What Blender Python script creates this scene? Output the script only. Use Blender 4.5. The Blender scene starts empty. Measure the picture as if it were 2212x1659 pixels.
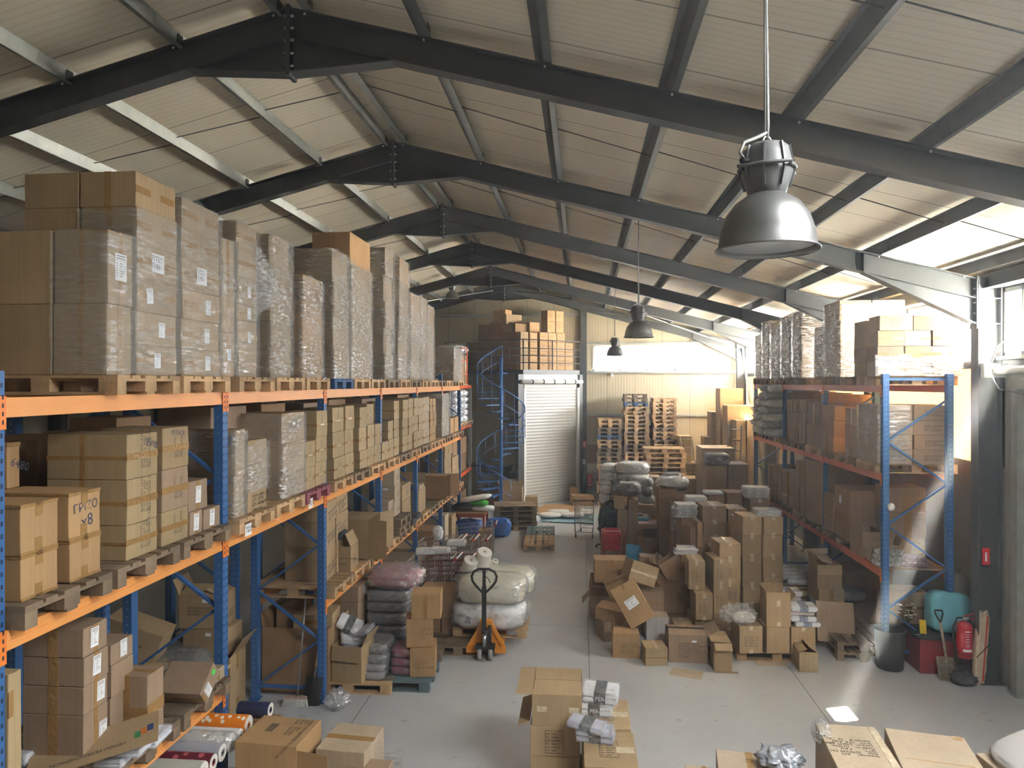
import bpy, bmesh, math, random
from mathutils import Vector, Matrix
random.seed(7)
scene = bpy.context.scene
COL = scene.collection
R = math.radians

# ------------------------------------------------------------------ camera, world, sun, daylight portals, exposure
F, YAW, PIT, EYE = 1540.0, 0.0969, -0.002, 4.29          # focal length in pixels of the 2212 x 1659 frame, metres
cam_data = bpy.data.cameras.new('camera')
cam_data.sensor_width = 36.0
cam_data.lens = 36.0 * F / 2212.0
cam_data.clip_end = 400
cam = bpy.data.objects.new('camera', cam_data)
COL.objects.link(cam)
cam.location = (0, 0, EYE)
cam.rotation_euler = (math.pi / 2 + PIT, 0, YAW)
scene.camera = cam

world = bpy.data.worlds.new('daylight_sky')
scene.world = world
world.use_nodes = True
_nt = world.node_tree
_nt.nodes['Background'].inputs[0].default_value = (0.97, 0.97, 0.95, 1)
_nt.nodes['Background'].inputs[1].default_value = 18.0

sun_data = bpy.data.lights.new('sun', 'SUN')
sun_data.energy = 800.0
sun_data.angle = R(0.6)
sun_data.color = (1.0, 0.91, 0.76)
sun = bpy.data.objects.new('sun', sun_data)
COL.objects.link(sun)
SUN_DIR = Vector((0.455, 0.16, 0.90)).normalized()         # towards the sun
sun.rotation_euler = SUN_DIR.to_track_quat('Z', 'Y').to_euler()


def portal(name, loc, rot, sx, sy):
    d = bpy.data.lights.new(name, 'AREA')
    d.shape = 'RECTANGLE'
    d.size, d.size_y = sx, sy
    d.cycles.is_portal = True
    o = bpy.data.objects.new(name, d)
    COL.objects.link(o)
    o.location = loc
    o.rotation_euler = rot


portal('daylight_portal', (6.1, 17.85, 5.15), (0, R(90), 0), 1.0, 17.8)
portal('daylight_portal', (2.42, 26.95, 5.2), (R(-90), 0, 0), 4.1, 1.05)
portal('daylight_portal', (3.7, 2.45, 6.53), (0, math.atan(0.262), 0), 3.8, 1.6)  # portal of the added rooflight

scene.view_settings.view_transform = 'Standard'
scene.view_settings.look = 'None'
scene.view_settings.gamma = 1.0
scene.view_settings.use_curve_mapping = False
scene.view_settings.exposure = 2.5
scene.cycles.max_bounces = 10
scene.cycles.diffuse_bounces = 5
scene.cycles.transparent_max_bounces = 24
scene.cycles.caustics_reflective = False
scene.cycles.caustics_refractive = False
scene.cycles.sample_clamp_indirect = 8.0

# ------------------------------------------------------------------ from a point of the photograph to a place in the building
_c, _s = math.cos(YAW), math.sin(YAW)


def ray(px, py):
    x, y = (px - 1106.0) / F, -(py - 829.5) / F
    cp, sp = math.cos(PIT), math.sin(PIT)
    f, u = cp - y * sp, sp + y * cp
    return Vector((x * _c - f * _s, x * _s + f * _c, u))


def on(px, py, axis, value):
    d = ray(px, py)
    o = Vector((0, 0, EYE))
    return o + d * ((value - o[axis]) / d[axis])


def floor_at(px, py, z=0.0):
    return on(px, py, 2, z)


def y_at(px, X):                      # depth at which a vertical edge seen at px stands on the plane x = X
    return on(px, 826, 0, X).y


def x_at(px, Y):
    return on(px, 826, 1, Y).x


def z_at(px, py, X=None, Y=None):
    return on(px, py, 0, X).z if X is not None else on(px, py, 1, Y).z


# ------------------------------------------------------------------ materials
MATS = {}


def new_mat(name):
    m = bpy.data.materials.new(name)
    m.use_nodes = True
    nt = m.node_tree
    return m, nt, nt.nodes['Principled BSDF'], nt.nodes, nt.links


def mat(name, col, rough=0.6, metal=0.0, var=0.0, scale=6.0, bump=0.0, bscale=40.0, rnd=0.0, spec=0.5, stretch=None):
    """Principled surface with soft noise in its colour (var), fine bump, and a shade of its own for each object (rnd)."""
    if name in MATS:
        return MATS[name]
    m, nt, b, N, L = new_mat(name)
    b.inputs['Roughness'].default_value = rough
    b.inputs['Metallic'].default_value = metal
    b.inputs['Specular IOR Level'].default_value = spec
    c = (*col, 1)
    b.inputs['Base Color'].default_value = c
    m.diffuse_color = c
    tc = N.new('ShaderNodeTexCoord')
    src = tc.outputs['Object']
    if stretch:
        mp = N.new('ShaderNodeMapping')
        mp.inputs['Scale'].default_value = stretch
        L.new(src, mp.inputs[0])
        src = mp.outputs[0]
    if var or rnd:
        hs = N.new('ShaderNodeHueSaturation')
        hs.inputs['Color'].default_value = c
        val = None
        if var:
            n = N.new('ShaderNodeTexNoise')
            n.inputs['Scale'].default_value = scale
            n.inputs['Detail'].default_value = 6
            L.new(src, n.inputs['Vector'])
            mr = N.new('ShaderNodeMapRange')
            mr.inputs[1].default_value, mr.inputs[2].default_value = 0.3, 0.7
            mr.inputs[3].default_value, mr.inputs[4].default_value = 1 - var, 1 + var
            L.new(n.outputs[0], mr.inputs[0])
            val = mr.outputs[0]
        if rnd:
            oi = N.new('ShaderNodeObjectInfo')
            mr2 = N.new('ShaderNodeMapRange')
            mr2.inputs[3].default_value, mr2.inputs[4].default_value = 1 - rnd, 1 + rnd
            L.new(oi.outputs['Random'], mr2.inputs[0])
            if val is None:
                val = mr2.outputs[0]
            else:
                mu = N.new('ShaderNodeMath')
                mu.operation = 'MULTIPLY'
                L.new(val, mu.inputs[0])
                L.new(mr2.outputs[0], mu.inputs[1])
                val = mu.outputs[0]
        L.new(val, hs.inputs['Value'])
        L.new(hs.outputs[0], b.inputs['Base Color'])
    if bump:
        n = N.new('ShaderNodeTexNoise')
        n.inputs['Scale'].default_value = bscale
        n.inputs['Detail'].default_value = 4
        L.new(src, n.inputs['Vector'])
        bp = N.new('ShaderNodeBump')
        bp.inputs['Strength'].default_value = bump
        bp.inputs['Distance'].default_value = 0.02
        L.new(n.outputs[0], bp.inputs['Height'])
        L.new(bp.outputs[0], b.inputs['Normal'])
    MATS[name] = m
    return m


def mnode(N, L, op, a, b=None, c=None):
    n = N.new('ShaderNodeMath')
    n.operation = op
    for i, v in enumerate((a, b, c)):
        if v is None:
            continue
        if isinstance(v, (int, float)):
            n.inputs[i].default_value = v
        else:
            L.new(v, n.inputs[i])
    return n.outputs[0]


def line_mask(N, L, coord, period, width, offset=0.0):
    """1 on thin lines that repeat along a coordinate, 0 between them."""
    t = mnode(N, L, 'ADD', coord, offset)
    t = mnode(N, L, 'PINGPONG', t, period / 2)
    return mnode(N, L, 'LESS_THAN', t, width / 2)


def panel_mat(name, col, axis, rib, seam, dark=0.55, rough=0.5, offset=0.0, ribbump=0.25, var=0.05):
    """Sheet metal sandwich panel: fine ribs and a dark seam between panels along one axis of object space."""
    m, nt, b, N, L = new_mat(name)
    b.inputs['Roughness'].default_value = rough
    tc = N.new('ShaderNodeTexCoord')
    sp = N.new('ShaderNodeSeparateXYZ')
    L.new(tc.outputs['Object'], sp.inputs[0])
    co = sp.outputs[axis]
    s = line_mask(N, L, co, seam, 0.022, offset)
    r = mnode(N, L, 'PINGPONG', mnode(N, L, 'ADD', co, offset), rib / 2)
    r = mnode(N, L, 'DIVIDE', r, rib / 2)
    rib_edge = mnode(N, L, 'LESS_THAN', r, 0.16)
    n = N.new('ShaderNodeTexNoise')
    n.inputs['Scale'].default_value = 0.7
    n.inputs['Detail'].default_value = 5
    L.new(tc.outputs['Object'], n.inputs['Vector'])
    mix = N.new('ShaderNodeMix')
    mix.data_type = 'RGBA'
    mix.inputs[6].default_value = (*col, 1)
    mix.inputs[7].default_value = (*[c * dark for c in col], 1)
    f = mnode(N, L, 'MAXIMUM', s, mnode(N, L, 'MULTIPLY', rib_edge, 0.22))
    L.new(f, mix.inputs[0])
    hs = N.new('ShaderNodeHueSaturation')
    L.new(mix.outputs[2], hs.inputs['Color'])
    mr = N.new('ShaderNodeMapRange')
    mr.inputs[3].default_value, mr.inputs[4].default_value = 1 - var, 1 + var
    L.new(n.outputs[0], mr.inputs[0])
    L.new(mr.outputs[0], hs.inputs['Value'])
    L.new(hs.outputs[0], b.inputs['Base Color'])
    bp = N.new('ShaderNodeBump')
    bp.inputs['Strength'].default_value = ribbump
    bp.inputs['Distance'].default_value = 0.01
    L.new(mnode(N, L, 'SUBTRACT', r, mnode(N, L, 'MULTIPLY', s, 2.0)), bp.inputs['Height'])
    L.new(bp.outputs[0], b.inputs['Normal'])
    MATS[name] = m
    return m


def concrete_floor():
    m, nt, b, N, L = new_mat('polished_concrete')
    tc = N.new('ShaderNodeTexCoord')
    sp = N.new('ShaderNodeSeparateXYZ')
    L.new(tc.outputs['Object'], sp.inputs[0])
    jx = line_mask(N, L, sp.outputs[0], 3.0, 0.014, -0.12)
    jy = line_mask(N, L, sp.outputs[1], 5.0, 0.014, -2.6)
    joint = mnode(N, L, 'MAXIMUM', jx, jy)
    n1 = N.new('ShaderNodeTexNoise')
    n1.inputs['Scale'].default_value, n1.inputs['Detail'].default_value = 0.55, 8
    n2 = N.new('ShaderNodeTexNoise')
    n2.inputs['Scale'].default_value, n2.inputs['Detail'].default_value = 3.2, 7
    n3 = N.new('ShaderNodeTexNoise')
    n3.inputs['Scale'].default_value, n3.inputs['Detail'].default_value = 2.0, 3
    mp = N.new('ShaderNodeMapping')
    mp.inputs['Scale'].default_value = (1.6, 3.4, 1)
    L.new(tc.outputs['Object'], mp.inputs[0])
    L.new(mp.outputs[0], n2.inputs['Vector'])
    L.new(tc.outputs['Object'], n1.inputs['Vector'])
    L.new(tc.outputs['Object'], n3.inputs['Vector'])
    scuff = mnode(N, L, 'GREATER_THAN', n2.outputs[0], 0.668)
    area = mnode(N, L, 'GREATER_THAN', n3.outputs[0], 0.5)
    scuff = mnode(N, L, 'MULTIPLY', mnode(N, L, 'MULTIPLY', scuff, area), 0.35)
    mr = N.new('ShaderNodeMapRange')
    mr.inputs[1].default_value, mr.inputs[2].default_value = 0.25, 0.75
    mr.inputs[3].default_value, mr.inputs[4].default_value = 0.84, 1.14
    L.new(n1.outputs[0], mr.inputs[0])
    mix = N.new('ShaderNodeMix')
    mix.data_type = 'RGBA'
    mix.inputs[6].default_value = (0.45, 0.45, 0.45, 1)
    mix.inputs[7].default_value = (0.07, 0.066, 0.06, 1)
    L.new(mnode(N, L, 'MAXIMUM', mnode(N, L, 'MULTIPLY', joint, 0.8), scuff), mix.inputs[0])
    hs = N.new('ShaderNodeHueSaturation')
    L.new(mix.outputs[2], hs.inputs['Color'])
    L.new(mr.outputs[0], hs.inputs['Value'])
    L.new(hs.outputs[0], b.inputs['Base Color'])
    rr = N.new('ShaderNodeMapRange')
    rr.inputs[3].default_value, rr.inputs[4].default_value = 0.28, 0.5
    L.new(n2.outputs[0], rr.inputs[0])
    L.new(rr.outputs[0], b.inputs['Roughness'])
    bp = N.new('ShaderNodeBump')
    bp.inputs['Strength'].default_value = 0.05
    L.new(n2.outputs[0], bp.inputs['Height'])
    L.new(bp.outputs[0], b.inputs['Normal'])
    MATS['polished_concrete'] = m
    return m


def film_mat(name, tint=(0.9, 0.92, 0.93), amount=0.34, rough=0.16, scale=9.0, stretch=(1.0, 1.0, 6.0), bump=0.7, tilt=0.5):
    """Clear plastic film: mostly see-through, with glossy creases and a thin milky veil."""
    m, nt, b, N, L = new_mat(name)
    out = N['Material Output']
    N.remove(b)
    tr = N.new('ShaderNodeBsdfTransparent')
    tr.inputs[0].default_value = (0.97, 0.975, 0.98, 1)
    gl = N.new('ShaderNodeBsdfGlossy')
    gl.inputs['Color'].default_value = (0.95, 0.95, 0.95, 1)
    gl.inputs['Roughness'].default_value = rough
    df = N.new('ShaderNodeBsdfDiffuse')
    df.inputs['Color'].default_value = (*tint, 1)
    tc = N.new('ShaderNodeTexCoord')
    mp = N.new('ShaderNodeMapping')
    mp.inputs['Scale'].default_value = stretch
    mp.inputs['Rotation'].default_value = (tilt, tilt * 0.6, 0)
    L.new(tc.outputs['Object'], mp.inputs[0])
    n = N.new('ShaderNodeTexNoise')
    n.inputs['Scale'].default_value, n.inputs['Detail'].default_value = scale, 5
    n.inputs['Distortion'].default_value = 0.6
    L.new(mp.outputs[0], n.inputs['Vector'])
    n2 = N.new('ShaderNodeTexNoise')
    n2.inputs['Scale'].default_value, n2.inputs['Detail'].default_value = 3.0, 3
    L.new(tc.outputs['Object'], n2.inputs['Vector'])
    bp = N.new('ShaderNodeBump')
    bp.inputs['Strength'].default_value = bump
    bp.inputs['Distance'].default_value = 0.03
    L.new(n.outputs[0], bp.inputs['Height'])
    L.new(bp.outputs[0], gl.inputs['Normal'])
    def crease(lo, hi, src, a, z):
        r = N.new('ShaderNodeMapRange')
        r.inputs[1].default_value, r.inputs[2].default_value = lo, hi
        r.inputs[3].default_value, r.inputs[4].default_value = a, z
        L.new(src, r.inputs[0])
        return r.outputs[0]
    streak = crease(0.44, 0.64, n.outputs[0], 0.0, 1.0)
    zone = crease(0.38, 0.66, n2.outputs[0], 0.25, 1.0)
    fac = mnode(N, L, 'ADD', mnode(N, L, 'MULTIPLY', mnode(N, L, 'MULTIPLY', streak, zone), min(1.0, amount * 2.4)), amount * 0.10)
    mixg = N.new('ShaderNodeMixShader')
    L.new(fac, mixg.inputs[0])
    L.new(tr.outputs[0], mixg.inputs[1])
    L.new(gl.outputs[0], mixg.inputs[2])
    mixd = N.new('ShaderNodeMixShader')
    mixd.inputs[0].default_value = 0.10
    L.new(mixg.outputs[0], mixd.inputs[1])
    L.new(df.outputs[0], mixd.inputs[2])
    L.new(mixd.outputs[0], out.inputs[0])
    MATS[name] = m
    return m


def translucent_mat(name, col, mixf=0.5, rough=0.5):
    m, nt, b, N, L = new_mat(name)
    out = N['Material Output']
    b.inputs['Base Color'].default_value = (*col, 1)
    b.inputs['Roughness'].default_value = rough
    t = N.new('ShaderNodeBsdfTranslucent')
    t.inputs[0].default_value = (*col, 1)
    mx = N.new('ShaderNodeMixShader')
    mx.inputs[0].default_value = mixf
    L.new(b.outputs[0], mx.inputs[1])
    L.new(t.outputs[0], mx.inputs[2])
    L.new(mx.outputs[0], out.inputs[0])
    MATS[name] = m
    return m


def glass_mat(name, tint=(0.96, 0.98, 1.0), gloss=0.06, rough=0.02):
    m, nt, b, N, L = new_mat(name)
    out = N['Material Output']
    N.remove(b)
    t = N.new('ShaderNodeBsdfTransparent')
    t.inputs[0].default_value = (*tint, 1)
    g = N.new('ShaderNodeBsdfGlossy')
    g.inputs['Roughness'].default_value = rough
    mx = N.new('ShaderNodeMixShader')
    mx.inputs[0].default_value = gloss
    L.new(t.outputs[0], mx.inputs[1])
    L.new(g.outputs[0], mx.inputs[2])
    L.new(mx.outputs[0], out.inputs[0])
    MATS[name] = m
    return m


concrete_floor()
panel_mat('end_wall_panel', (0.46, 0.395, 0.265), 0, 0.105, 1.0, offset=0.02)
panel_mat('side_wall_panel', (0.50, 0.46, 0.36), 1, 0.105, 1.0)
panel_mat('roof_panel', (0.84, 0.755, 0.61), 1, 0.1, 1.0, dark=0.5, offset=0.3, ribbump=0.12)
panel_mat('roller_slats', (0.46, 0.45, 0.41), 2, 0.11, 500.0, dark=0.6, rough=0.38, ribbump=1.0)
panel_mat('roller_slats_side', (0.46, 0.43, 0.39), 2, 0.12, 500.0, dark=0.55, rough=0.45, ribbump=1.0)
STEEL = mat('dark_grey_painted_steel', (0.068, 0.072, 0.073), 0.42, var=0.08, scale=3)
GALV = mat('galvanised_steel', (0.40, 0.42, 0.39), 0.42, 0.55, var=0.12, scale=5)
PURLIN_BACKLIT = mat('backlit_purlin_steel', (0.16, 0.165, 0.16), 0.5, 0.2, var=0.08)  # galvanised purlin steel, darkened in colour for the backlit side
BLUE = mat('blue_rack_steel', (0.035, 0.12, 0.31), 0.42, var=0.08, scale=4)
ORANGE = mat('orange_beam_paint', (0.74, 0.31, 0.085), 0.38, var=0.06, scale=3)
REDDISH = mat('red_orange_beam_paint', (0.62, 0.17, 0.09), 0.4, var=0.08, scale=3)
ORANGE_DEEP = mat('orange_connector_paint', (0.75, 0.2, 0.03), 0.42)
HOLE = mat('dark_slot', (0.012, 0.02, 0.04), 0.8)
BLACK = mat('black_rubber', (0.018, 0.018, 0.019), 0.6, var=0.1)
BOLT = mat('zinc_bolt', (0.5, 0.5, 0.5), 0.3, 0.9)
WHITE_FRAME = mat('white_window_frame', (0.72, 0.72, 0.70), 0.4)
GREY_WALL = mat('grey_lower_wall', (0.30, 0.28, 0.25), 0.8, var=0.1, scale=1.5, bump=0.1)
glass_mat('window_glass')
glass_mat('dimmed_window_glass', tint=(0.19, 0.195, 0.205), gloss=0.06)  # tint dims the overbright sky so the window frame shows
translucent_mat('translucent_wall_sheet', (0.34, 0.265, 0.155), 0.22, 0.5)
ALU = mat('spun_aluminium', (0.22, 0.218, 0.21), 0.42, 0.85, var=0.05)
LAMP_GREY = mat('grey_cast_lamp_housing', (0.12, 0.12, 0.118), 0.5, 0.1)
CORD = mat('grey_lamp_cord', (0.2, 0.195, 0.18), 0.6)
WIRE = mat('steel_wire', (0.48, 0.48, 0.48), 0.3, 0.85)
WOOD = mat('pallet_wood', (0.42, 0.27, 0.14), 0.75, var=0.3, scale=5, rnd=0.22, bump=0.3, bscale=30, stretch=(1, 1, 1))
WOOD_DARK = mat('weathered_pallet_wood', (0.19, 0.135, 0.085), 0.8, var=0.3, scale=5, rnd=0.2, bump=0.3, bscale=30)
WOOD_GREY = mat('grey_blue_painted_pallet_wood', (0.10, 0.14, 0.15), 0.75, var=0.25, scale=5, bump=0.3)
WOOD_BLUE = mat('blue_painted_pallet_wood', (0.03, 0.085, 0.19), 0.7, var=0.25, scale=5, bump=0.3)
WOOD_RED = mat('maroon_painted_pallet_wood', (0.22, 0.06, 0.08), 0.7, var=0.25, scale=5, bump=0.3)


# ------------------------------------------------------------------ mesh helpers
def tf(loc=(0, 0, 0), rot=(0, 0, 0)):
    from mathutils import Euler
    return Matrix.Translation(loc) @ Euler(rot).to_matrix().to_4x4()


def box(bm, lo, hi, mi=0, M=None):
    vs = [bm.verts.new((x, y, z)) for z in (lo[2], hi[2]) for y in (lo[1], hi[1]) for x in (lo[0], hi[0])]
    fs = [(0, 2, 3, 1), (4, 5, 7, 6), (0, 1, 5, 4), (2, 6, 7, 3), (0, 4, 6, 2), (1, 3, 7, 5)]
    for f in fs:
        bm.faces.new([vs[i] for i in f]).material_index = mi
    if M is not None:
        bmesh.ops.transform(bm, matrix=M, verts=vs)
    return vs


def bar(bm, p0, p1, w, h, up=(0, 0, 1), mi=0):
    """Rectangular bar from p0 to p1: w across, h along up."""
    p0, p1 = Vector(p0), Vector(p1)
    d = (p1 - p0).normalized()
    up = Vector(up)
    if abs(d.dot(up)) > 0.98:
        up = Vector((0, 1, 0)) if abs(d.y) < 0.9 else Vector((1, 0, 0))
    x = d.cross(up).normalized()
    u = x.cross(d)
    vs = []
    for p in (p0, p1):
        for a, b_ in ((-1, -1), (1, -1), (1, 1), (-1, 1)):
            vs.append(bm.verts.new(p + x * (a * w / 2) + u * (b_ * h / 2)))
    for f in ((3, 2, 1, 0), (4, 5, 6, 7), (0, 1, 5, 4), (1, 2, 6, 5), (2, 3, 7, 6), (3, 0, 4, 7)):
        bm.faces.new([vs[i] for i in f]).material_index = mi
    return vs


def tube(bm, pts, r, n=8, mi=0, closed=False, cap=True):
    """Round tube along a polyline; r is one radius or a list."""
    pts = [Vector(p) for p in pts]
    k = len(pts)
    rr = r if isinstance(r, (list, tuple)) else [r] * k
    rings = []
    prev = None
    for i, p in enumerate(pts):
        a = pts[(i - 1) % k] if (i > 0 or closed) else p
        b_ = pts[(i + 1) % k] if (i < k - 1 or closed) else p
        d = (b_ - a)
        d = d.normalized() if d.length > 1e-9 else Vector((0, 0, 1))
        if prev is None:
            u = Vector((0, 0, 1)) if abs(d.z) < 0.9 else Vector((1, 0, 0))
        else:
            u = prev
        x = d.cross(u)
        if x.length < 1e-6:
            x = d.cross(Vector((0, 1, 0)))
        x.normalize()
        u = x.cross(d).normalized()
        prev = u
        rings.append([bm.verts.new(p + x * (math.cos(2 * math.pi * j / n) * rr[i]) + u * (math.sin(2 * math.pi * j / n) * rr[i])) for j in range(n)])
    m = k if closed else k - 1
    for i in range(m):
        A, B = rings[i], rings[(i + 1) % k]
        for j in range(n):
            f = bm.faces.new((A[j], A[(j + 1) % n], B[(j + 1) % n], B[j]))
            f.material_index = mi
            f.smooth = n > 5
    if cap and not closed:
        bm.faces.new(rings[0][::-1]).material_index = mi
        bm.faces.new(rings[-1]).material_index = mi


def lathe(bm, prof, n=32, mi=0, cap=False, center=(0, 0, 0)):
    """Surface of revolution about the z axis; prof is a list of (radius, height)."""
    rings = []
    for r, z in prof:
        rings.append([bm.verts.new((center[0] + r * math.cos(2 * math.pi * j / n), center[1] + r * math.sin(2 * math.pi * j / n), center[2] + z)) for j in range(n)])
    for A, B in zip(rings, rings[1:]):
        for j in range(n):
            f = bm.faces.new((A[j], A[(j + 1) % n], B[(j + 1) % n], B[j]))
            f.material_index = mi
            f.smooth = True
    if cap:
        bm.faces.new(rings[0][::-1]).material_index = mi
        bm.faces.new(rings[-1]).material_index = mi


def prism(bm, poly, axis, a, b_, mi=0):
    """Extrude a 2-D polygon along an axis ('x' or 'y' or 'z') from a to b_."""
    def P(u, v, w):
        return {'x': (w, u, v), 'y': (u, w, v), 'z': (u, v, w)}[axis]
    A = [bm.verts.new(P(u, v, a)) for u, v in poly]
    B = [bm.verts.new(P(u, v, b_)) for u, v in poly]
    n = len(poly)
    for i in range(n):
        bm.faces.new((A[i], A[(i + 1) % n], B[(i + 1) % n], B[i])).material_index = mi
    bm.faces.new(A[::-1]).material_index = mi
    bm.faces.new(B).material_index = mi


def obj(name, bm, mats, parent=None, loc=(0, 0, 0), rot=(0, 0, 0), recalc=True, smooth=False):
    if recalc:
        bmesh.ops.recalc_face_normals(bm, faces=bm.faces)
    if smooth:
        for f in bm.faces:
            f.smooth = True
    me = bpy.data.meshes.new(name)
    bm.to_mesh(me)
    bm.free()
    for m in (mats if isinstance(mats, (list, tuple)) else [mats]):
        me.materials.append(MATS[m] if isinstance(m, str) else m)
    o = bpy.data.objects.new(name, me)
    COL.objects.link(o)
    o.location = loc
    o.rotation_euler = rot
    if parent is not None:
        o.parent = parent
    return o


def tag(o, label=None, cat=None, group=None, kind=None):
    if label:
        o['label'] = label
    if cat:
        o['category'] = cat
    if group:
        o['group'] = group
    if kind:
        o['kind'] = kind
    return o


def empty(name, loc=(0, 0, 0), rot=(0, 0, 0), label=None, cat=None, group=None, kind=None):
    o = bpy.data.objects.new(name, None)
    COL.objects.link(o)
    o.empty_display_size = 0.1
    o.location = loc
    o.rotation_euler = rot
    return tag(o, label, cat, group, kind)


def copy_tree(o, parent=None):
    c = o.copy()
    COL.objects.link(c)
    if parent is not None:
        c.parent = parent
    for ch in list(o.children):
        copy_tree(ch, c)
    return c


def NB():
    return bmesh.new()


def struct(name, bm, mats, parent=None, label=None, **kw):
    o = obj(name, bm, mats, parent, **kw)
    if parent is None:
        tag(o, label, None, None, 'structure')
    return o


# ------------------------------------------------------------------ the building
XR, XL, YB, YE = 5.98, -11.75, -4.0, 26.78               # faces of the side walls, the wall behind, the end wall
RIDGE_X, RIDGE_Z, SLOPE = -2.89, 8.01, 0.262             # top of the steel frames
FR = [6.894 + 3.936 * k for k in range(-2, 6)]           # the steel frames along the hall
PUR = 0.17


def roof_z(x):
    return RIDGE_Z - SLOPE * abs(x - RIDGE_X)


bm = NB(); box(bm, (XL, YB, -0.2), (XR, YE, 0.0)); struct('floor', bm, 'polished_concrete', label='grey polished concrete floor with joints and scuff marks')
bm = NB(); box(bm, (-60, -50, -0.45), (80, 90, -0.25)); struct('ground', bm, mat('pale_yard', (0.72, 0.70, 0.66), 0.9), label='pale yard outside the hall')

# roof sheets
bm = NB()


def roof_sheet(xa, xb, ya, yb):
    za, zb = roof_z(xa) + PUR, roof_z(xb) + PUR
    prism(bm, [(xa, za), (xb, zb), (xb, zb + 0.08), (xa, za + 0.08)], 'y', ya, yb)


FILL_ROOFLIGHT = (1.9, 5.5, 1.7, 3.2)                                # unseen rooflight added for fill light: x from, x to, y from, y to
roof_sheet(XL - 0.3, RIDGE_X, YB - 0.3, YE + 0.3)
roof_sheet(RIDGE_X, XR + 0.02, FILL_ROOFLIGHT[3], YE + 0.3)
roof_sheet(RIDGE_X, XR + 0.02, YB - 0.3, FILL_ROOFLIGHT[2])
roof_sheet(RIDGE_X, FILL_ROOFLIGHT[0], FILL_ROOFLIGHT[2], FILL_ROOFLIGHT[3])
roof_sheet(FILL_ROOFLIGHT[1], XR + 0.02, FILL_ROOFLIGHT[2], FILL_ROOFLIGHT[3])
# unseen eaves overhang added to block the sun, its gaps let patches through
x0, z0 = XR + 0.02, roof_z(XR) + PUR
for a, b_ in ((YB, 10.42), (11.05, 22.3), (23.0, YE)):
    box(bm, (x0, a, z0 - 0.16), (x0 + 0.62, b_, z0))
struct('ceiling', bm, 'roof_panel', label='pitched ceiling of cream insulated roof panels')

# end wall with its window opening
WX0, WX1, WZ0, WZ1 = 0.42, 4.44, 4.72, 5.69
bm = NB()
box(bm, (XL, YE, 0), (WX0, YE + 0.1, 8.2)); box(bm, (WX1, YE, 0), (XR + 0.1, YE + 0.1, 8.2))
box(bm, (WX0, YE, 0), (WX1, YE + 0.1, WZ0)); box(bm, (WX0, YE, WZ1), (WX1, YE + 0.1, 8.2))
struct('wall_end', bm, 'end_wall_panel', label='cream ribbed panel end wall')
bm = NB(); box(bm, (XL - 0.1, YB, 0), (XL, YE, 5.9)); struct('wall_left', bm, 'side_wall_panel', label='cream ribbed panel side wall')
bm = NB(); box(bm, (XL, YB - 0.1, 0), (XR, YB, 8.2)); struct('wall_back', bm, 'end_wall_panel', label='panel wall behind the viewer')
# right wall: lower wall, translucent sheet band, window band, header
RZ0, RZ1 = 4.66, 5.62
bm = NB()
box(bm, (XR, YB, 0), (XR + 0.1, 6.95, RZ0))
box(bm, (XR, 6.95, 4.36), (XR + 0.1, 10.35, RZ0))
box(bm, (XR, 10.35, 0), (XR + 0.1, 11.02, RZ0))
box(bm, (XR, 11.02, 0), (XR + 0.1, YE, 3.08))
box(bm, (XR, YB, RZ1), (XR + 0.1, YE, 6.1)); box(bm, (XR, YB, RZ0), (XR + 0.1, 9.0, RZ1))
struct('wall_right', bm, GREY_WALL, label='grey lower side wall under the window band')
k = 0
for a, b_ in zip(FR[2:], FR[3:] + [YE]):
    a2, b2 = max(a + 0.12, 11.02), b_ - 0.12
    if b2 - a2 < 0.5:
        continue
    bm = NB(); box(bm, (XR + 0.02, a2, 3.08), (XR + 0.05, b2, RZ0))
    struct('wall_right_sheet', bm, 'translucent_wall_sheet', label='sunlit translucent yellow wall sheet under the windows')


def window(name, along, x, a, b_, z0, z1, panes, depth=0.07):
    """A row of panes in a white frame: along 'x' (in the end wall) or 'y' (in the side wall)."""
    root = empty(name, kind='structure')
    fr = NB()
    def bx(bm, u0, u1, w0, w1, v0, v1):
        if along == 'y':
            box(bm, (x + v0, u0, w0), (x + v1, u1, w1))
        else:
            box(bm, (u0, x + v0, w0), (u1, x + v1, w1))
    t = 0.06
    bx(fr, a, b_, z0, z0 + t, -0.02, depth); bx(fr, a, b_, z1 - t, z1, -0.02, depth)
    st = (b_ - a) / panes
    for i in range(panes + 1):
        c = a + st * i
        lo, hi = max(a, c - t / 2), min(b_, c + t / 2)
        bx(fr, lo, hi if i else a + t, z0, z1, -0.02, depth)
    obj('window_frame', fr, WHITE_FRAME, root)
    s = NB(); bx(s, a - 0.05, b_ + 0.05, z0 - 0.05, z0 + 0.003, -0.1, 0.04)
    obj('window_sill', s, WHITE_FRAME, root)
    for i in range(panes):
        g = NB()
        bx(g, a + st * i + t / 2, a + st * (i + 1) - t / 2, z0 + t, z1 - t, 0.03, 0.036)
        obj('window_pane', g, 'dimmed_window_glass' if along == 'x' else 'window_glass', root)
    return root


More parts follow.
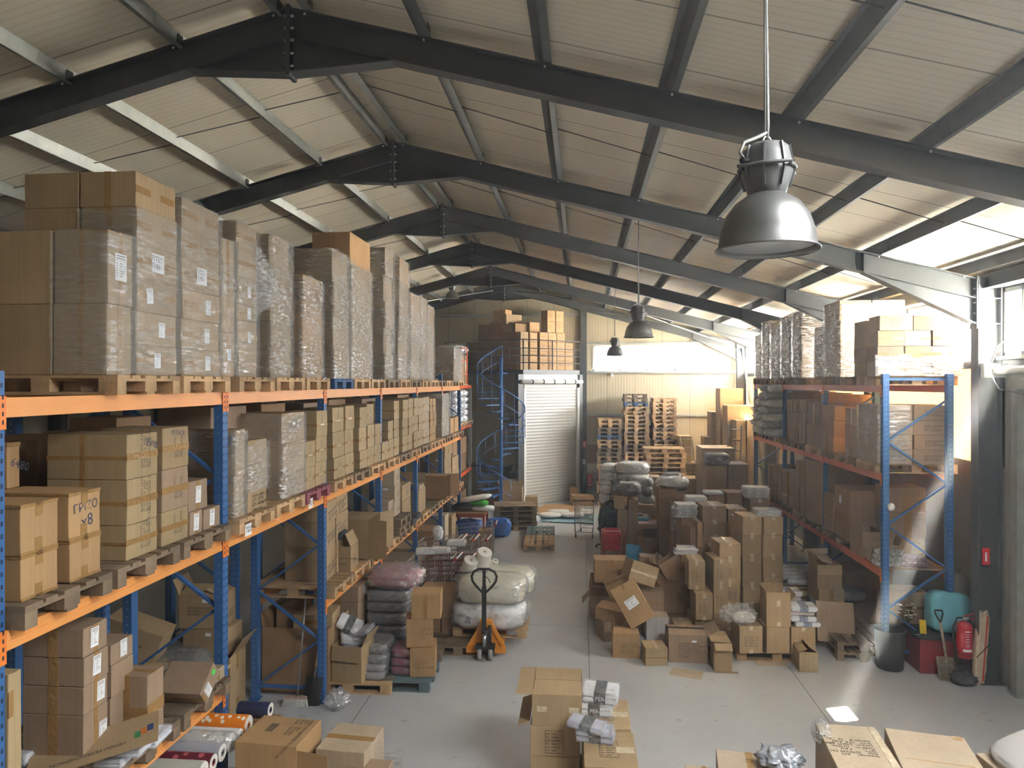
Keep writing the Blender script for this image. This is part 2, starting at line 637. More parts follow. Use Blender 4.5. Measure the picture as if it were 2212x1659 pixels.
window('window_1', 'x', YE, WX0, WX1, WZ0, WZ1, 4)
k = 2
for a, b_ in zip([8.9] + FR[3:], FR[3:] + [YE]):
    if b_ - a > 1.2:
        window('window_%d' % k, 'y', XR, a + 0.1, b_ - 0.1, RZ0, RZ1, 4)
        k += 1
g = NB()
prism(g, [(FILL_ROOFLIGHT[0], roof_z(FILL_ROOFLIGHT[0]) + PUR + 0.03), (FILL_ROOFLIGHT[1], roof_z(FILL_ROOFLIGHT[1]) + PUR + 0.03), (FILL_ROOFLIGHT[1], roof_z(FILL_ROOFLIGHT[1]) + PUR + 0.04), (FILL_ROOFLIGHT[0], roof_z(FILL_ROOFLIGHT[0]) + PUR + 0.04)], 'y', FILL_ROOFLIGHT[2], FILL_ROOFLIGHT[3])
struct('window_%d' % k, g, 'window_glass', label='added fill rooflight pane, unseen behind the viewer')  # pane of the added rooflight, there for fill light
bm = NB(); box(bm, (FILL_ROOFLIGHT[0] + 1.7, FILL_ROOFLIGHT[2] + 0.4, 10.8), (FILL_ROOFLIGHT[1] + 2.7, FILL_ROOFLIGHT[3] + 1.0, 11.2)); struct('sun_blocker', bm, STEEL, label='added unseen sun blocker above the rooflight')  # unseen slab added to keep direct sun out of the rooflight
# posts of wall between the side windows
bm = NB()
for a in FR:
    box(bm, (XR, a - 0.1, 3.08), (XR + 0.1, a + 0.1, RZ1))
struct('trim_1', bm, STEEL, label='wall posts between the side windows')

# portal frames
BOLT_XS = [-1.53, -0.35, 0.85, 2.01, 3.17, 4.28, 5.45, -4.1, -5.3, -6.45, -7.6, -8.75, -9.9, -11.1, RIDGE_X - 0.16, RIDGE_X + 0.16]


def portal_frame(y, last=False):
    root = empty('steel_portal_frame', (0, y, 0), kind='structure', label='dark grey steel portal frame across the hall')
    fw, t, d = 0.17, 0.016, 0.28
    for sgn in (-1, 1):
        xe = 5.62 if sgn > 0 else -11.4
        zr, ze = RIDGE_Z, roof_z(xe)
        bm = NB()
        # top flange, web, bottom flange as prisms in the xz plane
        def band(o0, o1, w):
            prism(bm, [(RIDGE_X, zr - o0), (xe, ze - o0), (xe, ze - o1), (RIDGE_X, zr - o1)], 'y', -w / 2, w / 2)
        band(0, t, fw); band(t, d, 0.014); band(d, d + t, fw)
        # apex haunch
        xa = RIDGE_X + sgn * 1.05
        zb = zr - 0.64
        zq = roof_z(xa) - d - t
        prism(bm, [(RIDGE_X, zr - d), (xa, zq), (RIDGE_X, zb)], 'y', -0.007, 0.007)
        bar(bm, (RIDGE_X, 0, zb), (xa, 0, zq), fw, t, (0, 0, 1))
        # eaves haunch
        xh = xe - sgn * 1.55
        zh = roof_z(xh) - d - t
        prism(bm, [(xh, zh), (xe, ze - d), (xe, ze - 0.66)], 'y', -0.007, 0.007)
        bar(bm, (xh, 0, zh), (xe, 0, ze - 0.66), fw, t, (0, 0, 1))
        bar(bm, (xh, 0, zh + 0.0), (xh, 0, zh + d), fw * 0.9, 0.012, (1, 0, 0))
        bx_ = NB()
        obj('rafter', bm, STEEL, root)
        bx_.free()
        # column
        bm = NB()
        xo = xe + sgn * 0.32
        zt = ze + 0.02
        for xx in (xe, xo - sgn * t):
            lo, hi = min(xx, xx + sgn * t), max(xx, xx + sgn * t)
            box(bm, (lo, -0.1, 0), (hi, 0.1, zt))
        box(bm, (min(xe, xo), -0.006, 0), (max(xe, xo), 0.006, zt))
        for zz in (ze - 0.3, ze - 0.66):
            box(bm, (min(xe, xo) + t, -0.09, zz), (max(xe, xo) - t, 0.09, zz + 0.012))
        box(bm, (min(xe, xo) - 0.04, -0.14, 0), (max(xe, xo) + 0.04, 0.14, 0.02))
        obj('column', bm, STEEL, root)
        bm = NB()
        box(bm, (xe - 0.02 if sgn > 0 else xe, -fw / 2 - 0.01, ze - 0.72), (xe if sgn > 0 else xe + 0.02, fw / 2 + 0.01, ze + 0.03))
        for zz in (0.1, 0.2, 0.3, 0.45, 0.58):
            for s2 in (-1, 1):
                tube(bm, [(xe - sgn * 0.045, s2 * 0.055, ze - zz - 0.05), (xe + sgn * 0.01, s2 * 0.055, ze - zz - 0.05)], 0.016, 6, 1)
        obj('end_plate', bm, [STEEL, BOLT], root)
    bm = NB()
    box(bm, (RIDGE_X - 0.02, -fw / 2 - 0.01, RIDGE_Z - 0.68), (RIDGE_X + 0.02, fw / 2 + 0.01, RIDGE_Z + 0.02))
    for zz in (0.08, 0.2, 0.32, 0.45, 0.58):
        for s2 in (-1, 1):
            tube(bm, [(RIDGE_X - 0.05, s2 * 0.055, RIDGE_Z - zz), (RIDGE_X + 0.05, s2 * 0.055, RIDGE_Z - zz)], 0.015, 6, 1)
    obj('apex_plate', bm, [STEEL, BOLT], root)
    bm = NB()
    for x in BOLT_XS:
        z = roof_z(x)
        tube(bm, [(x, -fw / 2 + 0.03, z - 0.035), (x, -fw / 2 + 0.03, z + 0.03)], 0.013, 6)
    obj('purlin_bolt', bm, BOLT, root)
    bm = NB()
    for x in BOLT_XS:
        z = roof_z(x)
        box(bm, (x + 0.035, -0.05, z), (x + 0.043, 0.05, z + 0.15))
    obj('purlin_cleat', bm, STEEL, root)
    return root


pf = portal_frame(FR[2])
for y in FR[:2] + FR[3:]:
    c = copy_tree(pf)
    c.location.y = y

# purlins: galvanised Z sections on top of the frames
for x in BOLT_XS:
    z = roof_z(x)
    bm = NB()
    s = 1 if x < RIDGE_X else -1
    ang = math.atan(SLOPE) * s
    box(bm, (-0.004, YB, 0.0), (0.004, YE, PUR - 0.012))
    box(bm, (-0.068, YB, PUR - 0.018), (0.0, YE, PUR - 0.012))
    box(bm, (0.0, YB, 0.0), (0.068, YE, 0.006))
    box(bm, (0.062, YB, 0.0), (0.068, YE, 0.022))
    for y in FR:
        box(bm, (-0.007, y - 0.42, 0.004), (0.008, y + 0.42, PUR - 0.02))
    struct('roof_purlin', bm, GALV if x < RIDGE_X + 0.3 else PURLIN_BACKLIT, label='long steel purlin under the roof panels', loc=(x, 0, z), rot=(0, ang, 0))  # right of the ridge the shade is in the colour
# sag rods across the middle of each bay
bm = NB()
xs = sorted(BOLT_XS)
for a in FR[1:-1]:
    ym = a + 1.968
    for x0, x1 in zip(xs, xs[1:]):
        if x1 - x0 < 0.5:
            continue
        tube(bm, [(x0, ym, roof_z(x0) + 0.11), (x1, ym + 0.02, roof_z(x1) + 0.04)], 0.007, 5)
struct('sag_rod', bm, STEEL, label='thin steel sag rods between the purlins')
# eaves channel along the window heads and girts
bm = NB()
box(bm, (5.8, YB, 5.64), (XR, YE, 5.86)); box(bm, (5.72, YB, 5.64), (5.8, YE, 5.655)); box(bm, (5.86, YB, 4.5), (XR, YE, 4.6))
struct('trim_2', bm, STEEL, label='eaves channel and sill rail along the side wall')
bm = NB()
box(bm, (XL, YE - 0.14, 6.78), (0, YE, 6.86))
for z in (5.72, 4.63):
    box(bm, (0.1, YE - 0.14, z), (5.6, YE, z + 0.06))
box(bm, (XL, YE - 0.14, 4.7), (0, YE, 4.76))
box(bm, (XL, YE - 0.14, 3.05), (5.6, YE, 3.12))
struct('trim_3', bm, GALV, label='horizontal steel girts across the end wall')
bm = NB()
prism(bm, [(-0.02, 0), (0.2, 0), (0.2, roof_z(0.2) - 0.28), (-0.02, roof_z(0) - 0.28)], 'y', YE - 0.2, YE - 0.01)
struct('trim_4', bm, STEEL, label='dark grey wind post on the end wall')
# wind bracing rods in the last roof bay and the wall brace in the far corner
bm = NB()
for x0, x1 in ((RIDGE_X - 0.4, -8.0), (RIDGE_X + 0.5, 0.6), (0.6, 5.4)):
    tube(bm, [(x0, FR[-1] - 0.1, roof_z(x0) - 0.18), (x1, FR[-2] + 0.1, roof_z(x1) - 0.18)], 0.02, 6)
tube(bm, [(0.5, FR[-2] + 0.1, roof_z(0.5) - 0.16), (5.4, FR[-1] - 0.1, roof_z(5.4) - 0.2)], 0.02, 6)
tube(bm, [(5.75, FR[-1] - 0.2, 5.5), (5.75, FR[-2] + 0.2, 0.6)], 0.05, 8)
struct('trim_5', bm, GALV, label='steel wind bracing rods in the end bay')

# near roller door in the side wall
root = empty('door_1', kind='structure', label='grey roller shutter door in the side wall')
bm = NB(); box(bm, (XR - 0.02, 6.95, 0.0), (XR + 0.02, 10.35, 4.36)); obj('shutter_curtain', bm, 'roller_slats_side', root)
bm = NB(); box(bm, (XR - 0.1, 10.28, 0), (XR, 10.42, 4.2)); box(bm, (XR - 0.1, 6.88, 0), (XR, 7.0, 4.2)); obj('guide_rail', bm, GALV, root)
bm = NB(); tube(bm, [(5.8, 6.6, 4.46), (5.8, 10.7, 4.46)], 0.055, 12); obj('winding_shaft', bm, WHITE_FRAME, root)
bm = NB(); box(bm, (5.64, 10.62, 4.36), (5.95, 10.74, 4.56)); obj('motor_box', bm, GALV, root)
bm = NB(); tube(bm, [(5.68, 10.55, 4.42), (5.66, 10.3, 4.2), (5.8, 9.8, 4.12), (5.84, 9.2, 4.1)], 0.008, 5); tube(bm, [(5.7, 10.6, 4.5), (5.75, 10.5, 4.8), (5.9, 10.4, 4.95)], 0.01, 5)
for yy in (7.6, 8.4, 9.2):
    tube(bm, [(5.8 + 0.075 * math.cos(t), yy, 4.46 + 0.075 * math.sin(t)) for t in [i * 0.785 for i in range(8)]], 0.012, 5, closed=True)
obj('motor_cable', bm, CORD, root)


# ------------------------------------------------------------------ pallet racks
def upright_mesh(h, face):
    """Slotted upright; its slotted face looks along +x times face. Origin at the foot, on the axis."""
    bm = NB()
    w, d = 0.1, 0.09
    box(bm, (-d / 2, -w / 2, 0), (d / 2, w / 2, h))
    x = face * (d / 2 + 0.001)
    z = 0.06
    while z < h - 0.05:
        for y in (-0.028, 0.028):
            box(bm, (min(0, x), y - 0.007, z), (max(0, x), y + 0.007, z + 0.028), 1)
        z += 0.075
    z = 0.05
    while z < h - 0.05:          # small round holes on the side towards the door
        box(bm, (-0.006, -w / 2 - 0.001, z), (0.006, 0, z + 0.012), 2)
        z += 0.075
    return bm


def rack(name, label, x_front, face, ys, h, levels, depth, beam_mat, conn_mat, group=None, tops=None, plates=()):
    """One run of pallet racking along y. face = +1 when its front looks towards +x."""
    root = empty(name, (x_front, ys[0], 0), label=label, cat='pallet rack', group=group)
    xf = -face * 0.05
    xb = -face * (depth - 0.05)
    up_f = up_b = foot = None
    braces = []
    for i, y in enumerate(ys):
        yy = y - ys[0]
        hh = h[i] if isinstance(h, (list, tuple)) else h
        for x, fc in ((xf, face), (xb, -face)):
            u = obj('upright', upright_mesh(hh, fc), [BLUE, HOLE, BOLT], root, (x, yy, 0))
            bm = NB(); box(bm, (-0.07, -0.075, 0), (0.07, 0.075, 0.008)); obj('foot_plate', bm, BLUE, u)
        bm = NB()
        xa, xc = xf - face * 0.04, xb + face * 0.04
        box(bm, (min(xa, xc), yy - 0.02, 0.16), (max(xa, xc), yy + 0.02, 0.2))
        z, sgn = 0.2, 1
        while z < hh - 0.7:
            a, b_ = ((xc, z), (xa, z + 0.62)) if sgn > 0 else ((xa, z), (xc, z + 0.62))
            bar(bm, (a[0], yy, a[1]), (b_[0], yy, b_[1]), 0.025, 0.045, (0, 1, 0))
            z += 0.64
            sgn = -sgn
        box(bm, (min(xa, xc), yy - 0.015, hh - 0.1), (max(xa, xc), yy + 0.015, hh - 0.06))
        obj('bracing_lattice', bm, BLUE, root)
    for i in range(len(ys) - 1):
        for (zt, bh) in levels[i]:
            ya, yb = ys[i] - ys[0] + 0.05, ys[i + 1] - ys[0] - 0.05
            for x, fc in ((xf, face), (xb, -face)):
                bm = NB()
                x0, x1 = x - fc * 0.015, x + fc * 0.035
                lo, hi = min(x0, x1), max(x0, x1)
                box(bm, (lo, ya, zt - bh), (hi, yb, zt))
                s0, s1 = (hi, hi + 0.006) if fc > 0 else (lo - 0.006, lo)   # pressed steps in the beam's face
                box(bm, (s0, ya, zt - bh), (s1, yb, zt - bh * 0.55))
                box(bm, (s0, ya, zt - bh * 0.28), (s1, yb, zt))
                b_ = obj('rack_beam', bm, beam_mat, root)
                c0, c1 = x + fc * 0.046, x + fc * 0.052
                for yq, sg in ((ya - 0.045, 1), (yb + 0.045, -1)):
                    bm = NB()
                    y0, y1 = sorted((yq, yq + sg * 0.05))
                    box(bm, (min(c0, c1), y0, zt - bh - 0.07), (max(c0, c1), y1, zt + 0.01))
                    zz = zt - bh - 0.04
                    while zz < zt - 0.01:
                        ym = (y0 + y1) / 2
                        box(bm, (min(c0, c1) - 0.001, ym - 0.006, zz), (max(c0, c1) + 0.001, ym + 0.006, zz + 0.026), 1)
                        zz += 0.05
                    obj('beam_connector', bm, [conn_mat, HOLE], b_)
    return root


LY = [3.89 + 2.7 * i for i in range(7)]
L1, L2, L3 = (1.355, 0.12), (2.80, 0.122), (4.20, 0.12)
LX = -3.42
rack('pallet_rack', 'long blue pallet rack with orange beams along the aisle', LX, 1, LY, [4.36] * 5 + [4.5, 4.2],
     [[L1, L2, L3], [L2, L3]] + [[L1, L2, L3]] * 4, 1.03, ORANGE, ORANGE_DEEP)
rack('pallet_rack', 'second blue pallet rack standing back to back behind the orange rack', LX - 1.03 - 0.19 - 1.03, -1, LY, 4.36,
     [[L2, L3]] * 6, 1.03, ORANGE, ORANGE_DEEP)
RX = 4.57
RY = [11.4 + 2.7 * i for i in range(4)]
Q1, Q2, Q3 = (1.42, 0.115), (2.89, 0.11), (4.245, 0.108)
rack('pallet_rack', 'blue pallet rack with red beams against the sunlit window wall', RX, -1, RY, [4.42] * 4,
     [[Q1, Q2, Q3]] * 3, 1.03, REDDISH, ORANGE_DEEP)


# ------------------------------------------------------------------ cartons, film, pallets and packs: how each kind is made
def cardboard(name, col, rnd=0.10):
    """Corrugated board: faint vertical flutes, soft blotches, a shade of its own per carton."""
    m, nt, b, N, L = new_mat(name)
    b.inputs['Roughness'].default_value = 0.72
    b.inputs['Specular IOR Level'].default_value = 0.35
    tc = N.new('ShaderNodeTexCoord')
    mp = N.new('ShaderNodeMapping')
    mp.inputs['Scale'].default_value = (38, 38, 1.4)
    L.new(tc.outputs['Object'], mp.inputs[0])
    n = N.new('ShaderNodeTexNoise')
    n.inputs['Scale'].default_value, n.inputs['Detail'].default_value = 1.0, 3
    L.new(mp.outputs[0], n.inputs['Vector'])
    n2 = N.new('ShaderNodeTexNoise')
    n2.inputs['Scale'].default_value, n2.inputs['Detail'].default_value = 3.0, 5
    L.new(tc.outputs['Object'], n2.inputs['Vector'])
    oi = N.new('ShaderNodeObjectInfo')
    def rng(src, lo, hi, a=0.0, z=1.0):
        r = N.new('ShaderNodeMapRange')
        r.inputs[1].default_value, r.inputs[2].default_value, r.inputs[3].default_value, r.inputs[4].default_value = a, z, lo, hi
        L.new(src, r.inputs[0])
        return r.outputs[0]
    v = mnode(N, L, 'MULTIPLY', rng(n.outputs[0], 0.93, 1.06, 0.3, 0.7), rng(n2.outputs[0], 0.90, 1.08, 0.3, 0.7))
    v = mnode(N, L, 'MULTIPLY', v, rng(oi.outputs['Random'], 1 - rnd, 1 + rnd))
    hs = N.new('ShaderNodeHueSaturation')
    hs.inputs['Color'].default_value = (*col, 1)
    L.new(v, hs.inputs['Value'])
    L.new(hs.outputs[0], b.inputs['Base Color'])
    bp = N.new('ShaderNodeBump')
    bp.inputs['Strength'].default_value = 0.25
    bp.inputs['Distance'].default_value = 0.004
    L.new(mnode(N, L, 'ADD', n.outputs[0], n2.outputs[0]), bp.inputs['Height'])
    L.new(bp.outputs[0], b.inputs['Normal'])
    MATS[name] = m
    return m


KRAFT = cardboard('kraft_cardboard', (0.35, 0.242, 0.132))
YELLOW = cardboard('yellowish_cardboard', (0.36, 0.262, 0.142))
PINK = cardboard('pinkish_brown_cardboard', (0.31, 0.213, 0.142))
AMBER = cardboard('amber_cardboard', (0.40, 0.245, 0.115))
BROWN = cardboard('dark_brown_cardboard', (0.31, 0.185, 0.095))
PALE = cardboard('pale_cardboard', (0.41, 0.32, 0.222))
INSIDE = mat('cardboard_inside', (0.40, 0.28, 0.16), 0.8, var=0.08)
TAPE = mat('brown_packing_tape', (0.33, 0.19, 0.07), 0.25, var=0.12, scale=14, bump=0.35, bscale=30)
CLEAR_TAPE = mat('clear_packing_tape', (0.55, 0.45, 0.31), 0.16, var=0.2, scale=18, bump=0.6, bscale=35)
INK = mat('black_print_ink', (0.035, 0.03, 0.028), 0.7)
FAINT = mat('faded_print_ink', (0.12, 0.085, 0.055), 0.75)
PEN = mat('pen_stroke', (0.05, 0.05, 0.09), 0.6)
PAPER = mat('white_label_paper', (0.78, 0.79, 0.80), 0.6)
STRAP = mat('pale_plastic_strap', (0.72, 0.72, 0.68), 0.35)
DARKSTRAP = mat('black_plastic_strap', (0.03, 0.03, 0.035), 0.4)
GREEN_DOT = mat('green_sticker', (0.1, 0.75, 0.12), 0.5)
film_mat('stretch_film', amount=0.22, rough=0.1, scale=7, stretch=(1, 1, 5), bump=0.9)
film_mat('clear_bag_film', amount=0.26, rough=0.1, scale=9, stretch=(1, 1, 1.6), bump=1.0)
film_mat('heavy_film', amount=0.46, rough=0.12, scale=9, stretch=(1, 1, 4), bump=1.0)
T = {'k': KRAFT, 'y': YELLOW, 'p': PINK, 'a': AMBER, 'b': BROWN, 'w': PALE}


def face_map(face, sx, sy, sz):
    """Maps (u, v, off) on a face of a carton to its own coordinates: u to the right and v up as seen from outside, 0..1."""
    hx, hy = sx / 2, sy / 2
    def f(u, v, o=0.0):
        if face == '+x':
            return Vector((hx + o, (u - 0.5) * sy, v * sz))
        if face == '-x':
            return Vector((-hx - o, (0.5 - u) * sy, v * sz))
        if face == '-y':
            return Vector(((u - 0.5) * sx, -hy - o, v * sz))
        if face == '+y':
            return Vector(((0.5 - u) * sx, hy + o, v * sz))
        return Vector(((u - 0.5) * sx, (v - 0.5) * sy, sz + o))
    w, h = {'+x': (sy, sz), '-x': (sy, sz), '-y': (sx, sz), '+y': (sx, sz), '+z': (sx, sy)}[face]
    return f, w, h


def patch(bm, face, size, u0, u1, v0, v1, off=0.0015, mi=0):
    f, w, h = face_map(face, *size)
    a = [f(u0, v0, -0.002), f(u1, v0, -0.002), f(u1, v1, -0.002), f(u0, v1, -0.002)]
    b_ = [f(u0, v0, off), f(u1, v0, off), f(u1, v1, off), f(u0, v1, off)]
    A = [bm.verts.new(p) for p in a]
    B = [bm.verts.new(p) for p in b_]
    bm.faces.new(B).material_index = mi
    for i in range(4):
        bm.faces.new((A[i], A[(i + 1) % 4], B[(i + 1) % 4], B[i])).material_index = mi


FACE_ROT = {'+x': (R(90), 0, R(90)), '-x': (R(90), 0, R(-90)), '-y': (R(90), 0, 0), '+y': (R(90), 0, R(180)), '+z': (0, 0, 0)}


TEXTS = {}


def text_mesh(text, h, align, ink):
    """The words as flat lettering."""
    key = (text, round(h, 4), align, ink.name)
    if key not in TEXTS:
        cu = bpy.data.curves.new('lettering', 'FONT')
        cu.body = text
        cu.size = h
        cu.align_x = align
        cu.space_line = 0.95
        cu.extrude = 0.0002
        cu.resolution_u = 2
        cu.materials.append(ink)
        o = bpy.data.objects.new('lettering', cu)
        COL.objects.link(o)
        bpy.context.view_layer.update()
        me = bpy.data.meshes.new_from_object(o.evaluated_get(bpy.context.evaluated_depsgraph_get()))
        bpy.data.objects.remove(o)
        bpy.data.curves.remove(cu)
        TEXTS[key] = me
    return TEXTS[key]


def lettering(name, text, face, size, u, v, h, turn=0, ink=INK, parent=None, off=0.0012, align='LEFT', squeeze=1.0):
    """Printed or hand-written words on one face of a carton (u, v = where the text starts, h = height of a line)."""
    me = text_mesh(text, h, align, ink)
    o = bpy.data.objects.new(name, me)
    COL.objects.link(o)
    f, w_, h_ = face_map(face, *size)
    o.location = f(u, v, off)
    from mathutils import Euler
    o.rotation_euler = (Euler(FACE_ROT[face]).to_matrix() @ Matrix.Rotation(turn, 3, 'Z')).to_euler()
    o.scale = (squeeze, 1, 1)
    o.parent = parent
    return o


def ship_label(parent, face, size, u, v, w=0.10, h=0.14, lines=8, tilt=0.0, name='paper_label'):
    """White paper label with rows of print, stuck to a carton's face; u, v is its centre."""
    f, W_, H_ = face_map(face, *size)
    o3 = f(u, v, 0.0018)
    ux = (f(1, 0) - f(0, 0)).normalized()
    uy = (f(0, 1) - f(0, 0)).normalized()
    n = ux.cross(uy)
    ca, sa = math.cos(tilt), math.sin(tilt)
    ax, ay = ux * ca + uy * sa, -ux * sa + uy * ca
    bm = NB()
    def q(x0, x1, y0, y1, d, mi):
        vs = [bm.verts.new(o3 + ax * x + ay * y + n * d) for x, y in ((x0, y0), (x1, y0), (x1, y1), (x0, y1))]
        bm.faces.new(vs).material_index = mi
    q(-w / 2, w / 2, -h / 2, h / 2, 0, 0)
    rnd = random.Random(int((u + v) * 1000))
    for i in range(lines):
        y = h * (0.42 - 0.84 * i / lines)
        if i < 2:
            q(-w * 0.4, w * 0.4, y - h * 0.022, y + h * 0.012, 0.0006, 1)
        else:
            q(-w * 0.42, -w * 0.3, y - h * 0.015, y + h * 0.01, 0.0006, 1)
            x1 = -w * 0.1 + rnd.random() * w * 0.5
            q(-w * 0.1, x1, y - h * 0.015, y + h * 0.01, 0.0006, 1)
    return obj(name, bm, [PAPER, FAINT], parent, recalc=False)


def tapes(o, size, strips, name, m, off):
    """Tape on a carton: strips that meet are one run of tape, strips apart on one face are separate."""
    runs = {}
    for t in strips or ():
        same = [q for q in strips if q[0] == t[0] and q is not t and (q[1] > t[2] or t[1] > q[2] or q[3] > t[4] or t[3] > q[4])]
        band = t[1] <= 0 and t[2] >= 1
        runs.setdefault('run' if band and not same else (t[0], t[1:]), []).append(t)
    for ts in runs.values():
        bm = NB()
        for t in ts:
            patch(bm, t[0], size, *t[1:5], off=off)
        obj(name, bm, m, o)


def carton(loc, size, rz=0.0, tint='k', label=None, group=None, tape=(), clear=(), prints=(), labels=(), cat='box', name='cardboard_box', bulge=0.004, tilt=(0, 0), parent_mat=None, extra=None):
    """Closed carton standing at loc (middle of its base). tape: (face, u0, u1, v0, v1) strips; prints: (face, text, u, v, h, turn, ink)."""
    sx, sy, sz = size
    bm = NB()
    rnd = random.Random(hash((round(loc[0], 3), round(loc[1], 3), round(loc[2], 3))) & 0xffff)
    nx = ny = nz = 2
    vs = box(bm, (-sx / 2, -sy / 2, 0), (sx / 2, sy / 2, sz))
    bmesh.ops.subdivide_edges(bm, edges=bm.edges, cuts=1, use_grid_fill=True)
    for v in bm.verts:
        c = v.co
        ex, ey = abs(abs(c.x) - sx / 2) < 1e-5, abs(abs(c.y) - sy / 2) < 1e-5
        ez = abs(c.z) < 1e-5 or abs(c.z - sz) < 1e-5
        if ex and not ey and not ez:
            c.x += math.copysign(bulge * rnd.uniform(-0.4, 0.2), c.x)
        elif ey and not ex and not ez:
            c.y += math.copysign(bulge * rnd.uniform(-0.4, 0.2), c.y)
        elif ex and ey:
            c.x -= math.copysign(0.004 * rnd.random(), c.x)
            c.y -= math.copysign(0.004 * rnd.random(), c.y)
        if c.z > sz - 1e-5 and not (ex and ey):
            c.z -= 0.003 * rnd.random()
    ed = [e for e in bm.edges if e.is_manifold and e.calc_face_angle(0) > 1.0]
    bmesh.ops.bevel(bm, geom=ed, offset=0.004, segments=1, affect='EDGES')
    for w_, nm in (('wrapped', 'wrapped_carton'), ('film', 'wrapped_carton'), ('plain', 'plain_carton'), ('taped', 'taped_carton'), ('printed', 'printed_carton'), ('lettered', 'printed_carton')):
        if label and name == 'cardboard_box' and w_ in label:
            name = nm
            break
    o = obj(name, bm, T[tint] if isinstance(tint, str) else tint, None, loc, (tilt[0], tilt[1], rz))
    if label:
        tag(o, label, cat, group)
    tapes(o, size, tape, 'packing_tape', TAPE, 0.0015)
    tapes(o, size, clear, 'clear_tape', CLEAR_TAPE, 0.0022)
    for p in prints:
        lettering('printed_text', p[1], p[0], size, p[2], p[3], p[4], p[5] if len(p) > 5 else 0, p[6] if len(p) > 6 else INK, o)
    for l in labels:
        ship_label(o, l[0], size, *l[1:])
    return o


def open_carton(loc, size, rz=0.0, tint='k', label=None, group=None, flaps=None, tape=(), prints=(), labels=(), tilt=(0, 0), cat='box', name='open_cardboard_box', flap_len=None, clear=()):
    """Open-topped carton: board walls and a floor; flaps = {face: angle}: 0 stands up, 90 lies outwards, 160 hangs down, -80 folds in."""
    sx, sy, sz = size
    t = 0.006
    bm = NB()
    box(bm, (-sx / 2, -sy / 2, 0), (sx / 2, sy / 2, t))
    for lo, hi in (((-sx / 2, -sy / 2), (-sx / 2 + t, sy / 2)), ((sx / 2 - t, -sy / 2), (sx / 2, sy / 2)),
                   ((-sx / 2 + t, -sy / 2), (sx / 2 - t, -sy / 2 + t)), ((-sx / 2 + t, sy / 2 - t), (sx / 2 - t, sy / 2))):
        box(bm, (*lo, t), (*hi, sz))
    o = obj(name, bm, T[tint] if isinstance(tint, str) else tint, None, loc, (tilt[0], tilt[1], rz))
    if label:
        tag(o, label, cat, group)
    for face, ang in (flaps or {}).items():
        L_ = (flap_len or {}).get(face, (sy if face in ('-y', '+y') else sx) * 0.48) if isinstance(flap_len, dict) else (flap_len or min(sx, sy) * 0.5)
        w = (sx if face in ('-y', '+y') else sy) - 0.008
        bm = NB()
        box(bm, (-w / 2, -t / 2, 0.002), (w / 2, t / 2, L_))
        for v in bm.verts:
            if v.co.z > 0.01:
                v.co.x *= 0.97
        zr = {'-y': 0, '+x': R(90), '+y': R(180), '-x': R(-90)}[face]
        p = {'-y': (0, -sy / 2 + t / 2, sz), '+y': (0, sy / 2 - t / 2, sz), '+x': (sx / 2 - t / 2, 0, sz), '-x': (-sx / 2 + t / 2, 0, sz)}[face]
        f = obj('flap', bm, T[tint] if isinstance(tint, str) else tint, o, p)
        f.rotation_euler = (Matrix.Rotation(zr, 3, 'Z') @ Matrix.Rotation(R(ang), 3, 'X')).to_euler()
    tapes(o, size, tape, 'packing_tape', TAPE, 0.0015)
    tapes(o, size, clear, 'clear_tape', CLEAR_TAPE, 0.0022)
    for p in prints:
        lettering('printed_text', p[1], p[0], size, p[2], p[3], p[4], p[5] if len(p) > 5 else 0, p[6] if len(p) > 6 else INK, o)
    for l in labels:
        ship_label(o, l[0], size, *l[1:])
    return o


from mathutils import noise as mnoise


def film_wrap(x0, x1, y0, y1, z0, z1, label, m='stretch_film', amp=0.012, sides=('-y', '+x', '+y'), gap=0.010, group='stretch film around the pallet loads', ragged=0.05, parent=None):
    """Stretch film drawn round a column of cartons, creased; open towards the back."""
    g = gap
    path = []
    if '-y' in sides:
        path.append((x0, y0 - g))
    path += [(x1 + g, y0 - g), (x1 + g, y1 + g)]
    if '+y' in sides:
        path.append((x0, y1 + g))
    if '-x' in sides:
        path = [(x1, y0 - g), (x0 - g, y0 - g), (x0 - g, y1 + g), (x1, y1 + g)]
    pts = []
    for a, b_ in zip(path, path[1:]):
        n = max(2, int(math.hypot(b_[0] - a[0], b_[1] - a[1]) / 0.07))
        for i in range(n):
            pts.append((a[0] + (b_[0] - a[0]) * i / n, a[1] + (b_[1] - a[1]) * i / n))
    pts.append(path[-1])
    cx, cy = (x0 + x1) / 2, (y0 + y1) / 2
    nz = max(3, int((z1 - z0) / 0.06))
    bm = NB()
    rows = []
    for k in range(nz + 1):
        row = []
        for (x, y) in pts:
            z = z0 + (z1 - z0) * k / nz
            if k in (0, nz):
                z += ragged * mnoise.noise((x * 9, y * 9, k * 3.1)) * (1 if k else 0.4)
            d = amp * (0.6 + mnoise.noise((x * 5 + 3, y * 5, z * 14)) )
            d = max(0.0, d)
            v = Vector((x - cx, y - cy, 0)).normalized()
            row.append(bm.verts.new((x + v.x * d - cx, y + v.y * d - cy, z - z0)))
        rows.append(row)
    for A, B in zip(rows, rows[1:]):
        for i in range(len(A) - 1):
            f = bm.faces.new((A[i], A[i + 1], B[i + 1], B[i]))
            f.smooth = True
    o = obj('stretch_film', bm, m, parent, (cx, cy, z0), recalc=False)
    if parent is None:
        tag(o, label, 'plastic film', group)
    return o


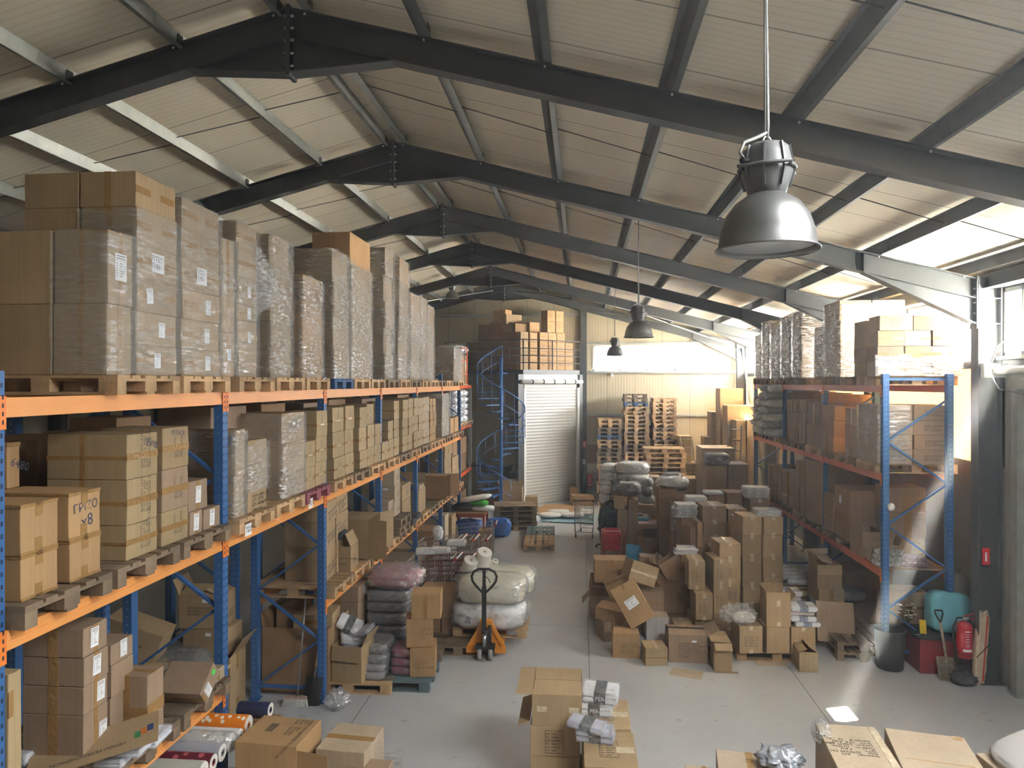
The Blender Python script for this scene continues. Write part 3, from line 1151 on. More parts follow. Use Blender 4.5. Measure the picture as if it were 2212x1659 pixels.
def pallet_proto(name, m, blocks=None, simple=False):
    def deck():
        bm = NB()
        for y in (-0.3275, -0.18, 0.0, 0.18, 0.3275):
            w = 0.145 if abs(y) > 0.3 or y == 0 else 0.1
            box(bm, (-0.6, y - w / 2, 0.122), (0.6, y + w / 2, 0.144))
        for x in (-0.5275, 0, 0.5275):
            box(bm, (x - 0.0725, -0.4, 0.1), (x + 0.0725, 0.4, 0.122))
        return bm
    def runner(bm, y):
        for x in (-0.5275, 0, 0.5275):
            box(bm, (x - 0.0725, y - 0.05 * (1.45 if y == 0 else 1), 0.022), (x + 0.0725, y + 0.05 * (1.45 if y == 0 else 1), 0.1))
        box(bm, (-0.6, y - 0.05, 0.0), (0.6, y + 0.05, 0.022))
    if simple:
        bm = deck()
        for y in (-0.35, 0, 0.35):
            runner(bm, y)
        return obj(name, bm, m)
    root = empty(name)
    obj('top_deck', deck(), m, root)
    for y in (-0.35, 0, 0.35):
        bm = NB()
        runner(bm, 0.0 if y == 0 else 1e-9)
        obj('runner', bm, m, root, (0, y, 0))
    return root


PALLETS = {}
PALLET_USED = set()


def pallet(x, y, z, rz=0.0, label='wooden pallet', group=None, kind='wood', simple=False, tilt=(0, 0)):
    """x, y = middle; its 1.2 m runs along x when rz is 0."""
    m = {'wood': WOOD, 'dark': WOOD_DARK, 'grey': WOOD_GREY, 'blue': WOOD_BLUE, 'red': WOOD_RED}[kind]
    key = (kind, simple)
    if key not in PALLETS:
        o = PALLETS[key] = pallet_proto('wooden_pallet', m, simple=simple)
    else:
        o = copy_tree(PALLETS[key])
    o.location = (x, y, z)
    o.rotation_euler = (tilt[0], tilt[1], rz)
    for k in ('group',):
        if k in o:
            del o[k]
    return tag(o, label, 'pallet', group)


def rounded_block(size, e=3.4, n=(20, 12), wr=0.0, wscale=4.0, seed=0, sag=0.0, quilts=0):
    """A soft block (bag, pillow, folded cloth): a squarish ellipsoid with creases. Base at z = 0."""
    sx, sy, sz = size
    bm = NB()
    nu, nv = n[0] * 2, n[1] * 2
    def sp(c, p):
        return math.copysign(abs(c) ** p, c)
    rows = []
    p = 2.0 / e
    for j in range(1, nv):
        ph = -math.pi / 2 + math.pi * j / nv
        row = []
        for i in range(nu):
            th = 2 * math.pi * i / nu
            x = sp(math.cos(ph), p) * sp(math.cos(th), p)
            y = sp(math.cos(ph), p) * sp(math.sin(th), p)
            z = sp(math.sin(ph), p)
            if wr:
                d = 1 + wr * mnoise.noise((x * wscale + seed, y * wscale, z * wscale * 1.4)) + wr * 0.5 * mnoise.noise((x * wscale * 3, y * wscale * 3 + seed, z * wscale * 3))
            else:
                d = 1
            if quilts:
                d *= 1 - 0.05 * (1 - abs(math.sin((x * 0.5 + 0.5) * math.pi * quilts)) ** 0.35)
            row.append(bm.verts.new((x * d * sx / 2, y * d * sy / 2, (z * d * 0.5 + 0.5) * sz - sag * (x * x + y * y) * sz)))
        rows.append(row)
    b0 = bm.verts.new((0, 0, 0))
    t0 = bm.verts.new((0, 0, sz))
    for A, B in zip(rows, rows[1:]):
        for i in range(nu):
            bm.faces.new((A[i], A[(i + 1) % nu], B[(i + 1) % nu], B[i]))
    for i in range(nu):
        bm.faces.new((b0, rows[0][(i + 1) % nu], rows[0][i]))
        bm.faces.new((t0, rows[-1][i], rows[-1][(i + 1) % nu]))
    for f in bm.faces:
        f.smooth = True
    return bm


def soft(name, loc, size, m, label, cat, group=None, rz=0.0, tilt=(0, 0), film=None, e=3.4, wr=0.06, seed=None, quilts=0, grow=0.02):
    """A soft packed thing, with an outer clear film as its part when film is given."""
    sd = seed if seed is not None else (loc[0] * 7.3 + loc[1] * 3.1 + loc[2])
    bm = rounded_block(size, e=e, wr=wr, seed=sd, quilts=quilts)
    o = obj(name, bm, m, None, loc, (tilt[0], tilt[1], rz))
    tag(o, label, cat, group)
    if film:
        s2 = (size[0] + grow * 2, size[1] + grow * 2, size[2] + grow)
        obj('plastic_cover', rounded_block(s2, e=e, n=(22, 12), wr=wr * 1.5 + 0.03, wscale=6, seed=sd + 5), film, o, (0, 0, -0.001))
    return o


def zline(p, py):
    """Height on the vertical line through p that is seen at row py."""
    D = -p.x * _s + p.y * _c
    d = ray(1106, py)
    dd = ray(1106, 829.5)
    u = d.z / math.hypot(d.x, d.y)
    return EYE + D * (-(py - 829.5) / F + PIT)


NTH = ['bottom', 'second', 'third', 'fourth', 'fifth', 'sixth', 'seventh', 'eighth']


def tier_word(i, n):
    if n == 1:
        return 'single'
    if i == n - 1:
        return 'top'
    if i == 0:
        return 'bottom'
    if n == 3:
        return 'middle'
    return NTH[i] + ' from bottom'


def colx(pxn, pxf, ys, base, X=-3.40, depth=0.55, tint='k', where='', desc='brown carton', group=None, tape=None, jit=0.008, prints=None, labels=None, clear=None, deep=1, wrap=None, tints=None, wrapz=None):
    """A column of cartons whose aisle faces lie on the plane x = X: pxn / pxf = near and far vertical edges in the photograph,
    ys = rows of the tier boundaries at the near edge, bottom to top; base = height of what it stands on."""
    y0, y1 = y_at(pxn, X), y_at(pxf, X) - 0.012
    pn = Vector((X, y0, 0))
    zs = [base] + [zline(pn, y) for y in ys[1:]]
    n = len(zs) - 1
    rnd = random.Random(int(pxn * 7 + pxf))
    out = []
    for i in range(n):
        h = zs[i + 1] - zs[i] - 0.002
        for d in range(deep):
            sx = depth - 0.012
            jx = rnd.uniform(-jit, jit) if d == 0 else 0.0
            cx = X - sx / 2 - d * (depth + 0.004) + jx - jit
            lab = '%s, %s, %s' % (desc, tier_word(i, n) if n > 1 else 'alone', where)
            if d:
                lab = 'rear-row carton, %s, behind the %s' % (tier_word(i, n), where)
            sz = (sx, y1 - y0 - 0.004, h)
            c = carton((cx, (y0 + y1) / 2 + rnd.uniform(-jit, jit) * 0.4, zs[i] + 0.001), sz, rnd.uniform(-0.008, 0.008),
                       (tints[i] if tints else tint), lab, group,
                       tape=(tape(i) if callable(tape) else tape) if (tape and d == 0) else (),
                       clear=clear(i) if (clear and d == 0) else (),
                       prints=(prints(i) or ()) if (prints and d == 0) else (),
                       labels=(labels(i) or ()) if (labels and d == 0) else ())
            out.append(c)
    if wrap:
        lo, hi = (wrapz or (zs[0] + 0.01, zs[-1] - 0.01))
        if isinstance(lo, int):
            lo, hi = zs[lo] + 0.01, zs[hi] - 0.02
        film_wrap(X - depth - 0.01, X + 0.004, y0, y1, lo, hi, 'clear stretch film wound round the ' + where, m=wrap)
    return out, (y0, y1, zs)


def band_x(v=0.42, w=0.16):
    """Brown tape across the aisle face and round onto the face towards the door."""
    return (('+x', 0.0, 1.0, v, v + w), ('-y', 0.0, 1.0, v, v + w))


def fcols(bl, br, ys, depth, z0=0.0, tint='k', where='', desc='brown carton', group=None, jit=0.006, rz_j=0.02, tape=None, clear=None, prints=None, labels=None, tints=None, z_base=None, names=None):
    """A column of cartons facing the camera, standing on z0: bl / br = bottom corners of its front face in the photograph, ys = rows of tier tops at the left edge."""
    a, b_ = floor_at(bl[0], bl[1], z0), floor_at(br[0], br[1], z0)
    d = Vector((b_.x - a.x, b_.y - a.y, 0))
    w = d.length
    rz = math.atan2(d.y, d.x)
    nrm = Vector((-d.y, d.x, 0)).normalized()
    mid = (a + b_) / 2 + nrm * (depth / 2)
    zs = [z0 if z_base is None else z_base] + [zline(a, y) for y in ys]
    n = len(zs) - 1
    rnd = random.Random(int(bl[0] * 3 + bl[1]))
    out = []
    for i in range(n):
        lab = (names[i] if names else '%s, %s in the stack %s' % (desc, tier_word(i, n), where)) if n > 1 or names else '%s %s' % (desc, where)
        c = carton((mid.x + rnd.uniform(-jit, jit), mid.y + rnd.uniform(-jit, jit), zs[i] + 0.001), (w - 0.01, depth, zs[i + 1] - zs[i] - 0.002),
                   rz + (rnd.uniform(-rz_j, rz_j) if n > 1 else 0), tints[i] if tints else tint, lab, group,
                   tape=(tape(i) or ()) if tape else (), clear=(clear(i) or ()) if clear else (),
                   prints=(prints(i) or ()) if prints else (), labels=(labels(i) or ()) if labels else ())
        out.append(c)
    return out, (mid, w, rz, zs)


def crop(ox, oy, s):
    return lambda x, y: (ox + x * s, oy + y * s)


# ------------------------------------------------------------------ loads on the long rack: top level
DK = 0.144
Z3, Z2, Z1 = L3[0] + DK, L2[0] + DK, L1[0] + DK
_U = ['first', 'second', 'third', 'fourth', 'fifth', 'sixth', 'seventh', 'eighth', 'ninth', 'tenth', 'eleventh', 'twelfth', 'thirteenth', 'fourteenth',
      'fifteenth', 'sixteenth', 'seventeenth', 'eighteenth', 'nineteenth']
ORD = _U + ['twentieth'] + ['twenty-' + u for u in _U[:9]] + ['thirtieth'] + ['thirty-' + u for u in _U[:9]] + ['fortieth'] + ['forty-' + u for u in _U[:9]]


def shelf_pallets(z, skip=(), kinds=None, word='top', special=None, x=LX - 0.5, bays=range(6)):
    for b in bays:
        for i in range(3):
            k = b * 3 + i
            if k in skip:
                continue
            y = LY[b] + 0.08 + 0.86 * i + 0.4
            pallet(x, y, z, 0, 'wooden pallet, %s along the %s level of the orange rack' % (ORD[k], word), 'pallets on the orange rack', (kinds or {}).get(k, 'dark' if (k * 7 + len(word)) % 5 < 2 else 'wood'))


shelf_pallets(L3[0], skip=(0,), kinds={6: 'blue', 1: 'wood', 2: 'wood', 3: 'wood', 4: 'wood', 5: 'wood'}, word='top')
GT = 'cartons of the wrapped loads on the top shelf'
n3 = 0


def top_col(*a, **k):
    global n3
    w = '%s column on orange top shelf' % ORD[n3]
    n3 += 1
    k.setdefault('group', GT)
    return colx(*a, base=Z3, where=w, **k)


def sheet(i_text):
    """paper sheet with hand-written words on the aisle face"""
    def f(o, size, words):
        ship_label(o, '+x', size, 0.5, 0.55, 0.17, 0.15, 0, name='paper_sheet')
        lettering('hand_writing', words, '+x', size, 0.34, 0.62, 0.062, R(-3), PEN, o, 0.003)
    return f


a1, _ = top_col(234, 290, [813, 655, 494], depth=0.43, deep=2, desc='big brown carton', labels=lambda i: [('+x', 0.5, 0.52, 0.13, 0.2, 9)] if i == 1 else None,
                tape=lambda i: (('+x', 0.44, 0.58, 0.0, 1.0), ('-y', 0.46, 0.56, 0, 1)), wrap='stretch_film')
a2, _ = top_col(297, 386, [812, 743, 671, 597, 525, 445, 368], depth=0.47, deep=2, desc='brown carton', wrap='stretch_film', wrapz=(0, 5),
                tape=lambda i: (('+x', 0.0, 0.35, 0.42, 0.62), ('+x', 0.6, 0.95, 0.42, 0.62), ('-y', 0.44, 0.56, 0, 1)),
                labels=lambda i: None if i > 2 else [('+x', [0.5, 0.62, 0.3][i], 0.5, 0.085, 0.12, 8, [0, -0.03, 0.1][i])])
a3, _ = top_col(394, 477, [813, 752, 687, 622, 557, 490, 424], desc='brown carton', wrap='stretch_film',
                tape=lambda i: (('+x', 0.05, 0.4, 0.4, 0.62), ('+x', 0.6, 1, 0.38, 0.6), ('-y', 0.42, 0.6, 0, 1)),
                labels=lambda i: None if i > 2 else [('+x', 0.66, 0.5, 0.085, 0.13, 8)])
wr = sheet(0)
for lst, idx, words in ((a2, 3 * 2, 'FITET\n7186'), (a3, 3, 'FITET\n7179')):
    o = [c for c in lst if 'fourth' in c['label'] and 'rear' not in c['label']][0]
    d = o.dimensions
    bb = [Vector(v) for v in o.bound_box]
    size = (max(v.x for v in bb) * 2, max(v.y for v in bb) * 2, max(v.z for v in bb))
    wr(o, size, words)
lab1 = lambda i: [('+x', 0.6, 0.5, 0.075, 0.115, 8)] if i < 4 else None
top_col(480, 511, [813, 716, 612, 511], desc='tall brown carton', wrap='stretch_film', tape=lambda i: (('+x', 0.4, 0.62, 0, 1),), labels=lambda i: lab1(i) if i == 0 else None)
top_col(513, 558, [813, 760, 690, 655, 594, 534, 475], desc='brown carton', wrap='stretch_film', tape=lambda i: (('+x', 0, 1, 0.4, 0.58),), labels=lambda i: lab1(i) if 0 < i < 5 else None)
top_col(588, 632, [817, 754, 693, 631, 567, 504], desc='wrapped brown carton', wrap='heavy_film', jit=0.02)
top_col(655, 698, [815, 763, 707, 649, 592], desc='amber carton under glossy film', tint='a', wrap='heavy_film', depth=0.5)
top_col(722, 755, [817, 751, 680, 607, 535], desc='wrapped brown carton', wrap='heavy_film', depth=0.75, jit=0.02)
top_col(761, 804, [822, 757, 693, 627, 567, 500], desc='brown carton', tint='k', wrap='heavy_film', depth=0.6, jit=0.015, tints=['k', 'k', 'k', 'k', 'a'], wrapz=(0, 4))
top_col(834, 852, [822, 764, 707, 650, 594, 534], desc='wrapped brown carton', wrap='heavy_film', jit=0.025)
top_col(864, 884, [824, 770, 716, 663, 607, 555], desc='wrapped brown carton', wrap='heavy_film', jit=0.02, tints=['k', 'k', 'k', 'k', 'a'])
top_col(889, 908, [825, 780, 726, 670, 631], desc='wrapped brown carton', wrap='heavy_film', tints=['k', 'k', 'k', 'a'])
top_col(910, 923, [824, 760, 700, 640], desc='brown carton under a loose film', wrap='heavy_film', jit=0.03)
top_col(925, 938, [823, 790, 755, 723, 690, 658], desc='wrapped brown carton', wrap='heavy_film')
top_col(981, 999, [818, 783, 750], desc='dark brown carton', tint='p', depth=1.05, tape=lambda i: (('-y', 0.46, 0.54, 0, 1),), wrap='heavy_film', wrapz=(0, 2))
# loose taller cartons seen behind the front columns
for k, (px, py, w, d) in enumerate(((640, 512, 0.55, 0.5), (700, 505, 0.7, 0.6), (745, 530, 0.6, 0.5))):
    X = -4.25
    y = [7.75, 8.75, 9.7][k]
    z1 = zline(Vector((X, y, 0)), py)
    n = 5
    h = (z1 - Z3) / n
    for i in range(n):
        carton((X - 0.1, y, Z3 + h * i + 0.001), (w * 0.8, d, h - 0.002), 0.02, 'k', 'brown carton, %s, rear column %s, top shelf' % (tier_word(i, n), ['beside the loose hanging sheet', 'behind the amber cartons', 'behind the tallest load'][k]), GT)
# film hanging loose between two loads
bm = NB()
p = [Vector((-3.38, 7.15, 5.75)), Vector((-3.4, 7.15, 4.95)), Vector((-3.36, 7.72, 5.25)), Vector((-3.38, 7.6, 5.55))]
nu, nv = 14, 14
g = [[None] * (nv + 1) for _ in range(nu + 1)]
for i in range(nu + 1):
    for j in range(nv + 1):
        u, v = i / nu, j / nv
        q = (p[0] * (1 - u) + p[3] * u) * (1 - v) + (p[1] * (1 - u) + p[2] * u) * v
        q += Vector((0.03 * mnoise.noise((u * 7, v * 7, 1)), 0, 0.02 * mnoise.noise((u * 5, v * 9, 4))))
        g[i][j] = bm.verts.new(q)
for i in range(nu):
    for j in range(nv):
        bm.faces.new((g[i][j], g[i + 1][j], g[i + 1][j + 1], g[i][j + 1])).smooth = True
tag(obj('loose_film', bm, 'heavy_film', recalc=False), 'loose sail of clear film hanging between two wrapped loads on the top shelf', 'plastic film')

# ------------------------------------------------------------------ long rack: middle level
shelf_pallets(L2[0], kinds={5: 'red', 0: 'dark', 1: 'dark', 2: 'dark'}, word='middle')
GM = 'cartons on the middle shelf of the orange rack'
n2 = 0


def mid_col(*a, **k):
    global n2
    w = '%s column on orange middle shelf' % ORD[n2]
    n2 += 1
    k.setdefault('group', GM)
    k.setdefault('base', Z2)
    return colx(*a, where=w, **k)


HT = lambda i: (('+x', 0.38, 0.58, 0.72, 1.0), ('+x', 0.36, 0.56, 0.0, 0.3), ('+x', 0.0, 1.0, 0.93, 1.0), ('+x', 0, 1, 0, 0.06), ('-y', 0, 1, 0.94, 1))
mid_col(47, 131, [1315, 1204, 1092], tint='a', desc='amber taped carton', depth=0.58, tape=HT)
m2, _ = mid_col(153, 224, [1277, 1171, 1067], tint='a', desc='amber taped carton', depth=0.6, tape=HT, prints=lambda i: [('+x', 'ΓΡΙΖΟ', 0.14, 0.55, 0.085, R(4), PEN), ('+x', 'x8', 0.38, 0.22, 0.12, R(4), PEN)] if i else None)
mid_col(14, 47, [1300, 1180, 1057, 957], X=-4.02, tint='a', desc='amber taped carton', depth=0.5, tape=lambda i: (('+x', 0, 1, 0.9, 1),), prints=lambda i: [('+x', '6480', 0.2, 0.5, 0.09, R(-20), PEN)] if i == 2 else None)
QT = 'QUANTITY: 10 PCS\nG.W.: 16.5  KGS\nN.W.: 15   KGS\nMEAS: 57*36*42 CM'
BT = lambda i: (('+x', 0.0, 1.0, 0.42, 0.58), ('-y', 0.0, 1.0, 0.44, 0.52), ('-y', 0.42, 0.48, 0, 1))
b2c, _ = mid_col(274, 343, [1235, 1137, 1038, 939.5], tint='y', desc='yellowish printed carton', depth=0.66, tape=BT, jit=0.004,
                 prints=lambda i: [('+x', QT, 0.5, 0.2, 0.036, R(90))] + ([('+x', 'Ping', 0.62, 0.72, 0.085, R(-8), PEN)] if i == 2 else []))
mid_col(351, 410, [1201, 1109, 1017, 926], tint='k', desc='yellowish strapped carton', tape=BT, tints=['y', 'p', 'k'], jit=0.004,
        prints=lambda i: [('+x', 'QUANTITY\nG.W.\nN.W.\nMEAS: 57*36', 0.5, 0.25, 0.034, R(90))] + ([('+x', 'PETROL', 0.32, 0.83, 0.06, R(-5), PEN)] if i == 2 else []))
LB = lambda i: [('+x', 0.5, 0.52, 0.085, 0.15, 8, -0.06)]
VT = lambda i: (('+x', 0.42, 0.56, 0.0, 1.0), ('-y', 0.42, 0.56, 0, 1))
s1, (ya, yb, zs) = mid_col(411, 440, [1168, 1108], tint='p', desc='small labelled carton', depth=0.34, labels=LB, tape=VT)
mid_col(441.5, 479, [1155, 1102], tint='p', desc='small labelled carton', depth=0.34, labels=LB, tape=VT)
mid_col(411, 453.5, [1108, 1042], base=zs[-1], tint='p', desc='small labelled carton', depth=0.34, labels=LB, tape=VT)
mid_col(508, 531, [1128, 1030, 928], tint='k', desc='wrapped brown carton', depth=0.75, wrap='heavy_film', wrapz=(0, 2))
mid_col(537, 579, [1112, 1067, 1005, 953], tint='k', desc='wrapped brown carton', depth=0.6, wrap='heavy_film', wrapz=(1, 3), prints=lambda i: [('+x', 'Cotton pillow cover\nQTY: 20 PCS\nSIZE: 50X70CM\nCarton no:', 0.22, 0.72, 0.05)] if i == 0 else None)
mid_col(611, 659, [1088, 1025, 960, 893.5], tint='k', desc='big carton under torn film', depth=0.85, wrap='heavy_film', prints=lambda i: [('+x', 'QTY: 24 PCS\nSIZE: 160X240\nColour:', 0.3, 0.6, 0.045)], tape=lambda i: (('+x', 0, 1, 0.9, 1),))
SQ = lambda i: [('+x', '|_|\n| |', 0.4, 0.7, 0.07, 0, FAINT)]
C1 = lambda i: (('+x', 0.0, 1.0, 0.4, 0.52), ('-y', 0, 1, 0.42, 0.5))
GL = lambda i: (('+x', 0.3, 0.75, 0.42, 0.5),)
common = dict(tint='y', desc='yellowish taped carton', depth=0.42, tape=C1, clear=GL, prints=SQ, jit=0.012)
for a in ((659.5, 683, [1071, 1013, 955]), (684.5, 708.5, [1056, 1000, 945, 888]), (721.5, 746.5, [1046, 991, 935, 881]), (747, 766, [1038, 982, 929, 877]),
          (778, 794.5, [1025, 975, 925, 880]), (795, 810, [1019, 968, 918, 873]), (811, 825.5, [1011, 962, 917]), (826, 840.5, [1003, 956]),
          (841, 852, [995, 950, 910]), (852.5, 864, [988, 946, 906, 866]), (871, 883, [986, 943, 905, 864]), (883.5, 893, [980, 940, 902, 861]),
          (894.5, 905, [974, 933, 898, 860]), (905.5, 915.5, [968, 930, 897, 860])):
    mid_col(*a, **common)
common.update(tint='w', desc='pale brown carton')
mid_col(916, 929, [962, 930, 890, 858], **common)
common.update(tint='a', desc='amber taped carton')
mid_col(930, 936.5, [955, 923, 892, 861], **common)
mid_col(937, 943.5, [951, 920, 891, 861], **common)
mid_col(956, 971, [945, 905, 850], tint='w', desc='pale carton under milky film', wrap='heavy_film', depth=0.6)
mid_col(974, 992, [934, 904], tint='a', desc='strapped brown carton', depth=0.5, tape=lambda i: (('+x', 0.4, 0.5, 0, 1),))
# rear cartons, on the second rack and behind the front columns
for k, (x, y, w, d, n, h) in enumerate(((-4.22, 6.05, 0.45, 0.5, 4, 0.26), (-4.2, 7.6, 0.6, 0.8, 3, 0.36), (-4.2, 8.75, 0.6, 0.7, 3, 0.36), (-4.2, 10.2, 0.55, 0.8, 3, 0.35), (-4.2, 11.2, 0.55, 0.8, 3, 0.36), (-4.2, 13.0, 0.55, 1.0, 3, 0.35), (-4.2, 15.5, 0.55, 1.0, 3, 0.36), (-4.2, 18.3, 0.55, 1.0, 3, 0.35))):
    for i in range(n):
        carton((x, y, Z2 + i * h + 0.001), (w, d, h - 0.002), 0, 'p' if k % 2 else 'b', 'dark brown carton, %s of the %s rear column on the orange middle shelf' % (tier_word(i, n), ORD[k]), 'cartons in the rear row of the middle shelf')
for b in range(3):
    for i in range(3):
        k = b * 3 + i
        yy = LY[b] + 0.48 + 0.86 * i
        pallet(LX - 1.22 - 0.5, yy, L2[0], 0, 'wooden pallet, %s along the middle level of the rear rack' % ORD[k], 'pallets on the rear rack', 'dark', simple=True)
        carton((LX - 1.22 - 0.4, yy, L2[0] + DK + 0.001), (0.75, 0.74, 0.85), 0, 'kpb'[k % 3], 'large dim carton, %s along the middle level of the rear rack' % ORD[k], 'cartons on the rear rack')

# ------------------------------------------------------------------ long rack: lower level
shelf_pallets(L1[0], skip=(3, 4, 5), kinds={0: 'dark', 1: 'dark', 2: 'dark', 6: 'wood'}, word='lower')
GL_ = 'cartons on the lower shelf of the orange rack'
n1 = 0


def low_col(*a, **k):
    global n1
    w = '%s column on orange lower shelf' % ORD[n1]
    n1 += 1
    k.setdefault('group', GL_)
    k.setdefault('base', Z1)
    return colx(*a, where=w, **k)


LBL = lambda i: [('+x', [0.78, 0.7, 0.5, 0.45][i], 0.55, 0.085, 0.14, 9, -0.05)]
low_col(17, 51, [1630, 1460], tint='y', desc='tall yellowish carton', depth=0.5, tape=lambda i: (('+x', 0.0, 0.35, 0.75, 0.9),))
low_col(184, 240, [1606, 1549, 1487, 1424, 1361], tint='p', desc='pinkish labelled carton', depth=0.48, labels=LBL, tape=lambda i: (('+x', 0.42, 0.56, 0, 1), ('-y', 0.42, 0.58, 0, 1)), jit=0.012, X=-3.5)
low_col(241, 291, [1575, 1510, 1440, 1396], tint='p', desc='pinkish labelled carton', depth=0.4, labels=lambda i: [('+x', 0.55, 0.6, 0.08, 0.13, 9)] if i == 2 else None, X=-3.55)
oc, _ = low_col(318, 356, [1588, 1462], tint='p', desc='pinkish carton crossed with brown tape', depth=0.34, X=-3.36, tape=lambda i: (('+x', 0, 1, 0.36, 0.54), ('-y', 0.4, 0.56, 0, 1), ('-y', 0, 1, 0.36, 0.5), ('+z', 0, 1, 0.4, 0.6)), labels=lambda i: None)
fc_, _ = low_col(458, 489, [1511, 1459], tint='w', desc='flat pale strapped carton', depth=0.62, X=-3.36, tape=lambda i: (('+x', 0.45, 0.62, 0.1, 0.9),), labels=lambda i: None,
                prints=lambda i: [('-y', 'CONTRACT NO. SY-2021\nQTY\nSIZE\nCOLOR\nN.W.', 0.08, 0.8, 0.04)])
bm = NB()
bb = [Vector(v) for v in fc_[0].bound_box]
hx, hy, hz = max(v.x for v in bb), max(v.y for v in bb), max(v.z for v in bb)
for x in (-hx * 0.55, hx * 0.55):
    box(bm, (x - 0.006, -hy - 0.004, -0.0), (x + 0.006, hy + 0.004, hz + 0.004))
obj('plastic_strap', bm, DARKSTRAP, fc_[0])
p = floor_at(392, 1542, Z1 + 0.16)
g = carton((-3.44, 6.02, Z1 + 0.085), (0.4, 0.30, 0.17), 0, 'p', 'tilted carton with a green sticker leaning on the orange lower shelf', GL_, tape=(('-y', 0, 1, 0.4, 0.6), ('+x', 0, 0.1, 0.2, 0.8)), labels=(('+x', 0.32, 0.45, 0.085, 0.12, 8),), tilt=(R(38), 0))
bm = NB(); tube(bm, [(0.199, 0.09, 0.115), (0.2025, 0.09, 0.115)], 0.026, 20); obj('green_sticker', bm, GREEN_DOT, g)

# open cartons and stacks further along the lower shelf
common = dict(tint='k', desc='brown printed carton', depth=0.62, X=-3.56, prints=lambda i: [('+x', 'Bamboo mattress protector\nQTY: 10 PCS\nSIZE: 90X200CM', 0.15, 0.35, 0.05, R(12))])
low_col(706, 727, [1244, 1184, 1130, 1085], **common)
low_col(728, 754, [1232, 1168, 1112, 1068], **common)
OP = dict(group=GL_)
s3 = dict(tint='w', desc='pale brown printed carton', depth=0.4, X=-3.46, labels=lambda i: [('-y', 0.55, 0.8, 0.1, 0.04, 2)], prints=lambda i: [('+x', 'QTY\nSIZE\nCOLOUR\nN.W.', 0.55, 0.25, 0.05, R(90))])
low_col(840, 852, [1160, 1123, 1085], **s3)
low_col(853, 866, [1152, 1118, 1085, 1050, 1015], **s3)
low_col(906, 917, [1106, 1078, 1050], **s3)
s3.update(tint='k', desc='brown carton')
low_col(870, 889, [1128, 1085, 1050], **s3)
low_col(961, 975, [1060, 1038, 1015, 990, 963], **s3)
low_col(978, 992, [1045, 1018, 990], **s3)
b1 = open_carton((-3.62, 10.42, Z1), (0.46, 0.40, 0.37), 0.03, 'k', 'open carton with a black foam pad sticking out, on the orange lower shelf', GL_,
                 flaps={'+x': -25, '-x': 20}, prints=(('-y', 'Bamboo mattress protector\nQTY: 24 PCS\nSIZE: 180X200CM\nCarton no: 7', 0.1, 0.5, 0.045), ('+x', 'QTY\nSIZE\nCOLOUR', 0.35, 0.5, 0.045)), tape=(('-y', 0.4, 0.6, 0.85, 1), ('-y', 0.4, 0.6, 0, 0.15)))
soft('foam_pad', (-3.72, 10.36, Z1 + 0.33), (0.62, 0.3, 0.1), mat('charcoal_fabric', (0.03, 0.032, 0.035), 0.8, var=0.15), 'charcoal foam pad sticking out of an open carton on the lower shelf', 'foam pad', tilt=(0, R(-38)), e=6, wr=0.02)
open_carton((-3.99, 11.25, Z1 + 0.33), (0.62, 0.66, 0.66), R(0), 'k', 'tall open carton lying on its side with its mouth towards the aisle', GL_, flaps={'+y': 60, '-y': 8}, tilt=(0, R(90)))
open_carton((-3.75, 15.2, Z1), (0.62, 0.74, 0.5), 0.02, 'k', 'wide open carton with pale flaps spread, on the orange lower shelf', GL_, flaps={'-y': 55, '+y': 20, '-x': 30}, flap_len=0.3)
open_carton((-3.78, 16.9, Z1 + 0.3), (0.55, 0.5, 0.6), 0, 'b', 'dark open carton lying on its side with a white card inside', GL_, flaps={'+y': 40}, tilt=(0, R(90)))
for k, (x, y) in enumerate(((-3.55, 14.35), (-3.5, 13.75))):
    soft('foam_pad', (x, y, Z1), (0.5, 0.4, 0.12), MATS['charcoal_fabric'], ['charcoal foam block on the lower shelf beside the wide open carton', 'smaller charcoal foam block on the lower shelf near a blue post'][k], 'foam pad', e=7, wr=0.015)
for k in range(2):
    pallet(LX - 0.45, 13.05 + k * 0.08, Z1 + 0.001 + k * DK, 0, ['lower', 'upper'][k] + ' of two spare pallets laid on the lower shelf of the orange rack', None, 'dark')
# price cards hung on the beams
for k, (px, py, z) in enumerate(((536, 1144, 0), (671, 1087, 0))):
    q = on(px, py, 0, LX + 0.07)
    c = empty('beam_card', q, (0, 0, 0), 'white paper card taped to the orange middle beam %s' % ['below the torn film load', 'beside a blue post'][k], 'sign')
    ship_label(c, '+x', (0.002, 0.2, 0.17), 0.5, 0.0, 0.14, 0.12, 0, name='card')
    lettering('card_print', 'ΠΡΟΣΟΧΗ\n11 ΚΙΛΑ', '+x', (0.002, 0.2, 0.17), 0.2, 0.05, 0.035, 0, INK, c, 0.003)


# ------------------------------------------------------------------ loads on the rack by the window wall
ZR3, ZR2, ZR1 = Q3[0] + DK, Q2[0] + DK, Q1[0] + DK
RXF = 4.54


def shelf_pallets_r(z, word, skip=()):
    for b in range(3):
        for i in range(3):
            k = b * 3 + i
            if k not in skip:
                pallet(RX + 0.56, RY[b] + 0.1 + 0.86 * i + 0.4, z, 0, 'wooden pallet, %s along the %s level of the red-beamed rack' % (ORD[k], word), 'pallets on the red-beamed rack', 'dark' if (k + len(word)) % 3 else 'wood')


shelf_pallets_r(Q3[0], 'top')
shelf_pallets_r(Q2[0], 'middle')
shelf_pallets_r(Q1[0], 'lower', skip=(0, 1))
nr = {}


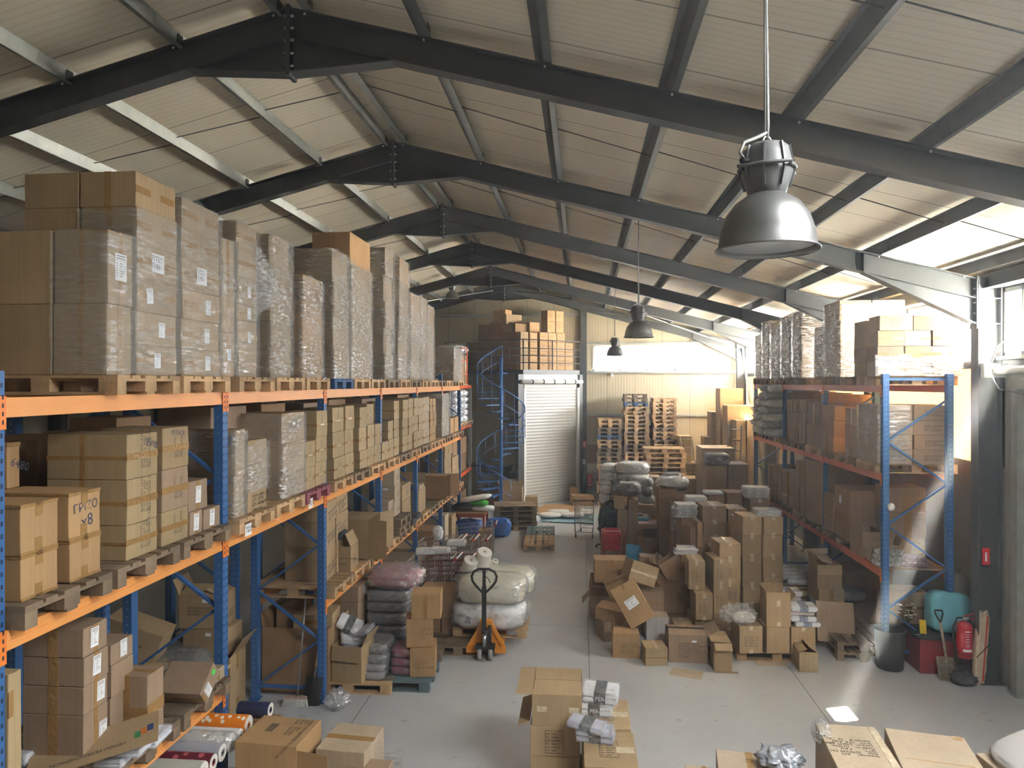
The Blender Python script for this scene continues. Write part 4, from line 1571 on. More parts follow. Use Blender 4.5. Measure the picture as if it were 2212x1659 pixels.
def colr(pxn, pxf, ys, base, level, X=RXF, depth=0.55, tint='k', desc='brown carton', jit=0.01, tape=None, wrap=None, deep=1, prints=None, labels=None):
    """A column whose aisle faces look towards -x (the rack by the windows): pxn = near edge, pxf = far edge."""
    k = nr.get(level, 0)
    nr[level] = k + 1
    y0, y1 = y_at(pxn, X), y_at(pxf, X) - 0.012
    pn = Vector((X, y0, 0))
    zs = [base] + [zline(pn, y) for y in ys]
    n = len(zs) - 1
    rnd = random.Random(int(pxn))
    for i in range(n):
        for d in range(deep):
            sx = depth - 0.012
            lab = '%s, %s, %s column on red-beamed %s shelf' % (desc, tier_word(i, n), ORD[k], level)
            if d:
                lab = 'wall-side carton, %s, %s column on red-beamed %s shelf' % (tier_word(i, n), ORD[k], level)
            carton((X + sx / 2 + d * depth + jit + rnd.uniform(-jit, jit), (y0 + y1) / 2, zs[i] + 0.001), (sx, y1 - y0 - 0.004, zs[i + 1] - zs[i] - 0.002), rnd.uniform(-0.006, 0.006), tint, lab,
                   'cartons on the %s shelf of the red-beamed rack' % level, tape=tape if (tape and not d) else (), prints=(prints(i) or ()) if prints and not d else (), labels=(labels(i) or ()) if labels and not d else ())
    if wrap:
        film_wrap(X - 0.004, X + depth, y0, y1, zs[0] + 0.01, zs[-1] - 0.01, 'clear stretch film round the %s column on red-beamed %s shelf' % (ORD[k], level), m=wrap, sides=('-x',), group='stretch film on the red-beamed rack')
    return zs


def fronts(Y, xs, rows, base, depth, desc, where, tints='k', group=None, tape=(), prints=None, jit=0.008, skip=()):
    """Cartons side by side facing the camera on the plane y = Y: xs = boundaries in metres, rows = heights of tiers."""
    z = base
    for r, h in enumerate(rows):
        for c_ in range(len(xs) - 1):
            if (c_, r) in skip:
                continue
            rnd = random.Random(c_ * 7 + r * 3 + int(Y * 10))
            x0, x1 = xs[c_], xs[c_ + 1]
            carton(((x0 + x1) / 2 + rnd.uniform(-jit, jit), Y + depth / 2 + rnd.uniform(0, jit * 2), z + 0.001), (x1 - x0 - 0.012, depth, h - 0.003), rnd.uniform(-0.01, 0.01),
                   tints[(c_ + r) % len(tints)], '%s, %s row, %s %s' % (desc, tier_word(r, len(rows)), ['aisle side', 'middle', 'wall side'][c_] if len(xs) == 4 else ['aisle side', 'wall side'][c_] if len(xs) == 3 else 'single', where), group, tape=tape, prints=(prints(c_, r) or ()) if prints else ())
        z += h
    return z


G3 = 'cartons stacked at the end of the red-beamed top shelf'
zt = fronts(11.45, [4.53, 4.93, 5.33, 5.74], [0.225, 0.235, 0.24], ZR3, 0.42, 'pale carton', 'of the end load over blue upright', 'wpk', G3, tape=(('-y', 0, 0.35, 0.42, 0.58), ('-y', 0.6, 1, 0.42, 0.58)))
fronts(11.45, [4.56, 5.06, 5.55], [0.235], zt, 0.42, 'pale printed carton', 'on top of the end load', 'wp', G3, prints=lambda c_, r: [('-y', '| | | |\n| | | |', 0.35, 0.6, 0.07, 0, FAINT)])
fronts(11.92, [4.53, 5.0, 5.45], [0.225, 0.235, 0.24, 0.2], ZR3, 0.5, 'brown carton', 'in the second rank of the end load', 'kp', G3)
fronts(13.05, [4.53, 5.08, 5.64], [0.335, 0.335, 0.335, 0.345], ZR3, 0.8, 'large tan carton', 'of the tall load by the windows', 'k', 'large cartons of the tall load by the windows')
film_wrap(4.5, 5.76, 11.45, 12.4, ZR3, ZR3 + 0.3, 'clear film round the foot of the end load over the blue upright', m='heavy_film', sides=('-x', '-y') if False else ('-y',), gap=0.014)
film_wrap(4.52, 5.6, 13.05, 13.85, ZR3, ZR3 + 1.3, 'clear stretch film round the tall load by the windows', m='heavy_film', sides=('-x',), gap=0.012)
for pxn, pxf, top, n in ((1784, 1757, 702, 3), (1730, 1711, 671, 4), (1708, 1687, 680, 4), (1685, 1664, 700, 3), (1662, 1646, 692, 4), (1645, 1630, 722, 3)):
    y0 = y_at(pxn, RXF)
    z1 = zline(Vector((RXF, y0, 0)), top)
    ys = []
    for i in range(1, n + 1):
        z = ZR3 + (z1 - ZR3) * i / n
        D = -RXF * _s + y0 * _c
        ys.append(829.5 - (z - EYE) / D * F + PIT * F)
    colr(pxn, pxf, ys, ZR3, 'top', depth=1.0, desc='wrapped brown carton', wrap='heavy_film')

PM = lambda c_, r: [('-y', 'Bamboo mattress protector\nQTY: 12 PCS\nSIZE: 140X200CM', 0.3, 0.55, 0.035)]
fronts(11.45, [4.53, 5.06, 5.6], [0.228, 0.228, 0.228, 0.228], ZR2, 0.36, 'printed brown carton', 'of middle shelf behind blue brace', 'p', 'printed cartons behind the blue brace', prints=PM)
fronts(11.83, [4.53, 5.06, 5.6], [0.228, 0.228, 0.228, 0.228], ZR2, 0.36, 'brown carton', 'in the second rank of the middle shelf', 'p', 'second rank of cartons behind the blue brace')
film_wrap(4.52, 5.0, 11.45, 12.2, ZR2 + 0.02, ZR2 + 0.9, 'clear film round the printed cartons behind the blue brace', m='stretch_film', sides=('-x',), gap=0.012)
TV = (('-x', 0.42, 0.58, 0, 1), ('-y', 0.45, 0.55, 0, 1))
colr(1850, 1823, [955, 919, 883], ZR2, 'middle', depth=0.5, tint='p', desc='tall brown carton', tape=TV)
colr(1800, 1772, [944, 909, 877], ZR2, 'middle', depth=1.0, tint='b', desc='dark brown carton', tape=TV)
colr(1769, 1742, [921, 870], ZR2, 'middle', depth=1.0, tint='p', desc='long brown carton', tape=TV)
for pxn, pxf in ((1738, 1724), (1723, 1711), (1710, 1698)):
    colr(pxn, pxf, [925, 893, 863], ZR2, 'middle', depth=0.9, tint='p', desc='taped brown carton', tape=TV)
# tall cartons laid flat against the windows on the middle shelf
for k in range(3):
    carton((5.2, 14.9 + k * 0.95, ZR2 + 0.82 + 0.02 * k), (0.8, 0.9, 0.2), 0.02, 'a', 'flat sunlit carton, %s along the wall side of the middle shelf' % ORD[k], 'flat sunlit cartons by the window wall')
    carton((5.35, 14.9 + k * 0.95, ZR2 + 0.001), (0.45, 0.85, 0.81 + 0.02 * k - 0.004), 0, 'k', 'tall carton under a flat one, %s along the wall side' % ORD[k], 'tall cartons by the window wall')
# rolled bundles in clear bags at the far end of the middle shelf
GREYFAB = mat('grey_bagged_fabric', (0.42, 0.43, 0.44), 0.75, var=0.25, scale=9)
WHITEFAB = mat('white_bagged_fabric', (0.72, 0.72, 0.70), 0.7, var=0.12, scale=7)
k = 0
for r in range(7):
    for c_ in range(3):
        y = 17.05 + c_ * 0.62 + (r % 2) * 0.2
        z = ZR2 + r * 0.17
        if r > 4 and c_ == 2:
            continue
        soft('bagged_roll', (4.72 - 0.05 * (r < 3) + 0.02 * (k % 3), y, z), (0.85, 0.5, 0.19), GREYFAB if (r + c_) % 2 else WHITEFAB, 'grey rolled bundle in clear film, layer %s, place %s on middle shelf' % (['one', 'two', 'three', 'four', 'five', 'six', 'seven'][r], ['one', 'two', 'three'][c_]), 'bagged roll', 'bagged bundles piled on the red-beamed middle shelf', rz=0.05 * ((k % 5) - 2), film='clear_bag_film', wr=0.12)
        k += 1
soft('bagged_mattress', (4.62, 18.9, ZR2), (0.35, 0.3, 0.9), mat('dark_grey_fabric', (0.09, 0.09, 0.095), 0.8), 'dark tall bundle in film standing behind the grey rolled bundles', 'bagged bundle', film='clear_bag_film', e=5)

# lower shelf of the window-wall rack
bm = NB(); box(bm, (RX + 0.06, 11.46, Q1[0]), (RX + 0.97, 12.6, Q1[0] + 0.02))
tag(obj('shelf_board', bm, mat('brown_chipboard', (0.24, 0.15, 0.085), 0.7, var=0.15)), 'brown chipboard panel laid across the red lower beams', 'shelf board')
zb = Q1[0] + 0.021
fronts(12.1, [4.95, 5.55], [0.33, 0.42, 0.4], zb, 0.5, 'large brown carton', 'on the chipboard panel behind blue upright', 'kpb', 'large cartons on the chipboard panel', tape=(('-y', 0.4, 0.62, 0, 1),), prints=lambda c_, r: [('-y', 'QTY: 24\nN.W.\nG.W.\nMEAS', 0.62, 0.7, 0.04, 0, FAINT)])
open_carton((4.72, 12.35, zb), (0.34, 0.52, 0.42), 0.02, 'p', 'torn open carton with a raised flap on the red lower shelf', None, flaps={'-x': 5, '-y': 170}, flap_len=0.3)
open_carton((4.78, 11.85, zb), (0.4, 0.26, 0.3), -0.06, 'k', 'small open carton spilling fabric beside blue upright on lower shelf', None, flaps={'-x': 150, '+x': 20}, flap_len=0.12)
PATT = mat('patterned_fabric', (0.5, 0.48, 0.44), 0.7, var=0.6, scale=30)
for k in range(3):
    soft('fabric_pack', (4.72 + 0.02 * k, 11.62, zb + k * 0.085), (0.36, 0.24, 0.085), PATT, ['lowest', 'middle', 'uppermost'][k] + ' of three patterned fabric packs by the blue upright', 'fabric pack', None, film='clear_bag_film', e=5, rz=0.1 * k)
for k in range(2):
    soft('fabric_pack', (5.12, 11.64, zb + k * 0.08), (0.36, 0.26, 0.08), mat('maroon_pattern_fabric', (0.24, 0.12, 0.13), 0.7, var=0.6, scale=30), ['lower', 'upper'][k] + ' of two maroon fabric packs on the chipboard panel', 'fabric pack', None, film='clear_bag_film', e=5, rz=-0.1 * k)
colr(1835, 1800, [1115, 1060], ZR1, 'lower', depth=0.9, tint='b', desc='dark brown carton', labels=lambda i: [('-x', 0.4, 0.5, 0.1, 0.14, 6)] if i else None)
colr(1799, 1778, [1125, 1072], ZR1, 'lower', depth=0.9, tint='b', desc='dark brown carton')
colr(1774, 1739, [1072, 1002], ZR1, 'lower', depth=0.8, tint='p', desc='tall brown carton')
colr(1737, 1717, [1100, 1060, 1000], ZR1, 'lower', depth=0.8, tint='p', desc='brown carton', tape=TV)
colr(1716, 1688, [1080, 1052, 1024], ZR1, 'lower', depth=0.6, tint='p', desc='taped brown carton', tape=TV)
colr(1686, 1672, [1045, 1026, 1008], ZR1, 'lower', depth=0.6, tint='k', desc='brown carton', tape=TV)
colr(1671, 1658, [1043, 1025, 1007], ZR1, 'lower', depth=0.6, tint='k', desc='brown carton', tape=TV)

# under the window-wall rack, on the floor
C3 = crop(1600, 980, 0.3134)
GF = 'cartons on the floor under the red-beamed rack'
fcols(C3(1012, 1205), C3(1160, 1200), [C3(0, 1050)[1]], 0.4, tint='k', desc='taped brown carton', where='on the floor behind the blue upright', group=GF, tape=lambda i: (('-y', 0.42, 0.58, 0, 1), ('+z', 0.42, 0.58, 0, 1)))
fronts(12.2, [5.0, 5.55], [0.45, 0.3], 0.0, 0.5, 'brown carton', 'on the floor beside the blue bag', 'p', GF)
fronts(11.75, [4.92, 5.42], [0.24], 0.76, 0.42, 'tan carton with open end', 'above the floor cartons beside blue bag', 'w', GF, prints=lambda c_, r: [('-y', '| | |\n| | |', 0.45, 0.6, 0.05, 0, FAINT)])
fronts(11.75, [4.97, 5.5], [0.74], 0.0, 0.42, 'dented brown carton', 'under the tan open-ended one', 'p', GF)
fronts(13.2, [4.7, 5.5], [0.5, 0.45], 0.0, 0.6, 'dim brown carton', 'deep under the lower shelf', 'b', GF)
BROWNSHEET = BROWN
bm = NB(); box(bm, (-0.28, -0.004, 0), (0.28, 0.004, 0.62))
tag(obj('cardboard_sheet', bm, T['p'], None, (4.05, 11.8, 0.15), (R(-18), 0, -0.15)), 'brown cardboard sheet leaning over pallets below the red lower shelf', 'cardboard sheet')
for k in range(2):
    pallet(4.35 + k * 0.0, 12.0, 0.001 + k * DK, R(88), ['lower', 'upper'][k] + ' of two dark pallets on the floor below the red beams', None, 'dark')
names = ['bottom', 'middle', 'top open']
st, (mid, w, rz, zs) = fcols(C3(532, 1252), C3(714, 1255), [C3(0, 1095)[1], C3(0, 935)[1]], 0.5, tint='k', desc='brown carton', where='beside the red-beamed rack', group='stack beside the red-beamed rack', labels=lambda i: [('-y', 0.62, 0.55, 0.12, 0.11, 5)] if i == 0 else None, tape=lambda i: (('-y', 0.42, 0.6, 0, 1),))
open_carton((mid.x - 0.01, mid.y, zs[-1] + 0.001), (w - 0.03, 0.42, 0.40), rz, 'k', 'open carton with a folded flap, topmost beside the red-beamed rack', 'stack beside the red-beamed rack', flaps={'-y': 160, '-x': 8}, flap_len=0.16)
# bundles in dark film and rolls stacked on the floor in front of the rack
GOLD = mat('golden_rolled_fabric', (0.40, 0.29, 0.14), 0.6, var=0.2)
CHAR = mat('charcoal_bundle', (0.06, 0.06, 0.065), 0.7, var=0.2)


def roll(name, p0, p1, r, m, label, cat, group=None, end=None, film=None, core=True):
    """Cloth or foil rolled on a tube, from p0 to p1."""
    p0, p1 = Vector(p0), Vector(p1)
    L_ = (p1 - p0).length
    bm = NB()
    lathe(bm, [(0.012, 0.0), (0.028, 0.0), (0.028, 0.004), (r * 0.96, 0.0), (r, 0.008), (r, L_ - 0.008), (r * 0.96, L_), (0.028, L_ - 0.004), (0.028, L_), (0.012, L_)], 28)
    o = obj(name, bm, m, None, p0)
    o.rotation_euler = (p1 - p0).to_track_quat('Z', 'Y').to_euler()
    tag(o, label, cat, group)
    if end is not None:
        bm = NB()
        lathe(bm, [(0.03, L_ + 0.0015), (r * 0.95, L_ + 0.0015)], 28); lathe(bm, [(0.03, -0.0015), (r * 0.95, -0.0015)], 28)
        obj('roll_end', bm, end, o, recalc=False)
    if film:
        bm = NB()
        n = 28
        prof = [(0.03, L_ + 0.07), (0.05, L_ + 0.03), (r * 1.04, L_ + 0.012), (r * 1.05, L_ * 0.5), (r * 1.05, 0.0)]
        lathe(bm, prof, n)
        for v in bm.verts:
            v.co.x *= 1 + 0.12 * mnoise.noise((v.co.x * 40, v.co.y * 40, v.co.z * 6))
            v.co.y *= 1 + 0.12 * mnoise.noise((v.co.y * 40, v.co.x * 40, v.co.z * 6))
        obj('plastic_cover', bm, film, o, recalc=False)
    return o


k = 0
for r in range(5):
    for c_ in range(5):
        y = 13.2 + c_ * 0.26 + (r % 2) * 0.12
        x = 3.95 if c_ % 2 else 4.0
        gold = c_ < 2 and 0 < r < 4
        roll('fabric_roll', (x - 0.32, y, 0.3 + 0.105 * r), (x + 0.45, y, 0.3 + 0.105 * r), 0.058, GOLD if gold else GREYFAB,
             '%s bagged fabric roll, layer %s, %s from the near end, below the red beams' % ('golden' if gold else 'silvery', ['one', 'two', 'three', 'four', 'five'][r], ORD[c_]), 'fabric roll', 'fabric rolls piled below the red beams', film='clear_bag_film' if not gold else None)
for k, (x, y, z, sx, sy, sz) in enumerate(((4.0, 13.7, 0.0, 0.8, 1.4, 0.24), (4.25, 12.85, 0.0, 0.7, 0.5, 0.34), (4.3, 12.85, 0.34, 0.7, 0.5, 0.22), (4.45, 12.85, 0.56, 0.8, 0.55, 0.16))):
    soft('bagged_bundle', (x, y, z), (sx, sy, sz), CHAR, ['long flat dark bundle under the fabric rolls', 'lowest dark bundle in film beside the open-topped stack', 'middle dark bundle in film beside the fabric rolls', 'uppermost dark bundle in film below the red beam'][k], 'bagged bundle', 'dark bundles below the red beams', film='clear_bag_film', e=4)
for k, (x, y, z, a, b_) in enumerate(((4.25, 13.0, 1.2, 30, 35), (4.15, 12.7, 1.05, -50, 70), (4.2, 13.3, 1.25, 10, -20))):
    bm = NB(); box(bm, (-0.2, -0.13, 0), (0.2, 0.13, 0.006))
    tag(obj('cardboard_sheet', bm, T['w'], None, (x, y, z), (R(a), R(b_ * 0.4), R(b_))), ['loose pale cardboard flap on the fabric rolls', 'curled cardboard flap hanging beside the red beam', 'pale card lying behind the fabric rolls'][k], 'cardboard sheet')


# ------------------------------------------------------------------ the heap of cartons in the middle of the floor
K = crop(1240, 1160, 0.25316)
K4 = crop(1240, 960, 0.18083)
ROLL_TXT = 'BRAND: HOME\nMODEL: 4021\nQTY: 6 PCS\nCOLOR:\nSIZE:\nN.W.:'


def form_print(o, size, face='-y', u=0.22, v=0.26, w=0.56, h=0.36):
    """The framed form printed on the plain cartons."""
    bm = NB()
    f, W_, H_ = face_map(face, *size)
    e = 0.004
    for a, b_, c_, d in ((u, u + w, v, v + e / H_), (u, u + w, v + h - e / H_, v + h), (u, u + e / W_, v, v + h), (u + w - e / W_, u + w, v, v + h)):
        patch(bm, face, size, a, b_, c_, d, 0.001)
    for i in range(6):
        y = v + h * (0.84 - 0.145 * i)
        patch(bm, face, size, u + w * 0.05, u + w * (0.2 if i % 2 else 0.26), y, y + 0.005 / H_, 0.001)
        patch(bm, face, size, u + w * 0.36, u + w * (0.62 + 0.3 * ((i * 37) % 5) / 5), y, y + 0.006 / H_, 0.001)
    obj('printed_form', bm, INK, o)


def with_forms(lst, face='-y', **k):
    for o in lst:
        bb = [Vector(v) for v in o.bound_box]
        size = (max(v.x for v in bb) * 2, max(v.y for v in bb) * 2, max(v.z for v in bb))
        form_print(o, size, face, **k)


CT = lambda i: (('-y', 0.42, 0.58, 0.84, 1.0), ('-y', 0.42, 0.58, 0.0, 0.14), ('+z', 0.42, 0.58, 0, 1))
GP = 'plain cartons heaped on the aisle floor'
# front row on the floor
a = floor_at(*K(330, 1030)); b_ = floor_at(*K(557, 1034))
open_carton(((a.x + b_.x) / 2, a.y + 0.2, 0), (b_.x - a.x, 0.4, zline(a, K(0, 828)[1])), 0.02, 'a', 'amber carton with its left flap up, in front of the heap', None, flaps={'-x': -4, '-y': -78, '+y': -82}, flap_len={'-x': 0.2, '-y': 0.19, '+y': 0.19},
            prints=(('-y', 'HOME TEXTILE\nBAMBOO COTTON SET\nQTY: 6 PCS\nSIZE: 90X190\nCTN: NO.', 0.25, 0.55, 0.04, 0, FAINT),))
fcols(K(610, 1103), K(806, 1100), [K(0, 955)[1]], 0.36, tint='y', desc='small low taped carton', where='in front of the heap beside the amber one', tape=lambda i: (('-y', 0, 1, 0.42, 0.5),), clear=lambda i: (('+z', 0.45, 0.6, 0, 1),))
a = floor_at(*K(808, 1068)); b_ = floor_at(*K(1138, 1068))
c = open_carton(((a.x + b_.x) / 2, a.y + 0.24, 0), (b_.x - a.x, 0.48, zline(a, K(0, 835)[1])), 0.0, 'p', 'wide brown printed carton with half-open lid, front of the heap', None, flaps={'-y': -84, '+y': -80, '+x': 62}, flap_len={'-y': 0.23, '+y': 0.23, '+x': 0.2},
                prints=(('-y', 'UNDERBLANKET\nBAMBOO COTTON TOWEL\nSIZE: 140X200CM\nCOLOUR: CHARCOAL\nQUANTITY: 10 PCS\nCTN NO.:', 0.25, 0.66, 0.042),), labels=(('-y', 0.65, 0.78, 0.07, 0.035, 3),))
a = floor_at(*K(1195, 1142)); b_ = floor_at(*K(1345, 1142))
open_carton(((a.x + b_.x) / 2, a.y + 0.27, 0), (b_.x - a.x, 0.54, zline(a, K(0, 965)[1]) + 0.1), 0.0, 'k', 'narrow carton with its end flap hanging open beside the pallet', None, flaps={'-y': 125, '+y': -85, '+x': -86}, flap_len={'-y': 0.13, '+y': 0.2, '+x': 0.3})
pp = floor_at(*K(1358, 1172)); pq = floor_at(*K(1198, 1172))
bm = NB(); box(bm, (0, 0, 0), (0.34, 0.06, 0.005)); tag(obj('cardboard_flap', bm, T['k'], None, (a.x, a.y - 0.075, 0.001)), 'loose flap on the floor under the narrow open carton', 'cardboard sheet')
p = floor_at(*K(960, 1165))
bm = NB(); box(bm, (-0.23, -0.14, 0), (0.23, 0.14, 0.004)); tag(obj('cardboard_sheet', bm, T['w'], None, (p.x, p.y, 0.001), (0, 0, R(-18))), 'pale cardboard scrap lying alone on the floor before the heap', 'cardboard sheet')
p = floor_at(*K(1680, 1078))
bm = NB(); box(bm, (-0.24, -0.1, 0), (0.24, 0.1, 0.004)); tag(obj('cardboard_sheet', bm, T['w'], None, (p.x, p.y, 0.001), (0, 0, R(3))), 'flat cardboard scrap on the floor before the loaded pallet', 'cardboard sheet')
# loaded pallet
a = floor_at(*K(1383, 1055)); b_ = floor_at(*K(1762, 1058))
px0, py0 = a.x, a.y
pallet(px0 + 0.62, py0 + 0.42, 0, 0, 'low wooden pallet under the plain cartons at the front of the heap', None, 'wood')
G5 = 'plain cartons on the low pallet'
e1, _ = fcols(K(1412, 995), K(1616, 993), [K(0, 762)[1]], 0.42, z0=DK, tint='k', desc='printed carton', where='on the low pallet under the plastic bag', group=G5, clear=CT)
with_forms(e1)
e2, _ = fcols(K(1640, 996), K(1846, 996), [K(0, 770)[1]], 0.42, z0=DK, tint='k', desc='plain carton', where='on the low pallet under the open one', group=G5)
e3, _ = fcols(K(1852, 1000), K(2066, 998), [K(0, 772)[1]], 0.42, z0=DK, tint='k', desc='plain carton', where='overhanging the low pallet, under foil-banded packs', group=G5, clear=CT)
o2 = e2[0]
h2 = DK + 0.001 + max(v[2] for v in o2.bound_box)
sx2 = max(v[0] for v in o2.bound_box) * 2
open_carton((o2.location.x + 0.03, o2.location.y, h2 + 0.002), (sx2, 0.40, 0.40), 0.0, 'k', 'open carton on the low pallet, its flaps standing up', G5, flaps={'-y': 8, '+y': 2, '-x': 4, '+x': 40}, flap_len={'-y': 0.13, '+y': 0.16, '-x': 0.14, '+x': 0.13}, clear=(('-y', 0.42, 0.58, 0.78, 1), ('-y', 0.42, 0.58, 0.02, 0.18)))
SHEETW = mat('white_folded_linen', (0.74, 0.73, 0.74), 0.6, var=0.06, scale=10)
PINKW = mat('pinkish_folded_linen', (0.62, 0.50, 0.47), 0.6, var=0.08, scale=10)
BLUEP = mat('blue_patterned_band', (0.18, 0.22, 0.34), 0.5, var=0.9, scale=34)
GREYL = mat('lilac_grey_linen', (0.42, 0.41, 0.48), 0.6, var=0.08, scale=10)
BLACKB = mat('black_paper_band', (0.02, 0.022, 0.02), 0.5)


def pack(loc, size, m, label, group=None, rz=0.0, tilt=(0, 0), band=None, film='clear_bag_film', words=None, layers=1):
    """A folded set of bed linen in a clear bag with a paper band."""
    sx, sy, sz = size
    bm = NB()
    hz = sz / layers
    for i in range(layers):
        vs = box(bm, (-sx / 2, -sy / 2, i * hz), (sx / 2, sy / 2, (i + 1) * hz - 0.002))
    bmesh.ops.bevel(bm, geom=list(bm.edges), offset=min(hz * 0.28, 0.016), segments=2, affect='EDGES')
    o = obj('linen_pack', bm, m, None, loc, (tilt[0], tilt[1], rz), smooth=False)
    tag(o, label, 'linen pack', group)
    if band:
        bm = NB(); box(bm, (-sx * 0.16, -sy / 2 - 0.0015, -0.0005), (sx * 0.16, sy / 2 + 0.0015, sz + 0.001)); obj('paper_band', bm, band, o)
        if words:
            lettering('band_print', words, '-y', size, 0.38, 0.3, sz * 0.5, 0, PAPER, o, 0.003)
    if film:
        bm = NB(); box(bm, (-sx / 2 - 0.004, -sy / 2 - 0.004, -0.0), (sx / 2 + 0.004, sy / 2 + 0.004, sz + 0.004)); obj('plastic_cover', bm, film, o)
    return o


o3 = e3[0]
z = DK + 0.002 + max(v[2] for v in o3.bound_box)
GQ = 'linen packs on the overhanging carton'
for k, (dx, dy, rz, h, bnd) in enumerate(((0.09, -0.06, 0.03, 0.07, BLUEP), (0.04, -0.05, -0.05, 0.075, BLUEP), (0.02, 0.0, 0.02, 0.06, None), (0.06, -0.03, -0.08, 0.075, BLUEP))):
    pack((o3.location.x + dx, o3.location.y + dy, z), (0.38, 0.3, h), SHEETW if k != 2 else PINKW, '%s of four linen packs on the overhanging carton' % ['lowest', 'second', 'third', 'uppermost'][k], GQ, rz, band=bnd)
    z += h + 0.006
back = e3[0].location + Vector((-0.04, 0.55, 0))
fcz = carton((back.x, back.y, 0.0), (0.4, 0.4, 0.58), 0, 'k', 'tall plain carton behind the overhanging one, topped with linen packs', GP)
z = 0.584
for k, (dx, rz, h, bnd) in enumerate(((0, 0.02, 0.09, None), (0.02, -0.04, 0.075, BLUEP), (0.0, 0.05, 0.08, None), (0.03, -0.02, 0.075, BLUEP))):
    pack((back.x + dx, back.y - 0.02, z), (0.4, 0.3, h), PINKW if bnd is None else SHEETW, '%s of four linen packs on the tall carton behind' % ['lowest', 'second', 'third', 'uppermost'][k], 'linen packs on the tall carton', rz, band=bnd)
    z += h + 0.006
# small open box before the pallet
a = floor_at(*K(1925, 1155)); b_ = floor_at(*K(2077, 1155))
open_carton(((a.x + b_.x) / 2, a.y + 0.24, 0), (b_.x - a.x, 0.46, zline(a, K(0, 985)[1])), 0.0, 'y', 'small tan carton gaping open before the overhanging one', None, flaps={'-x': -72, '+x': -58, '-y': 95, '+y': -80}, flap_len={'-x': 0.12, '+x': 0.14, '-y': 0.02, '+y': 0.2})
# plastic bag on the first carton
o1 = e1[0]
zb_ = DK + 0.002 + max(v[2] for v in o1.bound_box)
bag = soft('plastic_bag', (o1.location.x - 0.05, o1.location.y - 0.06, zb_), (0.62, 0.42, 0.30), mat('cream_cloth', (0.66, 0.60, 0.50), 0.8, var=0.15), 'crumpled clear plastic bag with cream cloth on a low pallet carton', 'plastic bag', wr=0.2, e=2.2)
bag.scale = (0.55, 0.6, 0.55)
bm = rounded_block((0.95, 0.62, 0.5), e=2.2, n=(26, 16), wr=0.38, wscale=3.4, seed=3)
obj('clear_sack', bm, 'clear_bag_film', bag, (-0.16, 0.0, -0.001))

# stacks behind the front row
st, (m1, w1, r1, z1s) = fcols((1552, 1381), (1600, 1381), [1309, 1260, 1207, 1174], 0.52, tint='k', desc='plain carton', where='on the pallet behind the plastic bag', group=GP, z0=0.0, z_base=DK, clear=CT, jit=0.012)
pallet(m1.x, m1.y + 0.1, 0, R(90), 'wooden pallet under the tall plain stack behind the plastic bag', None, 'wood')
with_forms(st[:3])
H1, (mh, wh, rh, zh) = fcols((1540, 1388), (1574, 1388), [1326, 1265, 1209], 0.52, tint='k', desc='slim plain carton', where='with printed forms beside the plastic bag', group=GP, clear=CT)
with_forms(H1)
H2, (mh2, wh2, rh2, zh2) = fcols((1500, 1391), (1538, 1391), [1336], 0.52, tint='k', desc='low slim carton', where='below the leaning-out printed one', group=GP, clear=CT)
H2b = carton((mh2.x + 0.02, mh2.y - 0.1, zh2[-1] + 0.001), (0.28, 0.52, 0.43), 0.03, 'k', 'slim printed carton leaning out over the low one', GP, clear=CT(0))
with_forms(H2 + [H2b])
H3 = carton((mh2.x - 0.06, mh2.y + 0.1, zh2[-1] + 0.436), (0.27, 0.5, 0.47), 0.0, 'k', 'topmost slim printed carton with crossed clear tape', GP, clear=CT(0))
with_forms([H3])
fcols((1457, 1395), (1500, 1396), [1353], 0.45, tint='p', desc='low carton', where='with bright crossed tape between heap and slim stacks', group=GP, clear=lambda i: (('+z', 0.4, 0.6, 0, 1), ('+z', 0, 1, 0.4, 0.6), ('-y', 0.42, 0.58, 0.7, 1)))
# wall of stacks behind
fcols((1648, 1354), (1692, 1352), [1310, 1268, 1246, 1204, 1157, 1118], 0.5, tint='k', desc='plain carton', where='under silver packs, nearest the rolls', group=GP, z_base=0.0, clear=CT, jit=0.01)
fcols((1604, 1352), (1647, 1352), [1305, 1268, 1203, 1157, 1116], 0.5, tint='k', desc='plain carton', where='two stacks from the rolls', group=GP, clear=CT, jit=0.012)
b3, _ = fcols((1518, 1300), (1570, 1300), [1262, 1212, 1160, 1127, 1093], 0.6, tint='p', desc='brown carton', where='at the corner of the block by worktable', group=GP, clear=CT, jit=0.012)
fcols((1572, 1296), (1614, 1296), [1250, 1195, 1128, 1100], 0.6, tint='k', desc='brown carton', where='second in the block from the worktable', group=GP, clear=CT, jit=0.012)
fcols((1593, 1335), (1638, 1335), [1290, 1245, 1200, 1157, 1120], 0.45, tint='k', desc='plain carton', where='third in the block from the worktable', group=GP, clear=CT, jit=0.012)
fcols((1620, 1270), (1664, 1270), [1225, 1180, 1125, 1078], 0.6, tint='p', desc='brown carton', where='at the rear of the block', group=GP, clear=CT, jit=0.012)
fcols((1530, 1262), (1566, 1262), [1220, 1170, 1120, 1085, 1070], 0.5, tint='p', desc='brown carton', where='in the second rank by the worktable', group=GP, jit=0.012)
fcols((1570, 1258), (1605, 1258), [1220, 1170, 1120, 1085, 1064], 0.5, tint='p', desc='brown carton', where='in the second rank of the block, middle', group=GP, jit=0.012)
SIL = mat('silver_folded_packs', (0.45, 0.44, 0.44), 0.45, var=0.35, scale=16)


